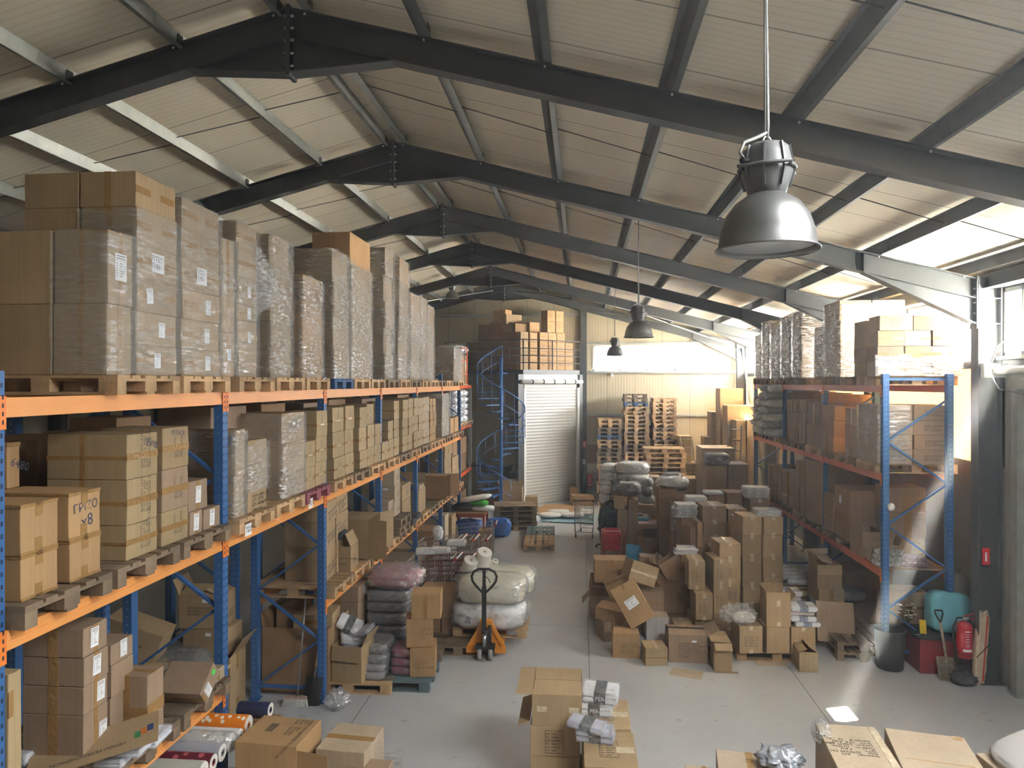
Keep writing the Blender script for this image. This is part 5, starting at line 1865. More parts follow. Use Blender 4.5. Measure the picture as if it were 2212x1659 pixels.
def pack_pile(p, n, size, words, m=SIL, h=0.05, rz=0.0, group=None, band=None):
    z = p.z
    for k in range(n):
        pack((p.x + 0.01 * ((k * 7) % 3 - 1), p.y, z), (size[0], size[1], h), m, '%s linen pack of the pile %s' % (tier_word(k, n) if n > 1 else 'single', words), group or 'linen packs ' + words, rz + 0.04 * ((k * 5) % 3 - 1), band=band)
        z += h + 0.003


def top_of(lst):
    o = lst[-1]
    return Vector((o.location.x, o.location.y, o.location.z + max(v[2] for v in o.bound_box) + 0.003))


q = floor_at(1672, 1122, 1.75)
ends = [o for o in scene.objects if o.get('label', '').startswith('plain carton, top, in') or 'top in the stack under silver packs' in o.get('label', '')]
t1 = [o for o in scene.objects if 'top in the stack under silver packs' in o.get('label', '')]
pack_pile(top_of(t1), 2, (0.42, 0.36), 'nearest the fabric rolls')
t2 = [o for o in scene.objects if 'top in the stack at the rear of the block' in o.get('label', '')]
pack_pile(top_of(t2), 3, (0.5, 0.4), 'at the back of the block by the rack', h=0.07)
t3 = [o for o in scene.objects if 'top in the stack in the second rank by' in o.get('label', '')]
pack_pile(top_of(t3), 1, (0.4, 0.36), 'in the second rank by the worktable', h=0.05, m=SHEETW)
# narrow stacks of packs and boards beside the worktable
nc, _ = fcols((1472, 1290), (1504, 1290), [1230, 1180, 1120], 0.5, tint='p', desc='narrow brown carton', where='beside the worktable under silver packs', group=GP, jit=0.015)
pack_pile(top_of(nc), 5, (0.42, 0.4), 'on the narrow stack beside the worktable', h=0.05)
nc, _ = fcols((1494, 1268), (1522, 1268), [1210, 1150, 1098], 0.5, tint='p', desc='narrow brown carton', where='behind the worktable under white packs', group=GP, jit=0.015)
pack_pile(top_of(nc), 3, (0.42, 0.4), 'of white linen behind the worktable', h=0.07, m=SHEETW)
fcols((1506, 1330), (1518, 1330), [1250, 1180, 1128], 0.5, tint='b', desc='thin brown carton', where='on edge before the block by worktable', group=GP)
fcols((1490, 1325), (1504, 1325), [1240, 1140], 0.5, tint='p', desc='thin brown carton', where='on edge beside the silver packs', group=GP)
nc2, _ = fcols((1458, 1258), (1478, 1258), [1210, 1150], 0.4, tint='p', desc='small brown carton', where='beneath bagged packs by worktable', group=GP)
for k in range(6):
    p = top_of(nc2)
    soft('bagged_pack', (p.x, p.y, p.z + k * 0.085 - 0.0), (0.26, 0.36, 0.085), SIL, '%s silver bagged pack beside the worktable' % tier_word(k, 6), 'bagged pack', 'silver bagged packs beside the worktable', film='clear_bag_film', e=4, wr=0.1)
fcols((1538, 1331), (1560, 1331), [1240, 1198, 1185], 0.5, tint='p', desc='brown carton', where='tucked behind the slim stacks', group=GP)
pk, _ = fcols((1472, 1345), (1500, 1345), [1290, 1214, 1200], 0.4, tint='b', desc='dim brown carton', where='behind the tumbled heap under white packs', group=GP)
pack_pile(top_of(pk), 2, (0.4, 0.34), 'of white linen behind the tumbled heap', m=SHEETW)

# the tumbled heap
GH = 'tumbled cartons of the heap'


def tumbled(px, py, z, size, rx, ry, rz, tint, label, kind='closed', **k):
    p = floor_at(px, py, z)
    f = open_carton if kind == 'open' else carton
    from mathutils import Euler
    M = Euler((rx, ry, rz)).to_matrix()
    c = M @ Vector((0, 0, size[2] / 2))
    return f((p.x - c.x, p.y - c.y, z - c.z), size, rz, tint, label, GH, tilt=(rx, ry), **k)


HP = (('-y', '| | | | |\n| | | | |', 0.32, 0.58, 0.055, 0, FAINT),)
tumbled(*K(310, 270), 0.8, (0.62, 0.35, 0.42), 0.05, 0, 0.05, 'a', 'brown carton on its side at the back corner of the heap', prints=(), tape=(('-y', 0.48, 0.54, 0.75, 1),))
tumbled(*K(240, 560), 0.2, (0.48, 0.42, 0.36), 0, 0.05, 0.0, 'p', 'open carton with dark inside at the aisle edge of the heap', 'open', flaps={'-y': 170, '-x': 140, '+x': 20})
tumbled(*K(235, 420), 0.5, (0.42, 0.4, 0.28), 0.35, 0.1, 0.1, 'b', 'dark gaping carton lying at the aisle edge of the heap', 'open', flaps={'-y': 60})
tumbled(*K(500, 565), 0.76, (0.42, 0.22, 0.66), -0.3, R(-31), 0.0, 'a', 'amber carton tilted on its corner with a white paper', labels=(('-y', 0.5, 0.52, 0.2, 0.15, 7, 0.1),), tape=(('-y', 0.45, 0.55, 0.85, 1),))
tumbled(*K(560, 300), 1.02, (0.50, 0.36, 0.34), -0.1, 0.35, 0.3, 'k', 'tipped carton with tape and print on top of the heap', prints=HP, clear=(('-y', 0, 1, 0.44, 0.56),))
tumbled(*K(375, 420), 0.72, (0.42, 0.36, 0.36), 0.15, -0.42, 0.1, 'a', 'slanted carton with flaps under the tipped one', 'open', flaps={'-y': 40, '+x': 60})
tumbled(*K(650, 560), 0.5, (0.44, 0.42, 0.46), 0, 0.02, -0.06, 'p', 'square taped carton in the middle of the heap', tape=(('-y', 0, 1, 0.6, 0.64),))
tumbled(*K(830, 340), 0.74, (0.52, 0.4, 0.36), 0.05, 0.06, -0.35, 'p', 'open carton with a long flap hanging, back of the heap', 'open', flaps={'-y': 160, '+x': 70, '-x': 20}, prints=HP)
tumbled(*K(810, 250), 0.95, (0.4, 0.36, 0.3), -0.2, -0.5, 0.3, 'b', 'brown open carton leaning up behind the heap', 'open', flaps={'+x': 30, '-x': 40})
tumbled(*K(650, 215), 0.9, (0.42, 0.3, 0.26), 0, 0.05, 0, 'p', 'small taped carton at the very back of the heap', clear=(('-y', 0.4, 0.6, 0.5, 1),))
tumbled(*K(910, 230), 0.85, (0.5, 0.3, 0.3), 0.1, 0.12, -0.1, 'p', 'carton with a torn white strip behind the slim stacks', 'open', flaps={'-y': 100})
tumbled(*K(700, 780), 0.2, (0.5, 0.42, 0.40), 0, 0, 0.02, 'w', 'whitish worn carton behind the wide printed one', 'open', flaps={'+x': 120, '-y': -80}, flap_len={'+x': 0.2, '-y': 0.2}) if False else None
a = floor_at(*K(602, 890)); b_ = floor_at(*K(790, 890))
GREYC = cardboard('greyish_white_cardboard', (0.50, 0.46, 0.44))
open_carton(((a.x + b_.x) / 2 + 0.03, a.y + 0.25, 0), (b_.x - a.x, 0.4, zline(a, K(0, 690)[1])), 0.03, 'w', 'greyish white carton with a loose flap inside the heap', GH, flaps={'+x': 150, '-y': -80, '+y': -76}, flap_len={'+x': 0.16, '-y': 0.19, '+y': 0.19}).data.materials[0] = GREYC
tumbled(*K(300, 770), 0.16, (0.36, 0.44, 0.32), 0, 0, 0.35, 'p', 'printed carton lying at the aisle edge behind the amber one', prints=(('-y', '| | | |\n| | | |', 0.4, 0.6, 0.05, 0, FAINT),), labels=(('+z', 0.7, 0.4, 0.1, 0.06, 2),))
tumbled(*K(430, 780), 0.16, (0.4, 0.36, 0.32), 0, 0, 0.02, 'p', 'plain brown carton half hidden behind the amber one', tape=())
tumbled(*K(330, 640), 0.42, (0.5, 0.4, 0.2), 0.0, 0.1, -0.3, 'b', 'flattened dark carton under the amber tilted one')
tumbled(*K(830, 500), 0.5, (0.5, 0.4, 0.5), 0, 0, 0.1, 'b', 'shadowed brown carton in the back of the heap')
tumbled(*K(700, 420), 0.4, (0.9, 0.5, 0.6), 0, 0, 0.0, 'b', 'large dark carton buried at the core of the heap')
tumbled(*K(400, 520), 0.22, (0.8, 0.5, 0.42), 0, 0, 0.0, 'b', 'long dark carton buried at the aisle side of the heap')
tumbled(*K(870, 640), 0.2, (0.42, 0.4, 0.38), 0, 0, 0.0, 'b', 'dark carton on the floor between heap and slim stacks')
tumbled(*K(950, 500), 0.5, (0.4, 0.4, 0.3), 0.3, 0.5, 0.0, 'p', 'bent carton leaning on the slim stacks')
# big open box behind the heap
p = floor_at(*K4(940, 1370))
open_carton((p.x, p.y + 0.35, 0), (0.66, 0.6, 0.52), 0.35, 'b', 'large dark open carton by the blue bin with a sagging flap', None, flaps={'-y': 150, '+x': 160, '-x': 10, '+y': 15}, flap_len=0.25)
open_carton((p.x + 0.3, p.y + 1.1, 0), (0.6, 0.5, 0.9), -0.1, 'b', 'tall dark open carton standing against the worktable', None, flaps={'-y': 15, '+x': 20}, flap_len=0.25)


# ------------------------------------------------------------------ far end: pallets, cartons, bags
def stack_pallets(px_l, px_r, top, D, kinds, words, w=0.8, rz=R(90), y=None, x=None):
    if x is None:
        a = on(px_l, 826, 1, y); b_ = on(px_r, 826, 1, y)
        x = (a.x + b_.x) / 2
    z1 = EYE - (top - 826.4) / F * (-x * _s + y * _c)
    n = max(1, round(z1 / DK))
    rnd = random.Random(int(px_l))
    for i in range(n):
        kd = kinds.get(n - i, 'dark' if rnd.random() < 0.35 else 'wood')
        pallet(x + rnd.uniform(-0.03, 0.03), y + 0.6 + rnd.uniform(-0.02, 0.02), i * DK, rz + rnd.uniform(-0.03, 0.03), 'wooden pallet, number %s from the floor in the stack %s' % (['one', 'two', 'three', 'four', 'five', 'six', 'seven', 'eight', 'nine', 'ten', 'eleven', 'twelve', 'thirteen', 'fourteen', 'fifteen', 'sixteen', 'seventeen', 'eighteen', 'nineteen', 'twenty', 'twenty-one', 'twenty-two', 'twenty-three', 'twenty-four', 'twenty-five', 'twenty-six', 'twenty-seven', 'twenty-eight'][i], words),
               'pallets of the stack ' + words, kd, simple=True)
    return x


stack_pallets(1291, 1341, 906, 25, {5: 'blue'}, 'by the fire point', y=25.0)
stack_pallets(1348, 1401, 849, 25, {3: 'blue', 2: 'dark'}, 'tallest under the window', y=25.1)
stack_pallets(1411, 1463, 864, 25, {}, 'beside the tallest one', y=25.1)
xq = stack_pallets(1399, 1479, 971, 22, {}, 'of broad fronts', y=21.6, rz=0.0)

FARB = 'cartons against the end wall'


def far_box(px_l, px_r, top, bottom, Y, depth, label, tint='k', group=FARB, support=None, rz=0.0, **k):
    """carton facing the camera on the plane y = Y, between rows top and bottom"""
    a, b_ = on(px_l, 826, 1, Y), on(px_r, 826, 1, Y)
    z1, z0 = zline(a, top), max(0.0, zline(a, bottom)) if support is None else support
    carton(((a.x + b_.x) / 2, Y + depth / 2, z0 + 0.001), (b_.x - a.x - 0.01, depth, z1 - z0 - 0.002), rz, tint, label, group, **k)
    return z1


# tall pile of big cartons in the corner by the windows
Y0 = 22.6
for col, (l, r, tops, y_, tints) in enumerate((
        (1555, 1606, [1058, 1010, 960, 930, 905, 870, 839], 22.9, 'kkpkkaa'),
        (1571, 1630, [1058, 1010, 955, 910, 876], 22.0, 'kpkka'),
        (1590, 1612, [1075, 1030, 985, 945, 908], 21.3, 'pkpkk'),
        (1613, 1634, [1075, 1030, 985, 945, 908], 21.25, 'kkpkw'),
        (1536, 1560, [1060, 1010, 965, 925, 890], 23.6, 'pkpkk'))):
    z = 0.0
    for i, t in enumerate(tops):
        if i == 0:
            z = far_box(l, r, t, 0, y_, 0.75, 'big carton, bottom of the %s pile in the window corner' % ORD[col], tints[i], support=0.0)
        else:
            z = far_box(l, r, t, 0, y_, 0.75, 'big carton, %s up in the %s pile of the window corner' % (NTH[i], ORD[col]), tints[i], support=z)
z = far_box(1514, 1590, 1010, 0, 19.6, 1.0, 'broad lower carton under the printed one near the ladder', 'k', support=0.0)
far_box(1516, 1588, 968, 0, 19.6, 1.0, 'broad printed carton near the ladder under no other', 'w', support=z, prints=(('+z', 'HOME LINE\nHOME LINE', 0.35, 0.5, 0.09),))
z = far_box(1526, 1571, 1038, 0, 17.6, 0.8, 'lower carton of the pair carrying a dark bag', 'k', support=0.0)
z = far_box(1526, 1571, 1006, 0, 17.6, 0.8, 'upper carton of the pair carrying a dark bag', 'p', support=z)
soft('bagged_pouffe', (on(1549, 826, 1, 17.9).x, 17.95, z + 0.002), (0.55, 0.5, 0.26), CHAR, 'dark bag in film lying on a pair of cartons near the ladder', 'bagged bundle', film='clear_bag_film', e=5)
z = far_box(1573, 1618, 1040, 0, 17.8, 0.7, 'brown carton beside the pair with the dark bag', 'p', support=0.0)
far_box(1573, 1618, 1003, 0, 17.8, 0.7, 'upper brown carton beside the pair with the dark bag', 'p', support=z)
z = far_box(1470, 1514, 1000, 0, 24.6, 0.7, 'wide carton behind the ladder, lower', 'k', support=0.0)
far_box(1466, 1494, 942, 0, 24.8, 0.7, 'wide carton behind the ladder, upper', 'k', support=z)
far_box(1520, 1550, 944, 0, 23.6, 0.6, 'brown carton between ladder and corner pile', 'k', support=0.0)
far_box(1266, 1292, 962, 988, 26.3, 0.3, 'flat brown carton on the fire point cabinet', 'b', support=1.35)
# board cabinet at the fire point with a hose
bm = NB(); box(bm, (0.24, 26.25, 0), (0.78, 26.6, 1.34)); cab = tag(obj('fire_point_cabinet', bm, mat('pale_grey_board', (0.48, 0.47, 0.44), 0.6)), 'pale grey cabinet by the end wall with red gauge and hose', 'cabinet')
bm = NB(); tube(bm, [(0.52 + 0.13 * math.cos(t), 26.235, 0.85 + 0.13 * math.sin(t)) for t in [i * 0.35 for i in range(18)]], 0.016, 6); tube(bm, [(0.4, 26.235, 1.05), (0.47, 26.235, 0.97), (0.52, 26.235, 0.98)], 0.016, 6); obj('hose', bm, mat('brown_hose', (0.2, 0.1, 0.07), 0.5), cab)
ladder_pts = []


def ladder(name, base, top, w, n, m, label, r=0.022):
    b0, t0 = Vector(base), Vector(top)
    d = (t0 - b0).normalized()
    side = d.cross(Vector((0, 1, 0)) if abs(d.x) < 0.8 else Vector((0, 0, 1))).normalized()
    if abs(side.x) < 0.5:
        side = Vector((1, 0, 0))
    root = empty(name, (0, 0, 0), (0, 0, 0), label, 'ladder')
    for s in (-1, 1):
        bm = NB(); bar(bm, b0 + side * s * w / 2, t0 + side * s * w / 2, 0.03, 0.06, (0, 1, 0)); obj('side_rail', bm, m, root)
    for i in range(n):
        q = b0 + (t0 - b0) * ((i + 0.6) / n)
        bm = NB(); tube(bm, [q - side * w / 2, q + side * w / 2], r * 0.8, 8); obj('rung', bm, m, root)
    return root


pl = on(1508, 1080, 1, 22.4)
ladder('wooden_ladder', (pl.x, 22.3, 0), (pl.x - 0.1, 24.3, 2.5), 0.36, 10, mat('pale_ladder_wood', (0.52, 0.43, 0.32), 0.6), 'pale wooden ladder leaning on the cartons under the window')
ladder('steel_ladder', (3.95, 19.35, 0.0), (4.25, 20.3, 3.1), 0.35, 11, STEEL, 'dark steel ladder leaning at the end of the red-beamed rack')

# white pillows and bundles in bags
GB = 'bagged pillows piled by the pallets'
DG = MATS['dark_grey_fabric']
k = 0
for (cx, cy, w, h, D_, m, sz) in ((365, 640, 110, 120, 19.5, WHITEFAB, 0.6), (470, 660, 110, 120, 19.7, WHITEFAB, 0.6), (375, 545, 110, 110, 19.5, WHITEFAB, 0.6), (480, 560, 120, 110, 19.8, WHITEFAB, 0.6),
                                (385, 480, 120, 110, 19.6, WHITEFAB, 0.6), (385, 385, 130, 110, 19.7, WHITEFAB, 0.6), (500, 400, 130, 110, 19.9, WHITEFAB, 0.6), (470, 290, 240, 90, 19.9, WHITEFAB, 0.6),
                                (620, 500, 230, 90, 19.9, WHITEFAB, 0.7), (700, 290, 330, 120, 19.6, WHITEFAB, 0.7), (700, 390, 300, 90, 19.5, GREYFAB, 0.7), (790, 450, 240, 110, 19.0, GREYFAB, 0.7),
                                (660, 545, 230, 130, 18.2, DG, 0.6), (870, 560, 110, 100, 18.8, DG, 0.6), (860, 650, 150, 100, 18.9, GREYFAB, 0.6)):
    px, py = K4(cx, cy + h / 2)
    # bottom centre on the plane y = D_
    q = on(px, py, 1, D_)
    W_ = w * 0.18083 * D_ / F
    H_ = h * 0.18083 * D_ / F
    soft('bagged_pillow', (q.x, D_, max(0.0, q.z)), (W_ * 1.15, sz, H_ * 1.15), m, '%s bundle in clear film, %s in the pile by the broad pallets' % ('white' if m is WHITEFAB else 'grey' if m is GREYFAB else 'dark', ORD[k]), 'bagged bundle', GB, film='clear_bag_film', e=3, wr=0.1, rz=0.1 * ((k % 3) - 1))
    k += 1
# supports under and cartons around the bags
GC = 'cartons around the bagged pillows'
far_box(1297, 1332, 1075, 0, 19.3, 1.0, 'brown carton under the white bags', 'k', GC, support=0.0)
z = far_box(1333, 1362, 1100, 0, 18.0, 0.5, 'lower tan carton under the dark bundle', 'k', GC, support=0.0)
z = far_box(1327, 1350, 1071, 0, 18.0, 0.5, 'upper tan carton under the dark bundle', 'k', GC, support=z)
z = far_box(1357, 1380, 1110, 0, 17.9, 0.5, 'lower carton with white lid behind the tilted trolley', 'p', GC, support=0.0)
far_box(1357, 1380, 1080, 0, 17.9, 0.5, 'upper carton with white lid behind the tilted trolley', 'p', GC, support=z)
z = far_box(1370, 1412, 1090, 0, 19.2, 0.8, 'carton below the grey bundles beside the worktable', 'k', GC, support=0.0)
z = far_box(1406, 1427, 1065, 0, 19.6, 0.5, 'slim lower carton before the broad pallets', 'k', GC, support=0.0)
far_box(1406, 1427, 1030, 0, 19.6, 0.5, 'slim upper carton before the broad pallets', 'y', GC, support=z)
z = far_box(1423, 1466, 1112, 0, 17.5, 0.7, 'bottom dark carton of the trio behind the worktable', 'b', GC, support=0.0)
z = far_box(1423, 1466, 1075, 0, 17.5, 0.7, 'middle dark carton of the trio behind the worktable', 'b', GC, support=z)
z = far_box(1423, 1464, 1056, 0, 17.5, 0.7, 'top dark carton of the trio behind the worktable', 'b', GC, support=z)
q = on(1453, 1058, 1, 17.9)
soft('plastic_sack', (q.x, 17.85, z + 0.002), (0.75, 0.6, 0.24), WHITEFAB, 'white plastic sack slumped on the trio of dark cartons', 'plastic sack', film='clear_bag_film', e=2.6, wr=0.14)
z = far_box(1440, 1480, 1062, 0, 20.2, 0.8, 'carton under the two charcoal bags', 'p', GC, support=0.0)
q = on(1459, 1050, 1, 20.3)
soft('bagged_pouffe', (q.x, 20.5, z + 0.002), (0.58, 0.5, 0.24), CHAR, 'lower of two charcoal bags before the broad pallets', 'bagged bundle', film='clear_bag_film', e=4)
soft('bagged_pouffe', (q.x - 0.05, 20.55, z + 0.245), (0.52, 0.45, 0.24), CHAR, 'upper of two charcoal bags before the broad pallets', 'bagged bundle', film='clear_bag_film', e=3)
z = far_box(1480, 1510, 1062, 0, 20.4, 0.7, 'brown carton beside the charcoal bags', 'k', GC, support=0.0)
far_box(1479, 1510, 1034, 0, 20.4, 0.7, 'open-looking brown carton beside the charcoal bags', 'k', GC, support=z)
p = floor_at(1478, 1150)
open_carton((on(1485, 826, 1, 16.6).x, 17.0, 0.0), (0.55, 0.55, 1.25), 0.2, 'b', 'tall dark open carton with tan flaps behind the worktable', GC, flaps={'-y': 150, '+x': 95, '-x': 30, '+y': 30}, flap_len=0.3)
for k, (px, py, y_) in enumerate(((1542, 1060, 16.2), (1585, 1060, 16.25))):
    q = on(px, py, 1, y_)
    open_carton((q.x, y_ + 0.3, 0), (0.52, 0.5, 1.45), 0.02, 'a', ['tan open-topped carton', 'second tan open-topped carton'][k] + ' in the row behind the linen packs', GC, flaps={'-y': 75, '+y': 95, '-x': 60}, flap_len=0.26)
carton((on(1542, 826, 1, 16.9).x, 16.95, 1.46 - 0.2), (0.5, 0.4, 0.5), 0.1, 'a', 'tilted tan carton behind the open-topped row', GC, tilt=(0.0, 0.12))
z = far_box(1530, 1610, 1062, 0, 17.1, 0.4, 'brown carton hidden behind the open-topped row', 'b', GC, support=0.0)

# ------------------------------------------------------------------ gallery over the far roller door, the door, the spiral stairs
A_, B_, C_ = Vector((-5.1, 26.45)), Vector((-2.0, 24.6)), Vector((-0.06, 26.4))
bm = NB()
poly = [(-5.6, YE - 0.02), (A_.x, A_.y), (B_.x, B_.y), (C_.x, C_.y), (-0.06, YE - 0.02)]
prism(bm, poly, 'z', 4.58, 4.74)
gal = struct('trim_6', bm, STEEL, label='grey steel gallery floor over the far roller door')
# wall under the gallery, left of the door and the door itself on the slanted face
def along(P, Q, t):
    return P + (Q - P) * t


bm = NB()
d = (C_ - B_).normalized()
n2_ = Vector((d.y, -d.x))
rz_d = math.atan2(d.y, d.x)
L_d = (C_ - B_).length
root = empty('door_2', (B_.x, B_.y, 0), (0, 0, rz_d), kind='structure', label='grey roller shutter door under the gallery')
bm = NB(); box(bm, (0.12, 0.08, 0.0), (L_d - 0.08, 0.12, 4.3)); obj('shutter_curtain', bm, 'roller_slats', root)
bm = NB(); box(bm, (0.04, 0.0, 0), (0.14, 0.1, 4.1)); obj('guide_rail', bm, WHITE_FRAME, root)
bm = NB(); box(bm, (L_d - 0.1, 0.0, 0), (L_d, 0.1, 4.1)); obj('guide_rail', bm, WHITE_FRAME, root)
bm = NB(); tube(bm, [(-0.15, -0.08, 4.32), (L_d + 0.05, -0.08, 4.32)], 0.07, 14); obj('winding_shaft', bm, WHITE_FRAME, root)
for k in range(5):
    x = 0.3 + 0.5 * k
    if x < L_d - 0.1:
        bm = NB(); tube(bm, [(x, -0.08, 4.32), (x + 0.04, -0.08, 4.32)], 0.085, 14); obj('shaft_collar', bm, BLACK, root)
bm = NB(); box(bm, (0.0, 0.09, 4.3), (L_d, 0.13, 4.58)); obj('lintel_panel', bm, WHITE_FRAME, root)
bm = NB(); box(bm, (-0.2, 0.02, 0), (0.04, 0.2, 4.58)); box(bm, (L_d, 0.0, 0), (L_d + 0.15, 0.2, 4.58)); obj('door_post', bm, STEEL, root)
# railing
rr = NB()
rail = empty('gallery_railing', (0, 0, 4.74), (0, 0, 0), 'grey steel railing round the gallery above the far door', 'railing')
for (P, Q) in ((A_, B_), (B_, C_)):
    Lq = (Q - P).length
    n_post = max(2, int(Lq / 0.95))
    for i in range(n_post + 1):
        t = along(P, Q, i / n_post)
        bm = NB(); box(bm, (t.x - 0.02, t.y - 0.02, 0), (t.x + 0.02, t.y + 0.02, 1.05)); obj('post', bm, STEEL, rail)
    for z in (1.05, 0.75, 0.5, 0.25):
        bm = NB(); tube(bm, [(P.x, P.y, z), (Q.x, Q.y, z)], 0.018, 8); obj('rail', bm, STEEL, rail)
# cartons on the gallery
GG = 'cartons on the gallery'
nd = Vector((-d.y, d.x))


def gal_box(t, inw, z, w, dep, h, label, tint='a', words=None, rz=None):
    p = B_ + d * t + nd * inw
    return carton((p.x, p.y, 4.742 + z), (w, dep, h), rz_d if rz is None else rz, tint, label, GG, prints=(('-y', words, 0.25, 0.45, 0.1),) if words else ())


WD = ['ACI', 'CIV', 'ACI', 'ACI']
for c_ in range(4):
    for r in range(4):
        gal_box(1.02 + c_ * 0.4, 0.28, r * 0.335, 0.385, 0.36, 0.33, 'tan lettered carton, %s row, %s from the wind post on the gallery' % (tier_word(r, 5), ORD[3 - c_]), 'a', WD[(c_ + r) % 4]) if not (c_ == 3 and r == 3) else None
for c_ in range(2):
    for r in range(2):
        gal_box(1.4 + c_ * 0.4, 0.32, 1.345 + r * 0.4, 0.37, 0.36, 0.395, 'tan lettered carton of the crowning four, %s %s' % (['lower', 'upper'][r], ['stair side', 'wind post side'][c_]), 'a', WD[(c_ + r) % 4])
for c_ in range(2):
    for r in range(4):
        gal_box(0.16 + c_ * 0.42, 0.34, r * 0.33, 0.34, 0.4, 0.325, 'slumped tan carton, %s row, %s from the gallery corner' % (tier_word(r, 4), ORD[c_]), 'a' if c_ else 'k')
gal_box(0.75, 0.5, 1.33, 0.45, 0.4, 0.36, 'carton lying on the slumped tan ones', 'a')
gal_box(0.3, 0.65, 1.33, 0.6, 0.4, 0.3, 'dark carton on the gallery corner pile', 'b')
gal_box(0.2, 0.95, 1.63, 0.7, 0.35, 0.34, 'pale-ended carton topping the gallery corner pile', 'k')
e = (A_ - B_).normalized()
ne = Vector((e.y, -e.x))
for c_ in range(5):
    for r in range(4 if c_ < 4 else 2):
        p = B_ + e * (0.42 + c_ * 0.48) + ne * 0.34
        carton((p.x, p.y, 4.742 + r * 0.33), (0.46, 0.5, 0.325), math.atan2(-e.y, -e.x), 'b', 'dark brown carton, %s row, %s from the gallery corner, stair side' % (tier_word(r, 4), ORD[c_]), GG)
for k, (t, z, w, h, tn, dz) in enumerate(((1.35, 1.325, 0.55, 0.4, 'b', 0.0), (1.9, 1.325, 0.5, 0.34, 'b', 0.15), (0.85, 1.325, 0.42, 0.36, 'b', 0), (1.2, 1.73, 0.5, 0.42, 'a', 0.1))):
    p = B_ + e * t + ne * 0.4
    (open_carton if k == 3 else carton)((p.x, p.y, 4.742 + z), (w, 0.45, h), math.atan2(-e.y, -e.x) + dz, tn, ['tilted dark carton on the stair-side gallery row', 'brown carton at the end of the stair-side gallery row', 'brown carton near the corner of the stair-side gallery row', 'open carton highest on the stair-side gallery row'][k], GG)
p = B_ + e * 2.55 + ne * 0.35
carton((p.x, p.y, 4.742 + 0.66), (0.5, 0.4, 0.36), 0.2, 'b', 'lone dark carton at the far end of the gallery', GG)

# spiral stairs
sp_ = on(1082, 826, 1, 23.4)
SX, SY = sp_.x, 23.4
stair = empty('spiral_staircase', (SX, SY, 0), (0, 0, 0), 'blue steel spiral staircase up to the gallery', 'staircase')
bm = NB(); tube(bm, [(0, 0, 0), (0, 0, 5.1)], 0.065, 14); obj('centre_pole', bm, BLUE, stair)
N_ST = 22
RS = 0.8
h_pts, m_pts = [], []
for i in range(N_ST):
    a0 = R(-60) - i * R(27)
    z = 0.21 * (i + 1)
    bm = NB()
    da = R(13)
    pts = [(0.05 * math.cos(a0 - da), 0.05 * math.sin(a0 - da)), (RS * math.cos(a0 - da), RS * math.sin(a0 - da)), (RS * math.cos(a0 + da), RS * math.sin(a0 + da)), (0.05 * math.cos(a0 + da), 0.05 * math.sin(a0 + da))]
    prism(bm, pts, 'z', z - 0.03, z)
    tr = obj('tread', bm, BLUE, stair)
    bm = NB(); tube(bm, [(RS * math.cos(a0), RS * math.sin(a0), z - 0.03), (RS * math.cos(a0), RS * math.sin(a0), z + 0.92)], 0.011, 6); obj('baluster', bm, BLUE, stair)
    h_pts.append((RS * math.cos(a0), RS * math.sin(a0), z + 0.92)); m_pts.append((RS * math.cos(a0), RS * math.sin(a0), z + 0.45))


def smooth_spiral(z_off):
    out = []
    for k in range((N_ST - 1) * 4 + 1):
        i = k / 4
        a0 = R(-60) - i * R(27)
        out.append((RS * math.cos(a0), RS * math.sin(a0), 0.21 * (i + 1) + z_off))
    return out


bm = NB(); tube(bm, smooth_spiral(0.92), 0.02, 8); obj('handrail', bm, BLUE, stair)
bm = NB(); tube(bm, smooth_spiral(0.45), 0.011, 6); obj('middle_rail', bm, BLUE, stair)

# roll cage and rack end by the stairs
rack('pallet_rack', 'short galvanised rack with red beams between orange rack and stairs', -3.75, 1, [20.25, 24.2], 4.2, [[(1.4, 0.1), (2.9, 0.11), (4.2, 0.1)]], 1.0, mat('bright_red_beam', (0.75, 0.13, 0.04), 0.4), ORANGE_DEEP)
for o in scene.objects:
    if o.parent is not None and o.parent.get('label', '').startswith('short galvanised rack') and o.name.startswith(('upright', 'bracing')):
        o.data.materials[0] = GALV
for i in range(4):
    pallet(-4.25, 20.75 + i * 0.9, 2.9, 0, 'wooden pallet, %s along the short red-beamed rack' % ORD[i], 'pallets on the short rack', 'wood')
for r in range(5):
    for c_ in range(3):
        soft('bagged_pillow', (-3.98, 20.7 + c_ * 0.72, 2.9 + DK + r * 0.2), (0.8, 0.7, 0.22), GREYFAB if r else WHITEFAB, 'grey pillow bag, layer %s, %s on the short red-beamed rack' % (['one', 'two', 'three', 'four', 'five'][r], ORD[c_]), 'bagged pillow', 'pillow bags on the short rack', film='clear_bag_film', e=3, wr=0.12)
for i in range(4):
    for r in range(2):
        carton((-4.3, 20.8 + i * 0.85, 1.401 + r * 0.55), (0.9, 0.8, 0.54), 0, 'b', 'brown carton, %s of two, %s along the short rack middle level' % (['lower', 'upper'][r], ORD[i]), 'cartons in the short rack')
    carton((-4.3, 20.8 + i * 0.85, 0.0), (0.9, 0.75, 0.75), 0, 'b', 'dark carton on the floor, %s under the short rack' % ORD[i], 'cartons in the short rack')
cage = empty('roll_cage', (-3.95, 21.3, 4.2), (0, 0, 0), 'steel mesh roll cage with orange bars on the top shelf by the stairs', 'roll cage')
bm = NB(); box(bm, (-0.45, -0.6, 0.0), (0.45, 0.6, 0.05)); obj('base', bm, WOOD, cage)
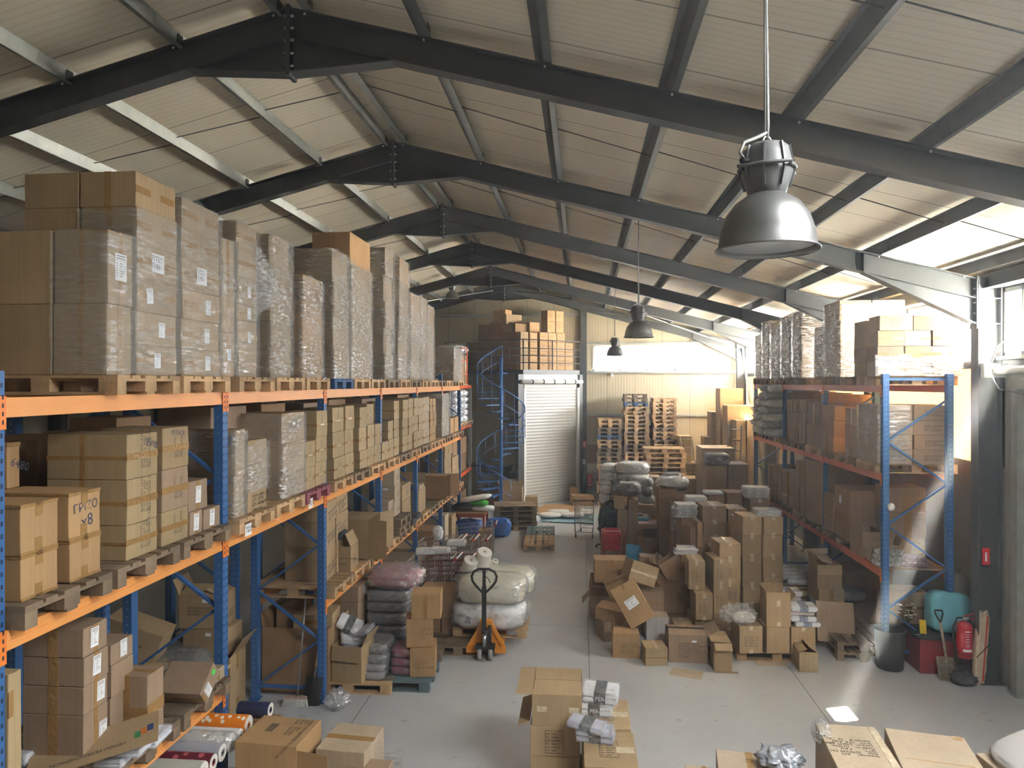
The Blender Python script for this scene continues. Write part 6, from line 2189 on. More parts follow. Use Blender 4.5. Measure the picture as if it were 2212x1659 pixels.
for y in (-0.58, 0.2):
    bm = NB()
    for x in (-0.42, 0.42):
        tube(bm, [(x, y, 0.05), (x, y, 1.15)], 0.016, 6)
    for i in range(9):
        tube(bm, [(-0.42 + 0.105 * i, y, 0.05), (-0.42 + 0.105 * i, y, 1.15)], 0.004, 4)
    for i in range(12):
        tube(bm, [(-0.42, y, 0.08 + 0.095 * i), (0.42, y, 0.08 + 0.095 * i)], 0.004, 4)
    obj('mesh_side', bm, WIRE, cage)
for z in (0.35, 0.75, 1.12):
    bm = NB(); tube(bm, [(0.42, -0.58, z), (0.42, 0.58, z)], 0.018, 6); obj('cross_bar', bm, MATS['bright_red_beam'], cage)
bm = NB(); tube(bm, [(0.42, 0.58, 0), (0.42, 0.58, 1.2)], 0.02, 6); obj('corner_post', bm, MATS['bright_red_beam'], cage)
for k, (y, z) in enumerate(((21.75, 4.26), (22.3, 4.26))):
    carton((-4.05, y, 4.2 + 0.001 if k else 4.202), (0.8, 0.5, 0.95), 0, 'a', ['amber carton standing behind the roll cage', 'amber carton on the short rack top nearest the stairs'][k], 'cartons by the roll cage')
soft('plastic_sack', (-4.05, 22.0, 5.16), (1.0, 1.3, 0.3), WHITEFAB, 'white film sack draped over the cartons behind the roll cage', 'plastic sack', film='clear_bag_film', e=2.6)


# ------------------------------------------------------------------ floor by the orange rack
L7 = crop(460, 1140, 0.25316)
C6 = crop(880, 960, 0.18987)
Z7 = crop(980, 1160, 0.16871)
GBAY = 'cartons on the floor of the open rack bay'
# open bay without a lower beam
open_carton((-4.82, 9.0, 0), (0.62, 0.46, 0.74), 0.03, 'k', 'tall open carton on the floor of the rack bay without lower beam', GBAY, flaps={'+x': 35, '-y': 150}, flap_len=0.3, tape=(('+x', 0.4, 0.56, 0.7, 1), ('+x', 0.4, 0.56, 0, 0.2)))
carton((-4.86, 9.02, 0.742), (0.6, 0.42, 0.36), -0.05, 'k', 'brown carton resting on the tall open one in the rack bay', GBAY, labels=(('-y', 0.6, 0.78, 0.08, 0.045, 2),), prints=(('+x', 'QTY\nSIZE\nN.W.', 0.6, 0.2, 0.05, R(90)),))
open_carton((-4.92, 9.0, 1.104), (0.56, 0.42, 0.42), 0.05, 'k', 'open carton topmost of three in the rack bay without lower beam', GBAY, flaps={'-y': -60, '+x': -70, '-x': 25}, flap_len=0.22, labels=(('-y', 0.62, 0.85, 0.08, 0.045, 2),), prints=(('-y', 'UNDERBLANKET\nBAMBOO COTTON\nQUANTITY: 6 PCS', 0.2, 0.6, 0.045), ('+x', 'QTY\nSIZE\nN.W.', 0.6, 0.2, 0.05, R(90))))
bm = NB(); box(bm, (-1.1, -0.05, -0.02), (1.1, 0.05, 0.02))
soft('film_bundle', (-5.3, 8.6, 0.0), (1.1, 1.3, 0.86), mat('dull_dark_bundle', (0.10, 0.095, 0.09), 0.6), 'big dark bundle in glossy film deep in the open rack bay', 'bagged bundle', film='heavy_film', e=7, wr=0.03)
tag(obj('wooden_plank', bm, MATS['pallet_wood'], None, (-5.3, 8.1, 0.885), (0, 0, 0.05)), 'pale wooden plank lying across the dark film bundle', 'plank')
carton((-5.55, 8.3, 0.95), (0.7, 0.45, 0.42), 0.2, 'k', 'tilted printed carton on the plank in the open rack bay', GBAY, tilt=(0.0, R(22)), prints=(('-y', 'QTY: 12\nSIZE: 140X200\nCOLOUR', 0.3, 0.6, 0.05),))
a = floor_at(*L7(415, 1445))
open_carton((-3.93, 9.92, 0), (0.94, 0.86, 0.9), 0.0, 'b', 'huge torn brown carton standing behind the braced blue frame', GBAY, flaps={'-x': 10}, flap_len=0.2)
carton((-3.75, 9.85, 0.30), (0.55, 0.45, 0.75), 0.1, 'k', 'tan carton poking out of the huge torn one', GBAY, tape=(('-y', 0.3, 0.8, 0.82, 0.9),))
carton((-4.15, 10.0, 0.2), (0.35, 0.45, 0.9), 0.0, 'b', 'dark carton poking out of the huge torn one', GBAY)
# open carton of linen beside the front post
a = floor_at(*L7(1018, 1350), DK)
pallet(-3.22, 9.95, 0, R(2), 'wooden pallet under the torn carton of linen beside the blue post', None, 'wood')
open_carton((-3.2, 9.78, DK), (0.44, 0.42, 0.50), -0.12, 'k', 'torn open carton overflowing with white linen by the blue post', GBAY, flaps={'+x': 25, '-y': 165}, flap_len=0.2)
for k, (dx, dy, z, rx, ry, rz) in enumerate(((0.02, 0.0, 0.52, 0.2, 0.1, 0.2), (-0.05, 0.06, 0.62, 0.35, 0.3, 0.5), (0.08, 0.1, 0.72, 0.2, -0.3, -0.3), (-0.1, 0.1, 0.82, 0.6, 0.4, 0.1))):
    pack((-3.2 + dx, 9.82 + dy, z), (0.34, 0.24, 0.06), SHEETW if k % 2 else GREYL, '%s white linen pack heaped in the torn carton by the blue post' % tier_word(k, 4), 'linen packs in the torn carton', rz, (rx, ry), band=BLACKB if k == 3 else None)
bm = rounded_block((0.3, 0.26, 0.24), e=1.8, n=(20, 12), wr=0.7, wscale=3.5, seed=4)
p = floor_at(*L7(1035, 1580))
tag(obj('crumpled_film', bm, 'clear_bag_film', None, (p.x, p.y + 0.12, 0)), 'crumpled clear plastic film on the floor by the blue post', 'plastic film')

# broom and spade leaning on the braced frame
p = floor_at(*L7(695, 1530))
broom = empty('broom', (p.x, p.y + 0.05, 0), (0, 0, 0.12), 'floor broom with pale bristles leaning on the blue frame', 'broom')
bm = NB(); box(bm, (-0.15, -0.03, 0.09), (0.15, 0.03, 0.12)); obj('head', bm, mat('worn_broom_wood', (0.42, 0.28, 0.22), 0.7, var=0.2, scale=14), broom)
bm = NB()
rb = random.Random(2)
for i in range(26):
    for j in range(5):
        x, y = -0.145 + 0.29 * i / 25, -0.026 + 0.013 * j
        fl = 1 + 0.22 * rb.uniform(0.4, 1)
        bar(bm, (x, y, 0.095), (x * fl, y * 1.9 + rb.uniform(-0.008, 0.008), 0.0), 0.008, 0.008)
obj('bristle', bm, mat('pale_bristles', (0.55, 0.54, 0.50), 0.8, var=0.2), broom)
bm = NB(); tube(bm, [(0.02, 0, 0.11), (0.05, 0.32, 1.42)], 0.012, 8); obj('handle', bm, mat('grey_steel_tube', (0.28, 0.28, 0.28), 0.4, 0.5), broom)
bm = NB(); tube(bm, [(0.05, 0.30, 1.34), (0.051, 0.325, 1.45)], 0.014, 8); obj('grip', bm, BLACK, broom)


def shovel(loc, rz, lean, L_, blade_m, shaft_m, grip_m, label, bw=0.24, bl=0.32, lean_y=0.3):
    root = empty('shovel', loc, (R(-lean_y * 57.3) if False else 0, 0, rz), label, 'shovel')
    ax = Vector((lean, lean_y, 1)).normalized()
    bm = NB()
    n = 8
    sx = Vector((1, 0, 0)); up = ax
    nn = sx.cross(up).normalized()
    grid = []
    for j in range(n + 1):
        row = []
        for i in range(n + 1):
            u, v = i / n * 2 - 1, j / n
            w = bw / 2 * (1 - 0.06 * v)
            dish = 0.035 * (u * u) - 0.01
            row.append(bm.verts.new(sx * (u * w) + up * (v * bl + 0.0) - nn * dish))
        grid.append(row)
    for j in range(n):
        for i in range(n):
            bm.faces.new((grid[j][i], grid[j][i + 1], grid[j + 1][i + 1], grid[j + 1][i])).smooth = True
    bmesh.ops.solidify(bm, geom=bm.faces, thickness=0.003)
    obj('blade', bm, blade_m, root)
    bm = NB(); tube(bm, [up * (bl * 0.75) + nn * 0.006, up * (bl + 0.02), up * (bl + 0.14)], [0.012, 0.018, 0.018], 8); obj('socket', bm, blade_m, root)
    bm = NB(); tube(bm, [up * (bl + 0.1), up * (L_ - 0.2)], 0.017, 10); obj('shaft', bm, shaft_m, root)
    bm = NB()
    q = up * (L_ - 0.2)
    tube(bm, [q - up * 0.06, q, q + up * 0.04 + sx * 0.02, q + up * 0.13 + sx * 0.055, q + up * 0.17 + sx * 0.05, q + up * 0.17 - sx * 0.05, q + up * 0.13 - sx * 0.055, q + up * 0.04 - sx * 0.02, q], 0.013, 8)
    obj('grip', bm, grip_m, root)
    return root


p = floor_at(*L7(820, 1530))
RUSTY = mat('dark_worn_steel', (0.06, 0.058, 0.055), 0.55, 0.3, var=0.3, scale=9)
MUDDY = mat('muddy_steel_blade', (0.30, 0.25, 0.18), 0.8, 0.1, var=0.45, scale=16)
SHAFT = mat('worn_wooden_shaft', (0.42, 0.25, 0.12), 0.6, var=0.2, scale=5)
shovel((p.x, p.y + 0.03, 0.0), 0.0, 0.09, 1.12, RUSTY, SHAFT, BLACK, 'black-bladed shovel with D grip leaning on the blue frame', bw=0.24, bl=0.36, lean_y=0.2)

# grey-blue pallet with bagged cloth and three cartons
pallet(-2.70, 10.08, 0, R(1), 'grey-blue painted pallet of bagged cloth and three cartons by the aisle', None, 'grey')
GC_ = 'cartons on the grey-blue pallet'
q1, (m, w, rz, zs) = fcols(L7(1652, 1268), L7(1868, 1282), [L7(0, 1033)[1]], 0.46, z0=DK, tint='a', desc='brown taped carton', where='lowest of three on the grey-blue pallet', group=GC_, prints=lambda i: [('-y', 'QTY: 6 PCS\nN.W.: 12\nMADE IN CHINA', 0.15, 0.5, 0.04, 0, FAINT)])
q1[0].rotation_euler.z += 0.2
carton((m.x - 0.06, m.y + 0.02, zs[-1] + 0.002), (0.38, 0.36, 0.40), 0.22, 'a', 'brown gaping carton, middle of three on the grey-blue pallet', GC_, prints=(('-y', 'MADE IN CHINA\nSIZE\nCOLOR: GREY\nN.W.\nG.W.', 0.5, 0.6, 0.035, 0, FAINT),))
carton((m.x + 0.04, m.y + 0.05, zs[-1] + 0.404), (0.42, 0.40, 0.34), 0.12, 'a', 'brown carton with ragged lid, topmost on the grey-blue pallet', GC_, tape=(('-y', 0.42, 0.56, 0, 1),))
DGREY = mat('dark_grey_folded_cloth', (0.11, 0.11, 0.115), 0.75, var=0.15)
MGREY = mat('mid_grey_folded_cloth', (0.22, 0.22, 0.235), 0.75, var=0.12)
MAROON = mat('maroon_folded_cloth', (0.22, 0.02, 0.055), 0.75, var=0.15)
MAUVE = mat('mauve_folded_cloth', (0.34, 0.16, 0.19), 0.75, var=0.15)
ze = DK
for k, (mt, h) in enumerate(((MGREY, 0.1), (MGREY, 0.1), (DGREY, 0.12), (DGREY, 0.13))):
    soft('folded_cloth', (-3.02 + 0.015 * k, 9.92 + 0.04 * k, ze), (0.56 - 0.02 * k, 0.5, h), mt, '%s grey folded cloth bag on the grey-blue pallet' % tier_word(k, 4), 'folded cloth', 'grey cloth bags on the grey-blue pallet', film='clear_bag_film', e=6, wr=0.03, rz=0.03 * (k % 3 - 1), grow=0.01)
    ze += h
ze = DK
for k, h in enumerate((0.11, 0.11, 0.13)):
    soft('folded_cloth', (-2.48, 10.08 + 0.03 * k, ze), (0.46, 0.42, h), MAROON, '%s maroon folded cloth bag on the grey-blue pallet' % tier_word(k, 3), 'folded cloth', 'maroon cloth bags on the grey-blue pallet', film='clear_bag_film', e=5, wr=0.05, grow=0.01)
    ze += h
# second pallet behind with black cloth and a mauve quilt
pallet(-2.75, 11.15, 0, R(2), 'dark pallet of black cloth bags behind the grey-blue one', None, 'dark')
ze = DK
for k, h in enumerate((0.2, 0.2, 0.2, 0.16, 0.16)):
    soft('folded_cloth', (-2.98, 11.0, ze), (0.66, 0.6, h), CHAR if k % 2 else DG, '%s black cloth bag behind the grey-blue pallet' % tier_word(k, 5), 'folded cloth', 'black cloth bags', film='clear_bag_film', e=5, wr=0.05, rz=0.04 * (k % 3 - 1))
    ze += h
soft('rolled_quilt', (-2.93, 11.05, ze), (0.84, 0.62, 0.32), MAUVE, 'mauve rolled quilt in clear film atop the black cloth bags', 'quilt', film='clear_bag_film', e=2.8, wr=0.12, grow=0.03)
pallet(-1.95, 11.45, 0, R(3), 'empty-edged dark pallet beside the white sacks', None, 'dark')
carton((-2.12, 11.85, DK), (0.36, 0.5, 0.72), 0, 'b', 'dark brown carton on the pallet before the trolleys', None)
carton((-2.5, 11.9, DK), (0.36, 0.5, 0.7), 0, 'b', 'second dark brown carton on the pallet before the trolleys', None)
for i in range(5):
    carton((-3.66, 10.75, 0.02 + i * 0.235), (0.6, 0.5, 0.232), 0.01 * (i % 3), 'p', 'reddish brown carton, %s in the floor stack under the lower beam' % tier_word(i, 5), 'reddish cartons under the lower beam', tape=(('-y', 0.42, 0.56, 0, 1),), labels=(('+x', 0.6, 0.5, 0.1, 0.12, 5),) if i == 4 else ())
for i, (x, y, w, d, h, tn) in enumerate(((-3.6, 11.5, 0.6, 0.5, 1.0, 'y'), (-3.75, 12.7, 0.7, 0.7, 0.9, 'k'), (-3.8, 14.0, 0.8, 0.8, 0.8, 'p'), (-3.8, 15.3, 0.7, 0.8, 0.75, 'k'), (-3.75, 16.6, 0.7, 0.7, 0.85, 'b'), (-3.7, 17.85, 0.6, 0.5, 0.95, 'w'), (-3.7, 18.6, 0.7, 0.6, 0.8, 'k'))):
    carton((x, y, 0), (w, d, h), 0, tn, 'carton on the floor, %s under the lower shelf of the orange rack' % ORD[i], 'cartons on the floor under the lower shelf')

# ------------------------------------------------------------------ hand pallet truck with sacks
jx, jy = -1.48, 10.94
TRUCK = mat('orange_truck_paint', (0.70, 0.27, 0.03), 0.4, var=0.1)
GREYWHEEL = mat('grey_wheel', (0.32, 0.31, 0.29), 0.6)
truck = empty('hand_pallet_truck', (jx, jy, 0), (0, 0, R(2)), 'orange hand pallet truck with black loop handle under white sacks', 'pallet truck')
for s in (-1, 1):
    bm = NB(); tube(bm, [(s * 0.085 - 0.03, 0, 0.1), (s * 0.085 + 0.03, 0, 0.1)], 0.1, 24); tube(bm, [(s * 0.085 - 0.032, 0, 0.1), (s * 0.085 + 0.032, 0, 0.1)], 0.055, 16, 1); obj('steer_wheel', bm, [GREYWHEEL, BLACK], truck)
    bm = NB(); box(bm, (s * 0.19 - 0.08, 0.3, 0.1), (s * 0.19 + 0.08, 1.45, 0.16)); obj('fork', bm, TRUCK, truck)
    bm = NB(); bar(bm, (s * 0.06, 0.18, 0.5), (s * 0.29, 0.16, 0.13), 0.05, 0.03, (0, 1, 0)); bar(bm, (s * 0.29, 0.16, 0.13), (s * 0.15, 0.12, 0.1), 0.05, 0.04); box(bm, (min(s * 0.14, s * 0.31), 0.08, 0.07), (max(s * 0.14, s * 0.31), 0.17, 0.15)); obj('side_arm', bm, TRUCK, truck)
bm = NB(); prism(bm, [(-0.1, 0.5), (0.1, 0.5), (0.29, 0.14), (-0.29, 0.14)], 'y', 0.2, 0.24); prism(bm, [(-0.09, 0.46), (0.09, 0.46), (0.1, 0.56), (-0.1, 0.56)], 'y', 0.1, 0.24); obj('body', bm, TRUCK, truck)
bm = NB(); box(bm, (-0.15, -0.06, 0.17), (0.15, 0.09, 0.23)); tube(bm, [(0, 0.02, 0.2), (0, 0.02, 0.46)], 0.055, 16); tube(bm, [(0.07, 0.03, 0.2), (0.07, 0.03, 0.52)], 0.025, 10); obj('pump', bm, BLACK, truck)
bm = NB(); tube(bm, [(-0.01, -0.04, 0.22), (-0.01, -0.04, 0.40)], 0.032, 12); obj('spring', bm, BOLT, truck)
bm = NB(); bar(bm, (-0.02, 0.0, 0.42), (-0.02, 0.03, 1.12), 0.07, 0.05, (0, 1, 0)); obj('tiller', bm, BLACK, truck)
bm = NB()
pts = [(-0.02, 0.035, 1.0), (-0.14, 0.04, 1.12), (-0.2, 0.04, 1.2), (-0.215, 0.042, 1.28), (-0.18, 0.045, 1.35), (-0.1, 0.046, 1.39), (0.06, 0.046, 1.39), (0.14, 0.045, 1.35), (0.175, 0.042, 1.28), (0.16, 0.04, 1.2), (0.1, 0.04, 1.12)]
tube(bm, pts, 0.02, 10, closed=True); bar(bm, (-0.02, 0.04, 1.0), (-0.02, 0.045, 1.38), 0.05, 0.04, (0, 1, 0)); obj('loop_handle', bm, BLACK, truck)
bm = NB(); tube(bm, [(-0.01, 0.02, 1.3), (0.05, 0.0, 1.25), (0.08, -0.005, 1.19)], 0.007, 6); obj('release_lever', bm, BLACK, truck)
pallet(jx, jy + 0.9, 0.165, 0, 'reddish wooden pallet lifted by the orange truck', None, 'wood')
CREAM = mat('cream_sack_filling', (0.72, 0.68, 0.54), 0.7, var=0.05, scale=4)
WSACK = mat('white_sack_filling', (0.80, 0.79, 0.80), 0.65, var=0.04, scale=4)
zs0 = 0.165 + DK
soft('pillow_sack', (jx - 0.02, jy + 0.78, zs0 - 0.005), (1.22, 0.9, 0.42), WSACK, 'white bulging sack, lowest on the orange pallet truck', 'pillow sack', 'sacks on the pallet truck', film='clear_bag_film', e=3.6, wr=0.05, grow=0.03, quilts=2)
soft('pillow_sack', (jx + 0.02, jy + 0.72, zs0 + 0.40), (1.12, 0.7, 0.40), CREAM, 'cream three-part sack in front on the orange pallet truck', 'pillow sack', 'sacks on the pallet truck', film='clear_bag_film', e=4, wr=0.04, grow=0.03, quilts=3)
soft('pillow_sack', (jx + 0.12, jy + 1.32, zs0 + 0.36), (1.15, 0.6, 0.42), CREAM, 'cream sack behind on the orange pallet truck', 'pillow sack', 'sacks on the pallet truck', film='clear_bag_film', e=4, wr=0.04, grow=0.03, quilts=2)
lettering('pen_mark', '50', '-y', (1.0, 1.0, 1.0), 0.2, 0.3, 0.12, R(80), PEN, None).location = (jx - 0.27, jy + 0.32, zs0 + 0.14)
_pm = [o for o in scene.objects if o.name.startswith('pen_mark')][0]
_sk = [o for o in scene.objects if o.get('label', '').startswith('white bulging sack')][0]
_pm.parent = _sk; _pm.location = (-0.27, -0.472, 0.13)

# ------------------------------------------------------------------ shopping trolleys
REDCAP = mat('red_plastic_cap', (0.55, 0.04, 0.03), 0.4)
ORCAP = mat('orange_plastic_cap', (0.8, 0.16, 0.03), 0.4)
HANDLE = mat('white_handle', (0.72, 0.72, 0.72), 0.35)
BLUEST = mat('blue_trolley_steel', (0.03, 0.06, 0.2), 0.4)
DWIRE = mat('dark_red_wire', (0.2, 0.03, 0.03), 0.4, 0.3)


def trolley_mesh(L_=0.82, W_=0.52, z0=0.42, z1=0.98, wire=None, nv=(17, 11), nh=7):
    bm = NB()
    r = 0.0028
    # handle end at +x; the basket tapers towards -x
    xa, xb = -L_ / 2, L_ / 2
    def corner(x, s, t):
        w = W_ / 2 * (0.78 + 0.22 * (x - xa) / L_)
        return Vector((x + (0.06 * (t - 1) * (-1 if x < 0 else 0)), s * w * (0.86 + 0.14 * t), z0 + (z1 - z0) * t + 0.08 * (x - xa) / L_ * t + 0.02 * (1 - t)))
    for s in (-1, 1):
        for i in range(nv[0]):
            x = xa + L_ * i / (nv[0] - 1)
            tube(bm, [corner(x, s, 0), corner(x, s, 1)], r, 4, cap=False)
        for j in range(nh):
            t = j / (nh - 1)
            tube(bm, [corner(xa, s, t), corner(xb, s, t)], r * (2.2 if j == nh - 1 else 1.3), 5, cap=False)
    for x in (xa, xb):
        for i in range(nv[1]):
            u = i / (nv[1] - 1)
            tube(bm, [corner(x, -1, 0).lerp(corner(x, 1, 0), u), corner(x, -1, 1).lerp(corner(x, 1, 1), u)], r, 4, cap=False)
        for j in range(nh):
            t = j / (nh - 1)
            tube(bm, [corner(x, -1, t), corner(x, 1, t)], r * (2.2 if j == nh - 1 else 1.3), 5, cap=False)
    for i in range(nv[0]):
        x = xa + L_ * i / (nv[0] - 1)
        tube(bm, [corner(x, -1, 0), corner(x, 1, 0)], r, 4, cap=False)
    return bm


def trolley(loc, rz, label, group=None, m=None, cap=None, handle=True, tilt=(0, 0), hm=None, frame=None):
    m = m or WIRE
    fm = frame or m
    root = empty('shopping_trolley', loc, (tilt[0], tilt[1], rz), label, 'shopping trolley', group)
    obj('wire_basket', trolley_mesh(), m, root)
    bm = NB()
    for s in (-1, 1):
        tube(bm, [(-0.44, s * 0.17, 0.13), (0.38, s * 0.24, 0.15), (0.42, s * 0.25, 0.3), (0.44, s * 0.26, 0.98), (0.5, s * 0.26, 1.06)], 0.013, 8)
    tube(bm, [(-0.44, -0.17, 0.13), (-0.44, 0.17, 0.13)], 0.013, 8); tube(bm, [(0.3, -0.235, 0.15), (0.3, 0.235, 0.15)], 0.013, 8)
    tube(bm, [(-0.3, -0.18, 0.13), (-0.34, -0.2, 0.44)], 0.011, 8); tube(bm, [(-0.3, 0.18, 0.13), (-0.34, 0.2, 0.44)], 0.011, 8)
    obj('chassis', bm, fm, root)
    if handle:
        bm = NB(); tube(bm, [(0.51, -0.24, 1.065), (0.51, 0.24, 1.065)], 0.016, 10); h = obj('push_handle', bm, hm or HANDLE, root)
        for s in (-1, 1):
            bm = NB(); tube(bm, [(0.5, s * 0.23, 1.06), (0.5, s * 0.285, 1.06)], 0.027, 10); obj('end_cap', bm, cap or REDCAP, h)
    for x, s in ((-0.4, -1), (-0.4, 1), (0.34, -1), (0.34, 1)):
        bm = NB(); yq = s * (0.17 if x < 0 else 0.235)
        tube(bm, [(x, yq - 0.014, 0.062), (x, yq + 0.014, 0.062)], 0.06, 16); obj('wheel', bm, BLACK, root)
        bm = NB(); box(bm, (x - 0.015, yq - 0.02, 0.06), (x + 0.015, yq + 0.02, 0.13)); obj('caster_fork', bm, fm, root)
    return root


GT_ = 'trolleys nested by the orange rack'
PX = [-2.72, -2.95, -3.18]
for k in range(3):
    trolley((-2.25 - 0.26 * k, 13.15, 0), R(-4), 'red-capped trolley, %s from the aisle in the front nested row' % ORD[k], GT_, m=DWIRE if k < 2 else WIRE, cap=REDCAP, frame=BLUEST if k == 0 else None)
for k in range(3):
    trolley((-2.42 - 0.26 * k, 14.75, 0), R(-3), 'wire trolley, %s from the aisle in the rear nested row' % ORD[k], GT_, cap=ORCAP if k else REDCAP)
trolley((-2.45, 16.25, 0), R(4), 'large wire trolley holding cartons, standing apart behind the nested rows', None)
carton((-2.2, 16.25, 0.46), (0.28, 0.42, 0.46), 0.1, 'k', 'tall carton standing in the large wire trolley', None)
carton((-2.58, 16.22, 0.46), (0.36, 0.38, 0.30), -0.05, 'k', 'low carton standing in the large wire trolley', None)
trolley((-1.85, 12.45, 0), R(-90), 'wire trolley carrying plastic film rolls behind the white sacks', None, handle=True, hm=STEEL, cap=BLACK)
ROLLW = mat('milky_film_roll', (0.66, 0.63, 0.56), 0.45, var=0.06)
ROLLE = mat('milky_roll_end', (0.76, 0.73, 0.66), 0.5)
for k, (cx, cy, r, zt, dx) in enumerate(((225, 295, 0.125, 1.25, 0), (402, 190, 0.13, 1.38, 0), (460, 305, 0.055, 1.18, 0), (538, 300, 0.058, 1.16, 0))):
    px, py = Z7(cx, cy)
    t = floor_at(px, py, zt)
    d = Vector((0.25, -0.35, 0.75)).normalized()
    Lr = (zt - 0.5) / d.z
    roll('film_roll', t - d * Lr, t, r, ROLLW, '%s milky plastic film roll in the trolley behind the white sacks' % ['thick lower', 'thickest upper', 'slim middle', 'slim outer'][k], 'film roll', 'film rolls in a trolley', end=ROLLE)
for k, (x, y, z, a) in enumerate(((-3.0, 13.55, 0.99, 0.2), (-2.72, 13.6, 1.0, -0.1), (-2.5, 14.2, 1.02, 0.05))):
    pack((x, y, z), (0.36, 0.28, 0.09), SHEETW, '%s white linen bag laid on the nested trolleys' % ['farthest', 'middle', 'carton-topped'][k], 'linen bags on the trolleys', a)
soft('carrier_bag', (-3.0, 14.75, 0.98), (0.22, 0.2, 0.3), WHITEFAB, 'white carrier bag hanging by a blue post over the nested trolleys', 'bag', e=2.4, wr=0.15)
trolley((0.12, 20.1, 0), R(-96), 'empty wire trolley beside the chair with a black jacket', None, hm=STEEL, cap=BLACK)
tr = trolley((0.72, 16.0, 0), R(-94), 'rusty red wire trolley holding a red basket', None, m=mat('rusty_red_wire', (0.3, 0.1, 0.06), 0.5, 0.3), handle=False)
REDB = mat('red_plastic_basket', (0.50, 0.025, 0.035), 0.4)
bk = empty('shopping_basket', (0.66, 16.0, 0.62), (0, 0, 0), 'red plastic shopping basket sitting in the rusty trolley', 'basket')
bm = NB()
for (a, b_) in (((-0.2, -0.3), (-0.2, 0.3)), ((0.2, -0.3), (0.2, 0.3)), ((-0.2, -0.3), (0.2, -0.3)), ((-0.2, 0.3), (0.2, 0.3))):
    for z in (0.03, 0.09, 0.15, 0.21, 0.27, 0.34):
        s = 0.86 + 0.14 * z / 0.34
        bar(bm, (a[0] * s, a[1] * s, z), (b_[0] * s, b_[1] * s, z), 0.012, 0.035 if z != 0.34 else 0.05)
    for t in range(6):
        u = t / 5
        x, y = a[0] + (b_[0] - a[0]) * u, a[1] + (b_[1] - a[1]) * u
        bar(bm, (x * 0.86, y * 0.86, 0), (x, y, 0.34), 0.03, 0.012, (x, y, 0))
box(bm, (-0.172, -0.258, 0), (0.172, 0.258, 0.01)); obj('body', bm, REDB, bk)
bm = NB(); tube(bm, [(-0.2, -0.02, 0.34), (-0.19, 0.0, 0.36), (0.19, 0.0, 0.36), (0.2, -0.02, 0.34)], 0.012, 8); obj('handle', bm, mat('pale_yellow_plastic', (0.7, 0.68, 0.4), 0.5), bk)
t2 = trolley((1.62, 19.45, 0.0), R(178), 'wire trolley tipped against the bagged pillows behind the worktable', None, hm=STEEL, cap=BLACK)

# ------------------------------------------------------------------ worktable, chair with jacket, bins
TB = 0.8
c0, c1, c2, c3 = (floor_at(x, y, TB) for x, y in ((1380, 1130), (1451.5, 1130), (1356, 1109.5), (1414, 1105)))
ct = (c0 + c1 + c2 + c3) / 4
rz = math.atan2(c1.y - c0.y, c1.x - c0.x)
OAK = mat('light_oak_board', (0.40, 0.25, 0.13), 0.55, var=0.12, scale=4)
TOPM = mat('pale_table_top', (0.66, 0.52, 0.44), 0.4, var=0.05)
table = empty('worktable', (ct.x, ct.y, 0), (0, 0, rz + 0.03), 'wooden worktable with pale top and open sides, loaded with papers', 'table')
bm = NB(); box(bm, (-0.41, -0.72, TB - 0.03), (0.41, 0.72, TB)); obj('tabletop', bm, TOPM, table)
for x in (-0.36, 0.36):
    for y in (-0.67, 0.67):
        bm = NB(); box(bm, (x - 0.045, y - 0.045, 0.0), (x + 0.045, y + 0.045, TB - 0.03)); obj('leg', bm, OAK, table)
bm = NB(); box(bm, (-0.36, -0.7, TB - 0.14), (0.36, -0.66, TB - 0.03)); box(bm, (-0.4, -0.67, TB - 0.12), (-0.37, 0.67, TB - 0.03)); obj('apron', bm, OAK, table)
bm = NB(); box(bm, (-0.36, -0.64, 0.16), (0.36, 0.66, 0.19)); obj('lower_shelf', bm, OAK, table)
bm = NB(); box(bm, (-0.4, 0.0, 0.1), (-0.37, 0.64, 0.55)); box(bm, (0.1, -0.66, 0.19), (0.13, 0.6, TB - 0.14)); obj('side_board', bm, OAK, table)


def on_table(px, py):
    return floor_at(px, py, TB + 0.001)


def flat(name, px, py, size, col, label, cat, rz=0.0, h=0.004):
    p = on_table(px, py)
    bm = NB(); box(bm, (-size[0] / 2, -size[1] / 2, 0), (size[0] / 2, size[1] / 2, h))
    return tag(obj(name, bm, mat(name + '_surface', col, 0.6), None, p, (0, 0, rz)), label, cat)


flat('yellow_folder', *K4(930, 832), (0.32, 0.24), (0.62, 0.48, 0.12), 'yellow folder at the far end of the worktable', 'folder', 0.1)
flat('green_paper', *K4(1090, 915), (0.22, 0.2), (0.38, 0.48, 0.12), 'green sheet at the near corner of the worktable', 'paper', 0.1)
flat('blue_paper', *K4(850, 888), (0.34, 0.22), (0.32, 0.42, 0.62), 'light blue papers in the middle of the worktable', 'paper', -0.2, 0.01)
flat('white_paper', *K4(840, 832), (0.2, 0.26), (0.75, 0.75, 0.75), 'white sheet beside the yellow folder', 'paper', 0.3)
p = on_table(*K4(825, 915)); roll('blue_cloth_roll', p + Vector((-0.14, 0, 0.045)), p + Vector((0.14, 0.02, 0.045)), 0.045, mat('teal_cloth', (0.03, 0.16, 0.24), 0.7), 'dark teal cloth roll at the near edge of the worktable', 'cloth')
p = on_table(*K4(905, 912))
bm = NB(); lathe(bm, [(0.0, 0.0), (0.03, 0.0), (0.04, 0.13), (0.036, 0.13), (0.028, 0.006), (0.0, 0.006)], 20); tag(obj('drinking_glass', bm, 'window_glass', None, p), 'clear drinking glass on the worktable beside the teal roll', 'glass')
p = on_table(*K4(1005, 918)); td = empty('tape_dispenser', p, (0, 0, 0.5), 'black hand tape dispenser on the worktable', 'tape dispenser')
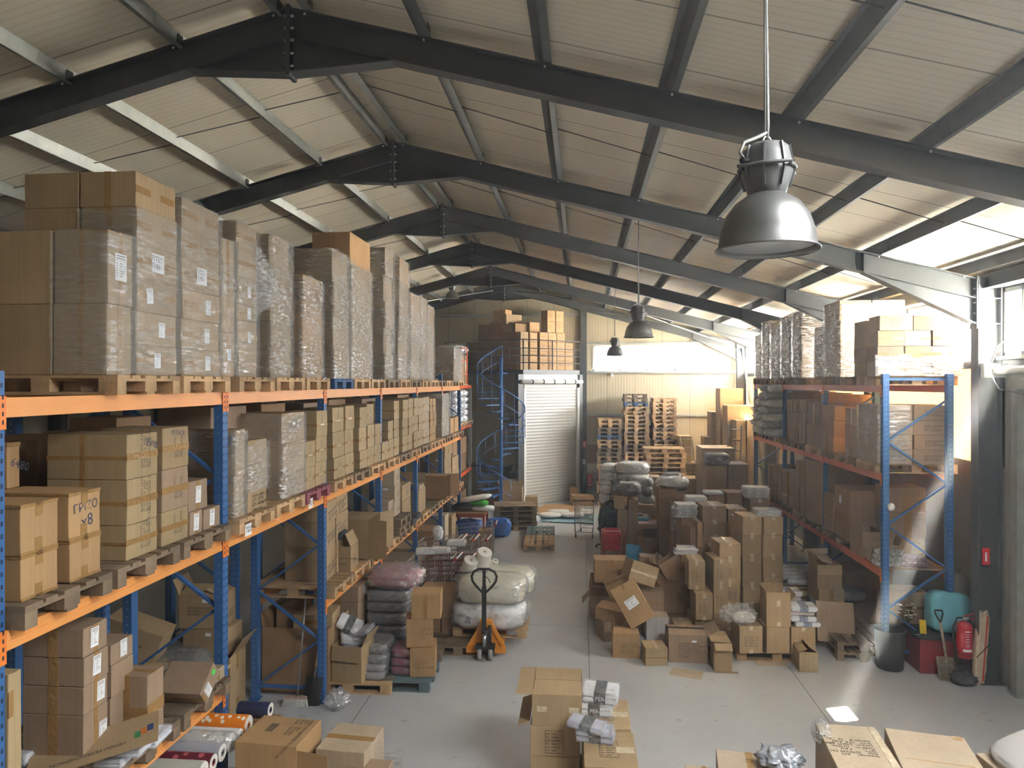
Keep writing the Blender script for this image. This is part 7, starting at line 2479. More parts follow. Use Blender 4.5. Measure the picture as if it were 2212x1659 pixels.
bm = NB(); lathe(bm, [(0.03, 0.0), (0.05, 0.0), (0.05, 0.05), (0.03, 0.05)], 20); obj('tape_reel', bm, BLACK, td); bm = NB(); box(bm, (0.03, -0.012, 0.0), (0.15, 0.012, 0.03)); obj('grip', bm, BLACK, td)
p = on_table(*K4(770, 850)); sc_ = empty('parcel_scale', p, (0, 0, 0.1), 'small grey parcel scale with a dark plate on the worktable', 'scale')
bm = NB(); box(bm, (-0.1, -0.1, 0), (0.1, 0.1, 0.05)); obj('body', bm, BLACK, sc_); bm = NB(); box(bm, (-0.09, -0.09, 0.05), (0.09, 0.09, 0.065)); obj('plate', bm, mat('beige_plastic', (0.5, 0.46, 0.36), 0.5), sc_)
soft('dark_cloth', on_table(*K4(690, 815)) + Vector((0.0, 0, 0)), (0.36, 0.3, 0.1), BLACK, 'black cloth heap at the far corner of the worktable', 'cloth', e=2.4, wr=0.25)
# office chair with a jacket
cx, cy = 0.68, 18.6
chair = empty('office_chair', (cx, cy, 0), (0, 0, R(20)), 'black swivel office chair hidden under a black jacket', 'chair')
bm = NB(); tube(bm, [(0, 0, 0.08), (0, 0, 0.44)], 0.028, 10); obj('gas_lift', bm, BLACK, chair)
bm = NB()
for i in range(5):
    a = i * 2 * math.pi / 5
    tube(bm, [(0, 0, 0.11), (0.3 * math.cos(a), 0.3 * math.sin(a), 0.07)], 0.02, 6)
obj('star_base', bm, BLACK, chair)
for i in range(5):
    a = i * 2 * math.pi / 5
    bm = NB(); q = (0.3 * math.cos(a), 0.3 * math.sin(a)); tube(bm, [(q[0] - 0.02, q[1], 0.03), (q[0] + 0.02, q[1], 0.03)], 0.03, 10); obj('caster', bm, BLACK, chair)
obj('seat', rounded_block((0.48, 0.46, 0.1), e=4), mat('black_chair_fabric', (0.02, 0.02, 0.022), 0.85), chair, (0, 0, 0.44))
obj('backrest', rounded_block((0.44, 0.1, 0.55), e=4), MATS['black_chair_fabric'], chair, (0, -0.24, 0.62))
bm = rounded_block((0.62, 0.26, 0.84), e=2.6, n=(24, 18), wr=0.13, wscale=3.2, seed=11)
jk = tag(obj('jacket', bm, mat('black_padded_jacket', (0.012, 0.012, 0.014), 0.7, bump=0.5, bscale=14), None, (cx + 0.09, cy - 0.26, 0.42), (0, 0, R(20))), 'black jacket hung over the back of the office chair', 'jacket')
for s in (-1, 1):
    bm = NB(); tube(bm, [(s * 0.24, -0.02, 0.66), (s * 0.31, -0.08, 0.4), (s * 0.3, -0.1, 0.1), (s * 0.28, -0.08, -0.06)], [0.09, 0.085, 0.07, 0.055], 10); obj('sleeve', bm, MATS['black_padded_jacket'], jk)
p = floor_at(1366, 1228)
BLUEB = mat('bright_blue_bag_plastic', (0.05, 0.30, 0.58), 0.45, var=0.12)
bm = NB(); lathe(bm, [(0.0, 0.0), (0.14, 0.0), (0.19, 0.46), (0.185, 0.46), (0.135, 0.01), (0.0, 0.01)], 28)
bb_ = tag(obj('waste_bin', bm, BLUEB, None, (p.x, p.y + 0.1, 0)), 'bright blue plastic bin with a bag over its rim by the worktable', 'bin')
bm = NB(); lathe(bm, [(0.16, 0.3), (0.205, 0.36), (0.21, 0.47), (0.19, 0.49), (0.15, 0.4)], 28)
for v in bm.verts:
    v.co.z += 0.03 * mnoise.noise((v.co.x * 14, v.co.y * 14, 1))
obj('bin_bag', bm, mat('light_blue_bag', (0.12, 0.45, 0.72), 0.35), bb_)

# table with red legs, cushions, blue bags
p0 = floor_at(978, 1105, 0.76); p1 = floor_at(1040, 1105, 0.76)
tx, ty = -3.05, 19.55
REDLEG = mat('red_painted_wood', (0.30, 0.035, 0.02), 0.45, var=0.1)
rt = empty('low_table', (tx, ty, 0), (0, 0, 0), 'wooden table on red legs carrying cushions beside the rack end', 'table')
bm = NB(); box(bm, (-0.46, -0.4, 0.72), (0.46, 0.4, 0.76)); obj('tabletop', bm, SHAFT, rt)
for x in (-0.41, 0.41):
    for y in (-0.35, 0.35):
        bm = NB(); box(bm, (x - 0.03, y - 0.03, 0), (x + 0.03, y + 0.03, 0.72)); obj('leg', bm, REDLEG, rt)
bm = NB(); box(bm, (-0.43, -0.37, 0.62), (0.43, -0.34, 0.72)); box(bm, (0.4, -0.37, 0.62), (0.43, 0.37, 0.72)); obj('apron', bm, REDLEG, rt)
soft('grey_jacket', (tx - 0.22, ty, 0.762), (0.55, 0.5, 0.18), DGREY, 'dark grey cloth heap on the red-legged table', 'cloth', e=2.3, wr=0.25)
soft('cushion', (tx + 0.35, ty - 0.05, 0.762), (0.62, 0.45, 0.13), WHITEFAB, 'lower white cushion on the red-legged table', 'cushion', e=3, wr=0.08)
soft('green_net', (tx + 0.25, ty - 0.05, 0.90), (0.5, 0.4, 0.14), mat('bright_green_net', (0.06, 0.42, 0.03), 0.6, var=0.3, scale=30), 'bright green net bag between two white cushions', 'net bag', e=2.6, wr=0.2)
soft('cushion', (tx + 0.15, ty, 1.03), (0.9, 0.5, 0.13), WHITEFAB, 'upper white cushion slanting on the green net', 'cushion', e=2.6, wr=0.08, tilt=(0, R(-10)))
for k, (x, y, sx) in enumerate(((tx - 0.05, ty, 0.8), (tx + 0.75, ty + 0.25, 0.7))):
    soft('blue_bag', (x, y, 0.0), (sx, 0.5, 0.5), mat('blue_tarpaulin', (0.03, 0.12, 0.42), 0.45, var=0.12), ['blue tarpaulin bag beneath the red-legged table', 'blue tarpaulin bag beside the red-legged table'][k], 'bag', e=3, wr=0.15)
soft('dark_bag', (tx - 0.62, ty - 0.1, 0.0), (0.35, 0.5, 1.0), CHAR, 'tall dark bag standing beside the red-legged table', 'bag', e=3, wr=0.12)

# pallets on the floor by the door
kinds4 = ['wood', 'dark', 'dark', 'dark', 'dark']
for k in range(5):
    pallet(-1.95 + 0.02 * (k % 2), 20.9, k * DK, R(9), 'wooden pallet, %s of five stacked before the spiral stairs' % tier_word(k, 5), 'five pallets before the spiral stairs', kinds4[k])
for k, kd in enumerate(('wood', 'blue')):
    pallet(-1.1 - 0.04 * k, 18.78 + 1.22 * k, 0, R(92), ['pale wooden pallet lying alone in the aisle, its blue mate behind', 'blue-grey pallet lying behind the pale one in the aisle'][k], None, 'wood' if k == 0 else 'grey')
# flattened carton, cushions on a blue sheet, white rag
for k, (px, py, sx, sy, rz) in enumerate(((1205, 1100, 1.5, 1.1, 0.3), (1222, 1095, 0.9, 0.8, -0.2), (1165, 1112, 0.8, 0.3, 0.9))):
    p = floor_at(px, py)
    bm = NB(); box(bm, (-sx / 2, -sy / 2, 0), (sx / 2, sy / 2, 0.006)); box(bm, (-sx / 2 - 0.35, -sy / 3, 0), (-sx / 2 - 0.01, sy / 3, 0.006))
    tag(obj('flattened_carton', bm, T['a'], None, (p.x, p.y, 0.002 + 0.007 * k), (0, 0, rz)), ['largest flattened tan carton before the far roller door', 'smaller flattened tan carton overlapping it at the door', 'narrow flattened strip of carton near the pallets'][k], 'cardboard sheet')
p = floor_at(1222, 1124)
bm = NB()
nx, ny = 24, 16
gv = [[bm.verts.new(((i / nx - 0.5) * 1.9, (j / ny - 0.5) * 1.3, 0.03 + 0.03 * mnoise.noise((i * 0.5, j * 0.5, 0)))) for j in range(ny + 1)] for i in range(nx + 1)]
for i in range(nx):
    for j in range(ny):
        bm.faces.new((gv[i][j], gv[i + 1][j], gv[i + 1][j + 1], gv[i][j + 1])).smooth = True
tag(obj('blue_sheet', bm, mat('pale_blue_plastic_sheet', (0.25, 0.45, 0.55), 0.4), None, (p.x, p.y + 0.2, 0.0), (0, 0, -0.1)), 'pale blue plastic sheet spread under cushions on the floor', 'sheet')
for k, (dx, dy) in enumerate(((-0.5, 0.0), (0.2, 0.1), (-0.25, 0.6), (0.55, 0.55))):
    soft('cushion', (p.x + dx, p.y + 0.2 + dy, 0.06), (0.72, 0.55, 0.13), WHITEFAB, 'white cushion lying on the blue floor sheet, %s' % ['stair side front', 'aisle front', 'stair side back', 'aisle back'][k], 'cushion', 'cushions on the blue floor sheet', e=2.6, wr=0.06, rz=0.15 * k)
p = floor_at(1150, 1135)
tag(obj('white_rag', rounded_block((0.4, 0.35, 0.28), e=2, wr=0.5, seed=9), WHITEFAB, None, (p.x, p.y + 0.1, 0)), 'crumpled white plastic rag beside the stacked pallets', 'rag')
for k, (px, py, sx, sy, h, tn) in enumerate(((1103, 1100, 0.78, 0.5, 0.75, 'k'), (1147, 1106, 0.42, 0.42, 0.5, 'k'), (1113, 1096, 0.42, 0.4, 0.9, 'a'), (1128, 1094, 0.3, 0.4, 1.1, 'a'), (1060, 1092, 0.5, 0.6, 0.6, 'b'), (1258, 1093, 0.75, 0.5, 0.35, 'a'), (1240, 1085, 0.3, 0.5, 0.5, 'a'))):
    p = floor_at(px, py)
    (open_carton if k == 0 else carton)((p.x, p.y + sy / 2 + (0.5 if k in (2, 3) else 0), 0), (sx, sy, h), 0.05 * (k % 3), tn,
        ['open brown carton before the spiral stairs', 'taped carton at the foot of the far roller door', 'tan carton under the dark bag by the stairs', 'slim tan carton between stairs and roller door', 'dark carton under the spiral stairs', 'low tan carton by the fire point', 'tan carton on edge by the roller door post'][k], 'cartons around the far roller door',
        **({'flaps': {'+y': 5, '-y': 10, '-x': 20}, 'flap_len': 0.2} if k == 0 else {}))
p = floor_at(1113, 1096)
soft('bagged_pouffe', (p.x, p.y + 0.72, 0.91), (0.62, 0.5, 0.24), CHAR, 'dark bag in film on the tan carton by the stairs', 'bagged bundle', film='clear_bag_film', e=5)
p = floor_at(1065, 1098)
bm = NB(); box(bm, (-1.3, -0.3, 1.3), (1.0, 0.35, 1.36)); be = empty('workbench', (-3.45, 25.3, 0), (0, 0, -0.35), 'dark steel bench in the shade under the gallery', 'bench')
obj('bench_top', bm, STEEL, be)
for x in (-1.2, 0.9):
    bm = NB(); box(bm, (x - 0.04, -0.25, 0), (x + 0.04, 0.3, 1.3)); obj('leg', bm, STEEL, be)
# fire point
RED = mat('fire_red_paint', (0.48, 0.02, 0.03), 0.3)
SIGNR = mat('red_sign', (0.62, 0.02, 0.03), 0.5)


def extinguisher(loc, rz, h, r, label):
    e = empty('fire_extinguisher', loc, (0, 0, rz), label, 'fire extinguisher')
    bm = NB(); lathe(bm, [(0.0, 0.0), (r * 0.85, 0.0), (r, 0.02), (r, h * 0.86), (r * 0.8, h * 0.94), (r * 0.3, h), (0.0, h)], 28); obj('cylinder', bm, RED, e)
    bm = NB(); lathe(bm, [(r * 1.015, h * 0.06), (r * 1.02, h * 0.07), (r * 1.02, h * 0.16), (r * 1.015, h * 0.17)], 28); obj('base_ring', bm, mat('dark_red_plastic', (0.25, 0.01, 0.015), 0.5), e)
    bm = NB(); tube(bm, [(0, 0, h), (0, 0, h + 0.06)], 0.022, 10); box(bm, (-0.03, -0.02, h + 0.03), (0.05, 0.02, h + 0.06)); obj('valve', bm, BOLT, e)
    bm = NB(); bar(bm, (0.0, 0, h + 0.07), (0.14, 0, h + 0.11), 0.025, 0.012); bar(bm, (0.0, 0, h + 0.05), (0.13, 0, h + 0.03), 0.025, 0.012); obj('lever', bm, RED, e)
    bm = NB(); tube(bm, [(-0.02, 0, h + 0.04), (-r * 1.0, -0.02, h + 0.05), (-r * 1.55, -0.03, h * 0.85), (-r * 1.6, -0.03, h * 0.55), (-r * 1.3, -0.03, h * 0.25), (-r * 1.15, -0.02, h * 0.05)], 0.014, 8); obj('hose', bm, BLACK, e)
    bm = NB()
    for i in range(10):
        a0 = R(-125) + R(70) * i / 10; a1 = R(-125) + R(70) * (i + 1) / 10
        for z0, z1 in ((h * 0.2, h * 0.27),):
            v = [bm.verts.new((r * 1.01 * math.cos(a), r * 1.01 * math.sin(a), z)) for a, z in ((a0, z0), (a1, z0), (a1, z1), (a0, z1))]
            bm.faces.new(v)
    obj('inspection_label', bm, PAPER, e, recalc=False)
    bm = NB()
    for q, wd in enumerate((0.5, 0.35, 0.45, 0.4, 0.5, 0.3, 0.42)):
        z0 = h * (0.74 - 0.065 * q)
        n = 8
        for i in range(n):
            a0 = R(-90) - wd * 0.7 + wd * 1.4 * i / n; a1 = R(-90) - wd * 0.7 + wd * 1.4 * (i + 1) / n
            v = [bm.verts.new((r * 1.012 * math.cos(a), r * 1.012 * math.sin(a), z)) for a, z in ((a0, z0), (a1, z0), (a1, z0 + h * (0.03 if q == 0 else 0.014)), (a0, z0 + h * (0.03 if q == 0 else 0.014)))]
            bm.faces.new(v)
    obj('printed_instructions', bm, PAPER, e, recalc=False)
    return e


extinguisher((0.32, YE - 0.68, 0.45), R(10), 0.5, 0.09, 'red fire extinguisher hung beside the far roller door')
extinguisher((5.49, 10.84, 0.34), R(0), 0.52, 0.105, 'red fire extinguisher hung on the column by the side wall')
for k, (x, y, z, w, h) in enumerate(((0.1, YE - 0.215, 2.0, 0.16, 0.26), (5.72, 10.725, 1.82, 0.1, 0.24))):
    s = empty('fire_sign', (x, y, z), (0, 0, 0), ['red fire sign on the post beside the far roller door', 'red fire sign on the column by the side wall'][k], 'sign')
    bm = NB(); box(bm, (-w / 2, -0.004, -h / 2), (w / 2, 0.004, h / 2)); obj('sign_plate', bm, SIGNR, s)
    bm = NB(); box(bm, (-w * 0.12, -0.006, -h * 0.3), (w * 0.12, -0.004, h * 0.25)); obj('pictogram', bm, PAPER, s)
sw = empty('wall_switch', (0.1, YE - 0.215, 1.35), (0, 0, 0), 'white switch box on the post beside the far roller door', 'switch')
bm = NB(); box(bm, (-0.05, -0.02, -0.08), (0.05, 0.0, 0.08)); obj('housing', bm, PAPER, sw); bm = NB(); box(bm, (-0.02, -0.026, -0.03), (0.02, -0.02, 0.03)); obj('rocker', bm, BLACK, sw)

# ------------------------------------------------------------------ corner by the near roller door
W1 = crop(1960, 1280, 0.16879)
p = floor_at(1933, 1452)
bm = NB(); lathe(bm, [(0.0, 0.0), (0.175, 0.0), (0.185, 0.015), (0.215, 0.56), (0.232, 0.585), (0.228, 0.6), (0.212, 0.595), (0.205, 0.56), (0.172, 0.02), (0.0, 0.02)], 40)
tag(obj('waste_bin', bm, mat('charcoal_plastic', (0.035, 0.035, 0.036), 0.5), None, (p.x, p.y + 0.17, 0)), 'black round plastic bin before the blue rack foot', 'bin')
a = floor_at(*W1(160, 1038)); b_ = floor_at(*W1(585, 1044))
REDC = mat('dark_red_metal', (0.22, 0.02, 0.025), 0.45, var=0.08)
cb = empty('metal_cabinet', ((a.x + b_.x) / 2, a.y + 0.3, 0), (0, 0, 0.01), 'dark red metal cabinet with cluttered black top by the column', 'cabinet')
w = b_.x - a.x
bm = NB(); box(bm, (-w / 2, -0.3, 0.0), (w / 2, 0.35, 0.5)); bmesh.ops.bevel(bm, geom=list(bm.edges), offset=0.006, segments=1, affect='EDGES'); obj('body', bm, REDC, cb)
bm = NB(); box(bm, (-w / 2 + 0.01, -0.304, 0.09), (w / 2 - 0.06, -0.3, 0.36)); obj('front_panel', bm, REDC, cb)
bm = NB(); box(bm, (-w / 2 - 0.01, -0.31, 0.5), (w / 2 + 0.01, 0.36, 0.52)); obj('top', bm, BLACK, cb)
top = 0.521
cbx, cby = (a.x + b_.x) / 2, a.y + 0.3
bgx = soft('quilt_bag', (cbx + 0.30, cby + 0.02, top), (0.58, 0.34, 0.60), mat('turquoise_quilted_plastic', (0.16, 0.47, 0.56), 0.42, var=0.06, bump=0.25, bscale=9), 'turquoise quilted bag leaning on the red cabinet', 'bag', e=5, wr=0.05, tilt=(R(-8), R(4)))
pot = empty('artificial_flowers', (cbx - 0.22, cby + 0.2, top), (0, 0, 0), 'bunch of pale artificial flowers on the red cabinet', 'flowers')
rf = random.Random(5)
bm = NB(); bl = NB()
for i in range(16):
    x, y, z = rf.uniform(-0.12, 0.14), rf.uniform(-0.1, 0.1), rf.uniform(0.16, 0.34)
    tube(bm, [(0, 0, 0), (x * 0.6, y * 0.6, z * 0.6), (x, y, z)], 0.004, 5)
    lathe(bl, [(0.0, 0.0), (0.022, 0.004), (0.03, 0.016), (0.012, 0.022), (0.0, 0.02)], 9, center=(x, y, z))
obj('stem', bm, mat('dull_green_stem', (0.06, 0.09, 0.04), 0.7), pot); obj('blossom', bl, mat('cream_blossom', (0.6, 0.52, 0.40), 0.7), pot)
bm = NB(); box(bm, (-0.05, -0.006, 0), (0.05, 0.006, 0.2)); yb = tag(obj('yellow_notebook', bm, mat('yellow_cover', (0.72, 0.5, 0.02), 0.5), None, (cbx - 0.1, cby - 0.1, top + 0.002), (R(-15), 0.12, 0.2)), 'yellow notebook standing beside the turquoise bag', 'notebook')
nb = empty('desk_bell', (cbx - 0.25, cby - 0.18, top), (R(75), 0, 0.3), 'small black and silver gadget on the red cabinet edge', 'gadget')
bm = NB(); box(bm, (-0.055, -0.015, 0), (0.055, 0.015, 0.1)); obj('housing', bm, BLACK, nb); bm = NB(); box(bm, (-0.03, 0.015, 0.025), (0.03, 0.018, 0.075)); obj('face_plate', bm, mat('pale_grey_plate', (0.55, 0.57, 0.6), 0.4), nb)
p = floor_at(*W1(555, 1140))
shovel((p.x, p.y + 0.02, 0.0), -0.05, -0.05, 1.0, MUDDY, mat('pale_worn_shaft', (0.36, 0.26, 0.18), 0.7, var=0.2), BLACK, 'muddy square shovel leaning on the red cabinet', bw=0.27, bl=0.33, lean_y=0.28)
p = floor_at(*W1(930, 1195))
bm = rounded_block((0.16, 0.11, 1.02), e=5, n=(16, 16), wr=0.12, wscale=4, seed=2)
pr = tag(obj('parcel', bm, mat('crumpled_kraft_paper', (0.52, 0.40, 0.28), 0.7, var=0.2, scale=12, bump=0.4, bscale=18), None, (p.x, p.y + 0.06, 0), (R(-4), R(7), 0.1)), 'long crumpled paper parcel with red stripe leaning by the roller door', 'parcel')
bm = NB(); box(bm, (0.02, -0.057, 0.06), (0.045, 0.057, 0.97)); obj('red_stripe', bm, mat('red_print', (0.5, 0.08, 0.05), 0.6), pr)
bm = NB(); bar(bm, (-0.085, -0.06, 0.38), (0.085, -0.06, 0.58), 0.01, 0.006, (0, 1, 0)); obj('tie', bm, BLACK, pr)
bm = NB(); tube(bm, [(p.x + 0.12, p.y + 0.3, 0.0), (p.x + 0.16, p.y + 0.36, 1.1)], 0.016, 8); tag(obj('steel_tube', bm, GALV), 'thin steel tube leaning behind the crumpled parcel', 'tube')
soft('grey_sack', (5.8, 11.62, 0.62), (0.26, 0.26, 0.72), mat('grey_white_sack', (0.22, 0.21, 0.20), 0.7, var=0.12), 'grey cloth sack standing between the rack and the side wall', 'sack', e=3, wr=0.1)
carton((5.8, 11.62, 0.0), (0.3, 0.3, 0.615), 0, 'b', 'dark carton under the grey sack by the side wall', None)
soft('dark_cloth', (5.42, 10.72, 0.0), (0.32, 0.3, 0.16), CHAR, 'dark rag heap on the floor below the fire extinguisher', 'cloth', e=2.2, wr=0.3)
soft('paper_wad', on(1925, 1103, 1, 11.32), (0.1, 0.06, 0.11), WHITEFAB, 'wad of pale tape stuck on the blue rack brace', 'wad', e=2.2, wr=0.3)

# ------------------------------------------------------------------ foreground cartons in the aisle
GFG = 'plain cartons stacked before the viewer'
xa0, xb0 = on(1145, 1500, 2, 1.09), on(1253, 1500, 2, 1.09)
yb_ = xa0.y
w0 = xb0.x - xa0.x
pallet(xa0.x + 0.55, yb_ + 0.1, 0, R(90), 'wooden pallet under the aisle stack of plain cartons', None, 'wood')
z = DK
for i in range(2):
    o = carton((xa0.x + w0 / 2, yb_ + 0.36, z), (w0, 0.7, 0.312), 0.004 * i, 'k', 'plain carton, %s under the half-open one in the aisle stack' % ['bottom', 'second'][i], GFG)
    if i:
        form_print(o, (w0, 0.7, 0.312), '-y', 0.3, 0.1, 0.36, 0.75)
    z += 0.314
open_carton((xa0.x + w0 / 2 + 0.02, yb_ + 0.36, z), (w0, 0.7, 0.315), 0.0, 'k', 'half-open carton with hanging flaps, topmost of the aisle stack', GFG, flaps={'-y': -88, '+y': -88, '-x': 92}, flap_len={'-y': 0.34, '+y': 0.34, '-x': 0.17}, clear=(('-y', 0.1, 0.3, 0.45, 0.62), ('-y', 0.74, 0.94, 0.45, 0.62)))
bm = NB(); box(bm, (-0.13, -0.33, 0), (0.0, 0.33, 0.006)); tag(obj('cardboard_flap', bm, T['k'], None, (xa0.x - 0.005, yb_ + 0.36, z + 0.02), (0, R(-20), 0)), 'lower flap jutting from the half-open aisle carton', 'cardboard sheet')
for j, (dy, hh) in enumerate(((0.02, 0), (-0.72, 0))):
    z = DK
    for i in range(2):
        carton((xb0.x + 0.27 + 0.015 * j, yb_ + 0.34 + dy, z), (0.5, 0.68, 0.312), -0.01 + 0.02 * j, 'k', 'plain carton, %s of the %s pile right of the half-open one'.replace('right of', 'beside') % (['lower', 'upper'][i], ['rear', 'front'][j]), GFG, clear=(('+z', 0.62, 0.96, 0.38, 0.55),) if i else ())
        z += 0.314
    o = [q for q in scene.objects if q.get('label', '').startswith('plain carton, upper of the %s pile' % ['rear', 'front'][j])][0]
    form_print(o, (0.5, 0.68, 0.312), '+z', 0.3, 0.26, 0.36, 0.44)
ztop = z + 0.002
GL4 = 'bed linen packs on the aisle stack'
for k, (x, y, h, rz, m_, bd, tl) in enumerate(((0.16, 0.40, 0.12, -0.1, SHEETW, BLACKB, (0, 0)), (0.22, 0.42, 0.12, -0.12, SHEETW, BLACKB, (0.02, 0.03)))):
    pack((xb0.x + x, yb_ + y, ztop + k * 0.126), (0.38, 0.3, h), m_, '%s of two white linen packs with black band on the aisle cartons' % ['lower', 'upper'][k], GL4, rz, tl, band=bd, words='PERCALE', layers=2)
for k, (x, y, h, rz, m_, tl) in enumerate(((0.16, -0.2, 0.05, -0.15, GREYL, (0, 0)), (0.15, -0.2, 0.05, -0.1, GREYL, (0, 0)), (0.07, -0.2, 0.05, -0.28, GREYL, (0, R(6))))):
    pack((xb0.x + x, yb_ + y, ztop + k * 0.056), (0.36, 0.22, h), m_, '%s of three lilac linen packs with dark band on the front aisle carton' % ['lowest', 'middle', 'uppermost'][k], GL4, rz, tl, band=BLACKB)

# big cartons before the viewer by the near roller door
ZC = 1.38
A0, A1_ = floor_at(1761, 1560, ZC), floor_at(1891, 1571, ZC)
B0, B1_ = floor_at(1910, 1571, ZC), floor_at(2082, 1593, ZC)
for k, (P, Q, nm, pr_) in enumerate(((A0, A1_, 'big pale carton with printed lid and film at its corner, by the viewer', True), (B0, B1_, 'big pale carton with creased lid, beside the printed one', False))):
    d = Vector((Q.x - P.x, Q.y - P.y, 0)); w = d.length; rz = math.atan2(d.y, d.x)
    n = Vector((d.y, -d.x, 0)).normalized()
    dep = 0.85
    c = (P + Q) / 2 + n * dep / 2
    o = carton((c.x, c.y, ZC - 0.62), (w, dep, 0.618), rz, 'w', nm, 'big cartons before the viewer', tape=() if pr_ else (('+z', 0.1, 0.9, 0.42, 0.425), ('+z', 0.85, 0.97, 0.93, 1.0)), clear=(('+z', 0.86, 0.97, 0.0, 1.0),) if pr_ else (), bulge=0.01)
    if pr_:
        lettering('printed_text', 'Importer:    ACI\nSize:    220X240 CM\nQTY:       6 pcs\nMade in:    CHINA\nColour:  LIGHT GREY\nG.W:   15.5  KGS\nCarton #    36  / 42', '+z', (w, dep, 0.618), 0.76, 0.42, 0.042, R(180), INK, o)
    carton((c.x, c.y, 0.145), (w * 0.98, dep * 0.98, ZC - 0.62 - 0.148), rz, 'w', ['big pale carton beneath the printed-lid one', 'big pale carton beneath the creased-lid one'][k], 'big cartons before the viewer')
    if pr_:
        fm = rounded_block((0.14, 0.3, 0.16), e=2.4, n=(16, 10), wr=0.4, wscale=5, seed=6)
        obj('corner_film', fm, 'heavy_film', o, (-w / 2 + 0.03, dep / 2 - 0.1, 0.5))
pallet((A0.x + B1_.x) / 2, (A0.y + B1_.y) / 2 - 0.45, 0.0, rz, 'wooden pallet under the big pale cartons before the viewer', None, 'wood')
for k, (px, py, zc, w, dep, tn) in enumerate(((1585, 1624, 1.0, 0.62, 0.6, 'w'), (1525, 1640, 1.0, 0.34, 0.5, 'w'), (1690, 1620, 1.02, 0.34, 0.5, 'w'))):
    P = floor_at(px, py, zc)
    carton((P.x + [0.12, -0.05, 0.05][k], P.y - dep / 2 - [0.0, 0.1, 0.02][k], 0.0), (w, dep, zc + [0.0, -0.01, 0.02][k]), -0.12, tn, ['wide creased carton beside the big pale ones', 'taped carton at the aisle end of the low cartons', 'carton under the silver bag'][k], 'low cartons before the viewer', tape=(('+z', 0.4, 0.5, 0, 1),)) if k != 2 else None
P = floor_at(1680, 1640, 1.02)
tag(obj('silver_bag', rounded_block((0.34, 0.34, 0.16), e=2.0, n=(24, 14), wr=0.45, wscale=2.6, seed=8), mat('silver_grey_plastic', (0.42, 0.44, 0.48), 0.28, 0.35), None, (P.x, P.y - 0.1, 1.0)), 'crumpled silver plastic bag on the low cartons', 'bag')
P = floor_at(2190, 1640, 1.3)
soft('grey_cushion', (P.x + 0.1, P.y - 0.1, ZC - 0.06), (0.5, 0.5, 0.16), mat('light_grey_fabric', (0.45, 0.42, 0.40), 0.8), 'light grey cushion corner beside the creased-lid carton', 'cushion', e=3, tilt=(0, R(-25)))
carton((P.x + 0.1, P.y - 0.15, 0.0), (0.6, 0.6, ZC - 0.1), 0.1, 'w', 'carton below the light grey cushion before the viewer', None)

# cartons and printed rolls under the near end of the orange rack
ZB = 1.15
c00, c10, c01 = floor_at(507, 1600, ZB), floor_at(640, 1613, ZB), floor_at(554, 1545, ZB)
d = Vector((c10.x - c00.x, c10.y - c00.y, 0)); w = d.length; rz = math.atan2(d.y, d.x); n = Vector((-d.y, d.x, 0)).normalized()
dep = 0.5
c = (c00 + c10) / 2 + n * dep / 2
o = carton((c.x, c.y, ZB - 0.5), (w, dep, 0.498), rz, 'a', 'big brown printed carton beside the printed rolls', 'cartons by the near rack end', prints=(('+z', 'ITEM DESCRIPTION: Comforter set\nQTY: 12pcs\nN.W.: 10.5 KGS\nG.W.: 12.5 KGS', 0.84, 0.94, 0.045, R(-90)), ('-y', 'A\nC', 0.56, 0.42, 0.12, R(180))), bulge=0.008)
bm = NB()
for i in range(11):
    patch(bm, '+z', (w, dep, 0.498), 0.28 + 0.012 * i, 0.28 + 0.012 * i + (0.004 if i % 3 else 0.008), 0.42, 0.72, 0.0012)
obj('barcode', bm, FAINT, o)
bm = NB(); box(bm, (0, -0.003, -0.25), (0.3, 0.003, 0.0)); obj('flap', bm, T['a'], o, (w / 2, -dep / 2 + 0.01, 0.46), (0, 0, -0.1))
carton((c.x, c.y, 0.145), (w, dep, 0.5), rz, 'a', 'brown carton beneath the big printed one', 'cartons by the near rack end')
c2 = c + d.normalized() * (w / 2 + 0.3) + n * 0.22
carton((c2.x, c2.y, ZB - 0.62), (0.46, 0.5, 0.5), rz, 'w', 'pale wrapped carton behind the big printed one', 'cartons by the near rack end', tape=(('+z', 0, 1, 0.42, 0.56),))
carton((c2.x, c2.y, 0.145), (0.46, 0.5, ZB - 0.77), rz, 'w', 'carton beneath the pale wrapped one', 'cartons by the near rack end')
c3 = c + d.normalized() * (w / 2 + 0.52) - n * 0.12
carton((c3.x, c3.y, 0.145), (0.44, 0.5, 0.76), rz, 'p', 'pinkish wrapped carton nearest the aisle by the printed one', 'cartons by the near rack end')
film_wrap(c3.x - 0.28, c3.x + 0.28, c3.y - 0.3, c3.y + 0.3, 0.2, 0.97, 'torn glossy film round the pinkish carton by the aisle', m='heavy_film', sides=('-y', '+x', '+y'), amp=0.03, ragged=0.15)
pallet(c.x + 0.45, c.y + 0.05, 0, rz, 'wooden pallet under the big printed carton', None, 'dark')
carton((-3.86, 5.72, 0.0), (0.8, 1.55, 1.0), 0, 'b', 'large bin carton holding the printed rolls under the rack', None)


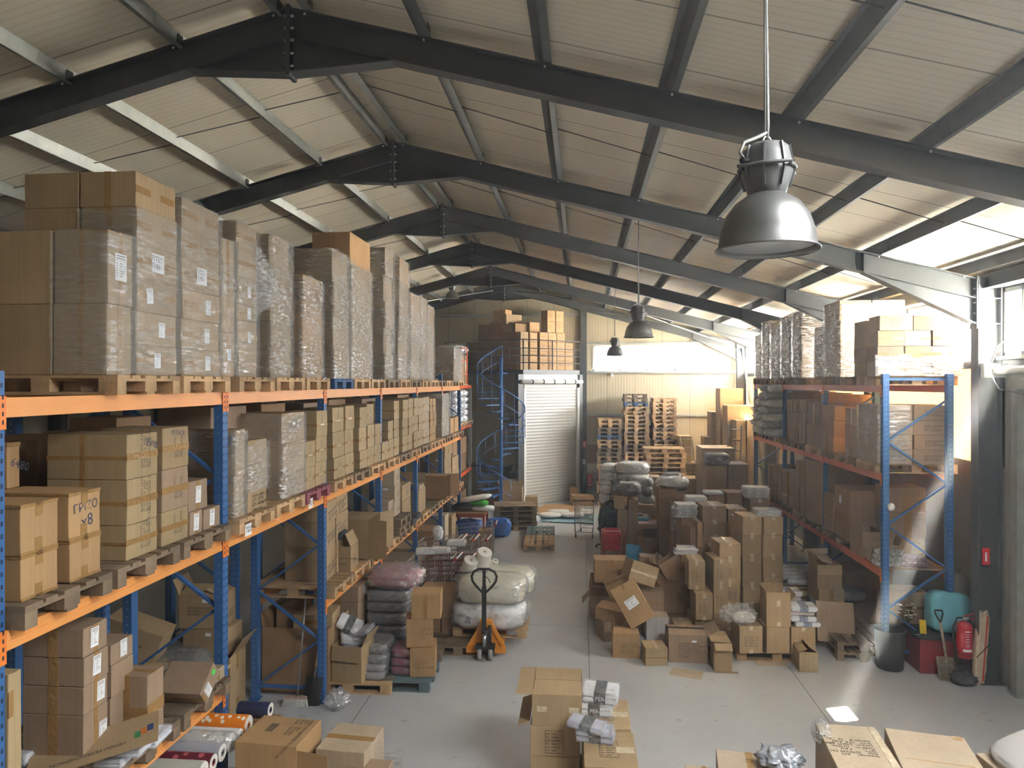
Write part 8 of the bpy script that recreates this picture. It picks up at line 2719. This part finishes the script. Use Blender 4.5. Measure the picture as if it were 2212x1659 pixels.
def printed(name, base, spots, scale, thr, vor=True):
    m, nt, b, N, L = new_mat(name)
    b.inputs['Roughness'].default_value = 0.35
    tc = N.new('ShaderNodeTexCoord')
    v = N.new('ShaderNodeTexVoronoi')
    v.inputs['Scale'].default_value = scale
    L.new(tc.outputs['Object'], v.inputs['Vector'])
    f = mnode(N, L, 'LESS_THAN', v.outputs['Distance'], thr)
    mx = N.new('ShaderNodeMix'); mx.data_type = 'RGBA'
    mx.inputs[6].default_value = (*base, 1); mx.inputs[7].default_value = (*spots, 1)
    L.new(f, mx.inputs[0]); L.new(mx.outputs[2], b.inputs['Base Color'])
    MATS[name] = m
    return m


PR = [printed('orange_dotted_oilcloth', (0.70, 0.20, 0.015), (0.8, 0.72, 0.6), 15, 0.30), mat('navy_oilcloth', (0.03, 0.04, 0.09), 0.3), printed('white_collage_oilcloth', (0.66, 0.68, 0.68), (0.35, 0.3, 0.3), 5, 0.2),
      printed('pale_leaf_oilcloth', (0.50, 0.50, 0.46), (0.36, 0.36, 0.34), 9, 0.22), printed('grey_palm_oilcloth', (0.34, 0.35, 0.38), (0.12, 0.12, 0.13), 6, 0.25), printed('red_floral_oilcloth', (0.12, 0.015, 0.03), (0.42, 0.1, 0.12), 14, 0.36),
      printed('grey_patch_oilcloth', (0.40, 0.41, 0.36), (0.5, 0.44, 0.40), 4, 0.4), mat('white_oilcloth', (0.66, 0.66, 0.66), 0.4)]
words = ['orange white-dotted', 'navy blue', 'white collage-printed', 'pale leaf-printed', 'grey palm-printed', 'dark red floral', 'grey patch-printed', 'plain white']
carton((-3.16, 6.74, 0.0), (0.42, 0.15, 1.0), 0, 'b', 'narrow dark carton under the navy roll by the blue post', None)
for k, (yy, r) in enumerate(((6.40, 0.085), (6.74, 0.07), (6.24, 0.06), (6.08, 0.085), (5.91, 0.075), (5.76, 0.07), (5.60, 0.08), (5.46, 0.05))):
    e = Vector((-3.1, yy, 1.0 + r + 0.003))
    roll('oilcloth_roll', (-4.3 if k != 1 else -3.36, e.y, e.z), (-3.1 + (0.06 if k == 1 else 0), e.y, e.z), r, PR[k], '%s oilcloth roll on the bin carton under the lower shelf' % words[k], 'oilcloth roll', 'printed oilcloth rolls', end=ROLLE, film='clear_bag_film' if k == 3 else None)
# linen and a flattened carton on the near lower shelf
GLL = 'white linen packs on the near lower shelf'
for k, (px, py, h, z, rz) in enumerate(((290, 1618, 0.06, 0.07, 0.1), (255, 1640, 0.06, 0.0, 0.05), (325, 1600, 0.06, 0.0, 0.1), (60, 1632, 0.08, 0.0, 0.05), (60, 1632, 0.07, 0.09, -0.04), (140, 1655, 0.08, 0.0, 0.1), (120, 1612, 0.05, 0.0, 0.35))):
    P = floor_at(px, py, Z1 + z)
    pack((P.x - 0.1, P.y, Z1 + z + 0.001), (0.40, 0.27, h), mat('bright_white_linen', (0.80, 0.80, 0.86), 0.6), 'white linen pack, %s of the near lower shelf' % ['on top beside the flattened carton', 'under the flattened carton', 'flat beside the crossed-tape carton', 'beside the first blue post', 'upper beside the first blue post', 'at the pallet edge', 'slanted behind the flattened carton'][k], GLL, rz, layers=2)
P = floor_at(205, 1610, Z1 + 0.17)
bm = NB(); box(bm, (-0.42, -0.17, 0), (0.42, 0.17, 0.006))
fl = tag(obj('flattened_carton', bm, T['k'], None, (P.x, P.y, Z1 + 0.165), (R(14), R(-10), R(28))), 'flattened printed carton lying on white linen on the lower shelf', 'cardboard sheet')
lettering('printed_text', 'HENGLI PETROCHEMICAL', '+z', (0.84, 0.34, 0.006), 0.75, 0.3, 0.042, R(180), INK, fl)
bm = NB()
for k, (u, mi) in enumerate(((0.84, 0), (0.89, 1), (0.94, 2))):
    patch(bm, '+z', (0.84, 0.34, 0.006), u - 0.03, u + 0.02, 0.3 + 0.06 * k, 0.5 + 0.06 * k, 0.001, mi)
obj('printed_emblem', bm, [mat('print_green', (0.04, 0.2, 0.08), 0.6), mat('print_orange', (0.5, 0.15, 0.03), 0.6), mat('print_navy', (0.03, 0.05, 0.15), 0.6)], fl)

# ------------------------------------------------------------------ high-bay lamps
def lamp(loc, top_z, label, small=False):
    root = empty('high_bay_lamp', loc, (0, 0, R(25)), label, 'lamp', 'high bay lamps')
    bm = NB(); lathe(bm, [(0.075, 0.27), (0.10, 0.255), (0.15, 0.22), (0.19, 0.165), (0.215, 0.09), (0.225, 0.02), (0.24, 0.006), (0.242, 0.0), (0.237, -0.004), (0.222, 0.012), (0.212, 0.09), (0.187, 0.162), (0.147, 0.215), (0.098, 0.248), (0.072, 0.262)], 48)
    obj('reflector', bm, ALU, root)
    bm = NB(); lathe(bm, [(0.0, 0.02), (0.21, 0.02), (0.21, 0.024), (0.0, 0.024)], 40); obj('diffuser', bm, mat('milky_lamp_glass', (0.55, 0.55, 0.55), 0.3), root)
    bm = NB(); lathe(bm, [(0.07, 0.255), (0.088, 0.265), (0.098, 0.3), (0.118, 0.36), (0.12, 0.375), (0.118, 0.39), (0.108, 0.44), (0.098, 0.485), (0.08, 0.5), (0.0, 0.503)], 16)
    for i in range(8):
        a = i * math.pi / 4
        ca, sa = math.cos(a), math.sin(a)
        bar(bm, (0.1 * ca, 0.1 * sa, 0.29), (0.122 * ca, 0.122 * sa, 0.37), 0.008, 0.014, (ca, sa, 0)); bar(bm, (0.122 * ca, 0.122 * sa, 0.37), (0.1 * ca, 0.1 * sa, 0.49), 0.008, 0.014, (ca, sa, 0))
    h = obj('housing', bm, LAMP_GREY, root)
    bm = NB()
    pts = [(0.128 * math.cos(t) * (1.28 if i % 6 == 0 else 1), 0.128 * math.sin(t) * (1.28 if i % 6 == 0 else 1), 0.385) for i, t in enumerate([j * 2 * math.pi / 24 for j in range(24)])]
    tube(bm, pts, 0.009, 6, closed=True); obj('clamp_ring', bm, LAMP_GREY, root)
    bm = NB(); tube(bm, [(0.022 * math.cos(t), 0, 0.52 + 0.022 * math.sin(t)) for t in [i * 0.524 for i in range(12)]], 0.005, 6, closed=True); obj('hook_ring', bm, BOLT, root)
    bm = NB(); tube(bm, [(0, 0, 0.53), (0.004, 0.0, 0.6), (-0.004, 0.004, 1.2), (0.0, 0, top_z - loc[2])], 0.009, 8); tube(bm, [(-0.012, 0, 0.56), (-0.01, 0.004, 1.1), (-0.008, 0, top_z - loc[2])], 0.005, 6); obj('hanging_cord', bm, CORD, root)
    bm = NB(); tube(bm, [(0.0, 0, 0.56), (-0.06, 0.0, 0.53), (-0.13, 0.0, 0.50), (-0.155, 0, 0.45), (-0.13, 0, 0.42)], 0.008, 8); obj('supply_cable', bm, CORD, root)
    bm = NB(); tube(bm, [(-0.145, 0, 0.415), (-0.09, 0, 0.415)], 0.016, 10); obj('cable_gland', bm, BLACK, root)
    return root


lamp((0.88, 3.5, 4.92), roof_z(0.88), 'large aluminium bell lamp hanging closest to the viewer')
lamp((0.92, 11.64, 5.02), roof_z(0.92), 'middle aluminium bell lamp hanging on a long cord')
lamp((0.94, 20.2, 5.05), roof_z(0.94), 'smallest aluminium bell lamp, before the far window')
lamp((-4.29, 23.5, 7.09), roof_z(-4.29), 'aluminium bell lamp close under the roof over the gallery')
# dome camera under the far window
cm = empty('security_camera', (1.12, YE - 0.16, 4.58), (0, 0, 0), 'small white security camera under the far window', 'camera')
bm = NB(); lathe(bm, [(0.0, -0.09), (0.04, -0.08), (0.055, -0.04), (0.055, 0.0), (0.0, 0.03)], 20); obj('dome', bm, PAPER, cm)
bm = NB(); box(bm, (-0.02, 0.0, 0.0), (0.02, 0.12, 0.05)); obj('bracket', bm, PAPER, cm)


# ------------------------------------------------------------------ haze volume added to imitate veiling glare from the windows
m = bpy.data.materials.new('veil_haze')
m.use_nodes = True
m.node_tree.nodes.remove(m.node_tree.nodes['Principled BSDF'])
v = m.node_tree.nodes.new('ShaderNodeVolumeScatter')
v.inputs['Color'].default_value = (0.93, 0.96, 1.0, 1)
v.inputs['Density'].default_value = 0.005
v.inputs['Anisotropy'].default_value = 0.5
m.node_tree.links.new(v.outputs[0], m.node_tree.nodes['Material Output'].inputs['Volume'])
MATS['veil_haze'] = m
bm = NB()
prism(bm, [(XL + 0.02, 0.02), (XR - 0.12, 0.02), (XR - 0.12, 5.6), (RIDGE_X, 7.95), (XL + 0.02, 5.6)], 'y', YB + 0.05, YE - 0.25)
tag(obj('haze', bm, m), 'thin added haze imitating veiling lens glare in the hall', 'haze', kind='stuff')
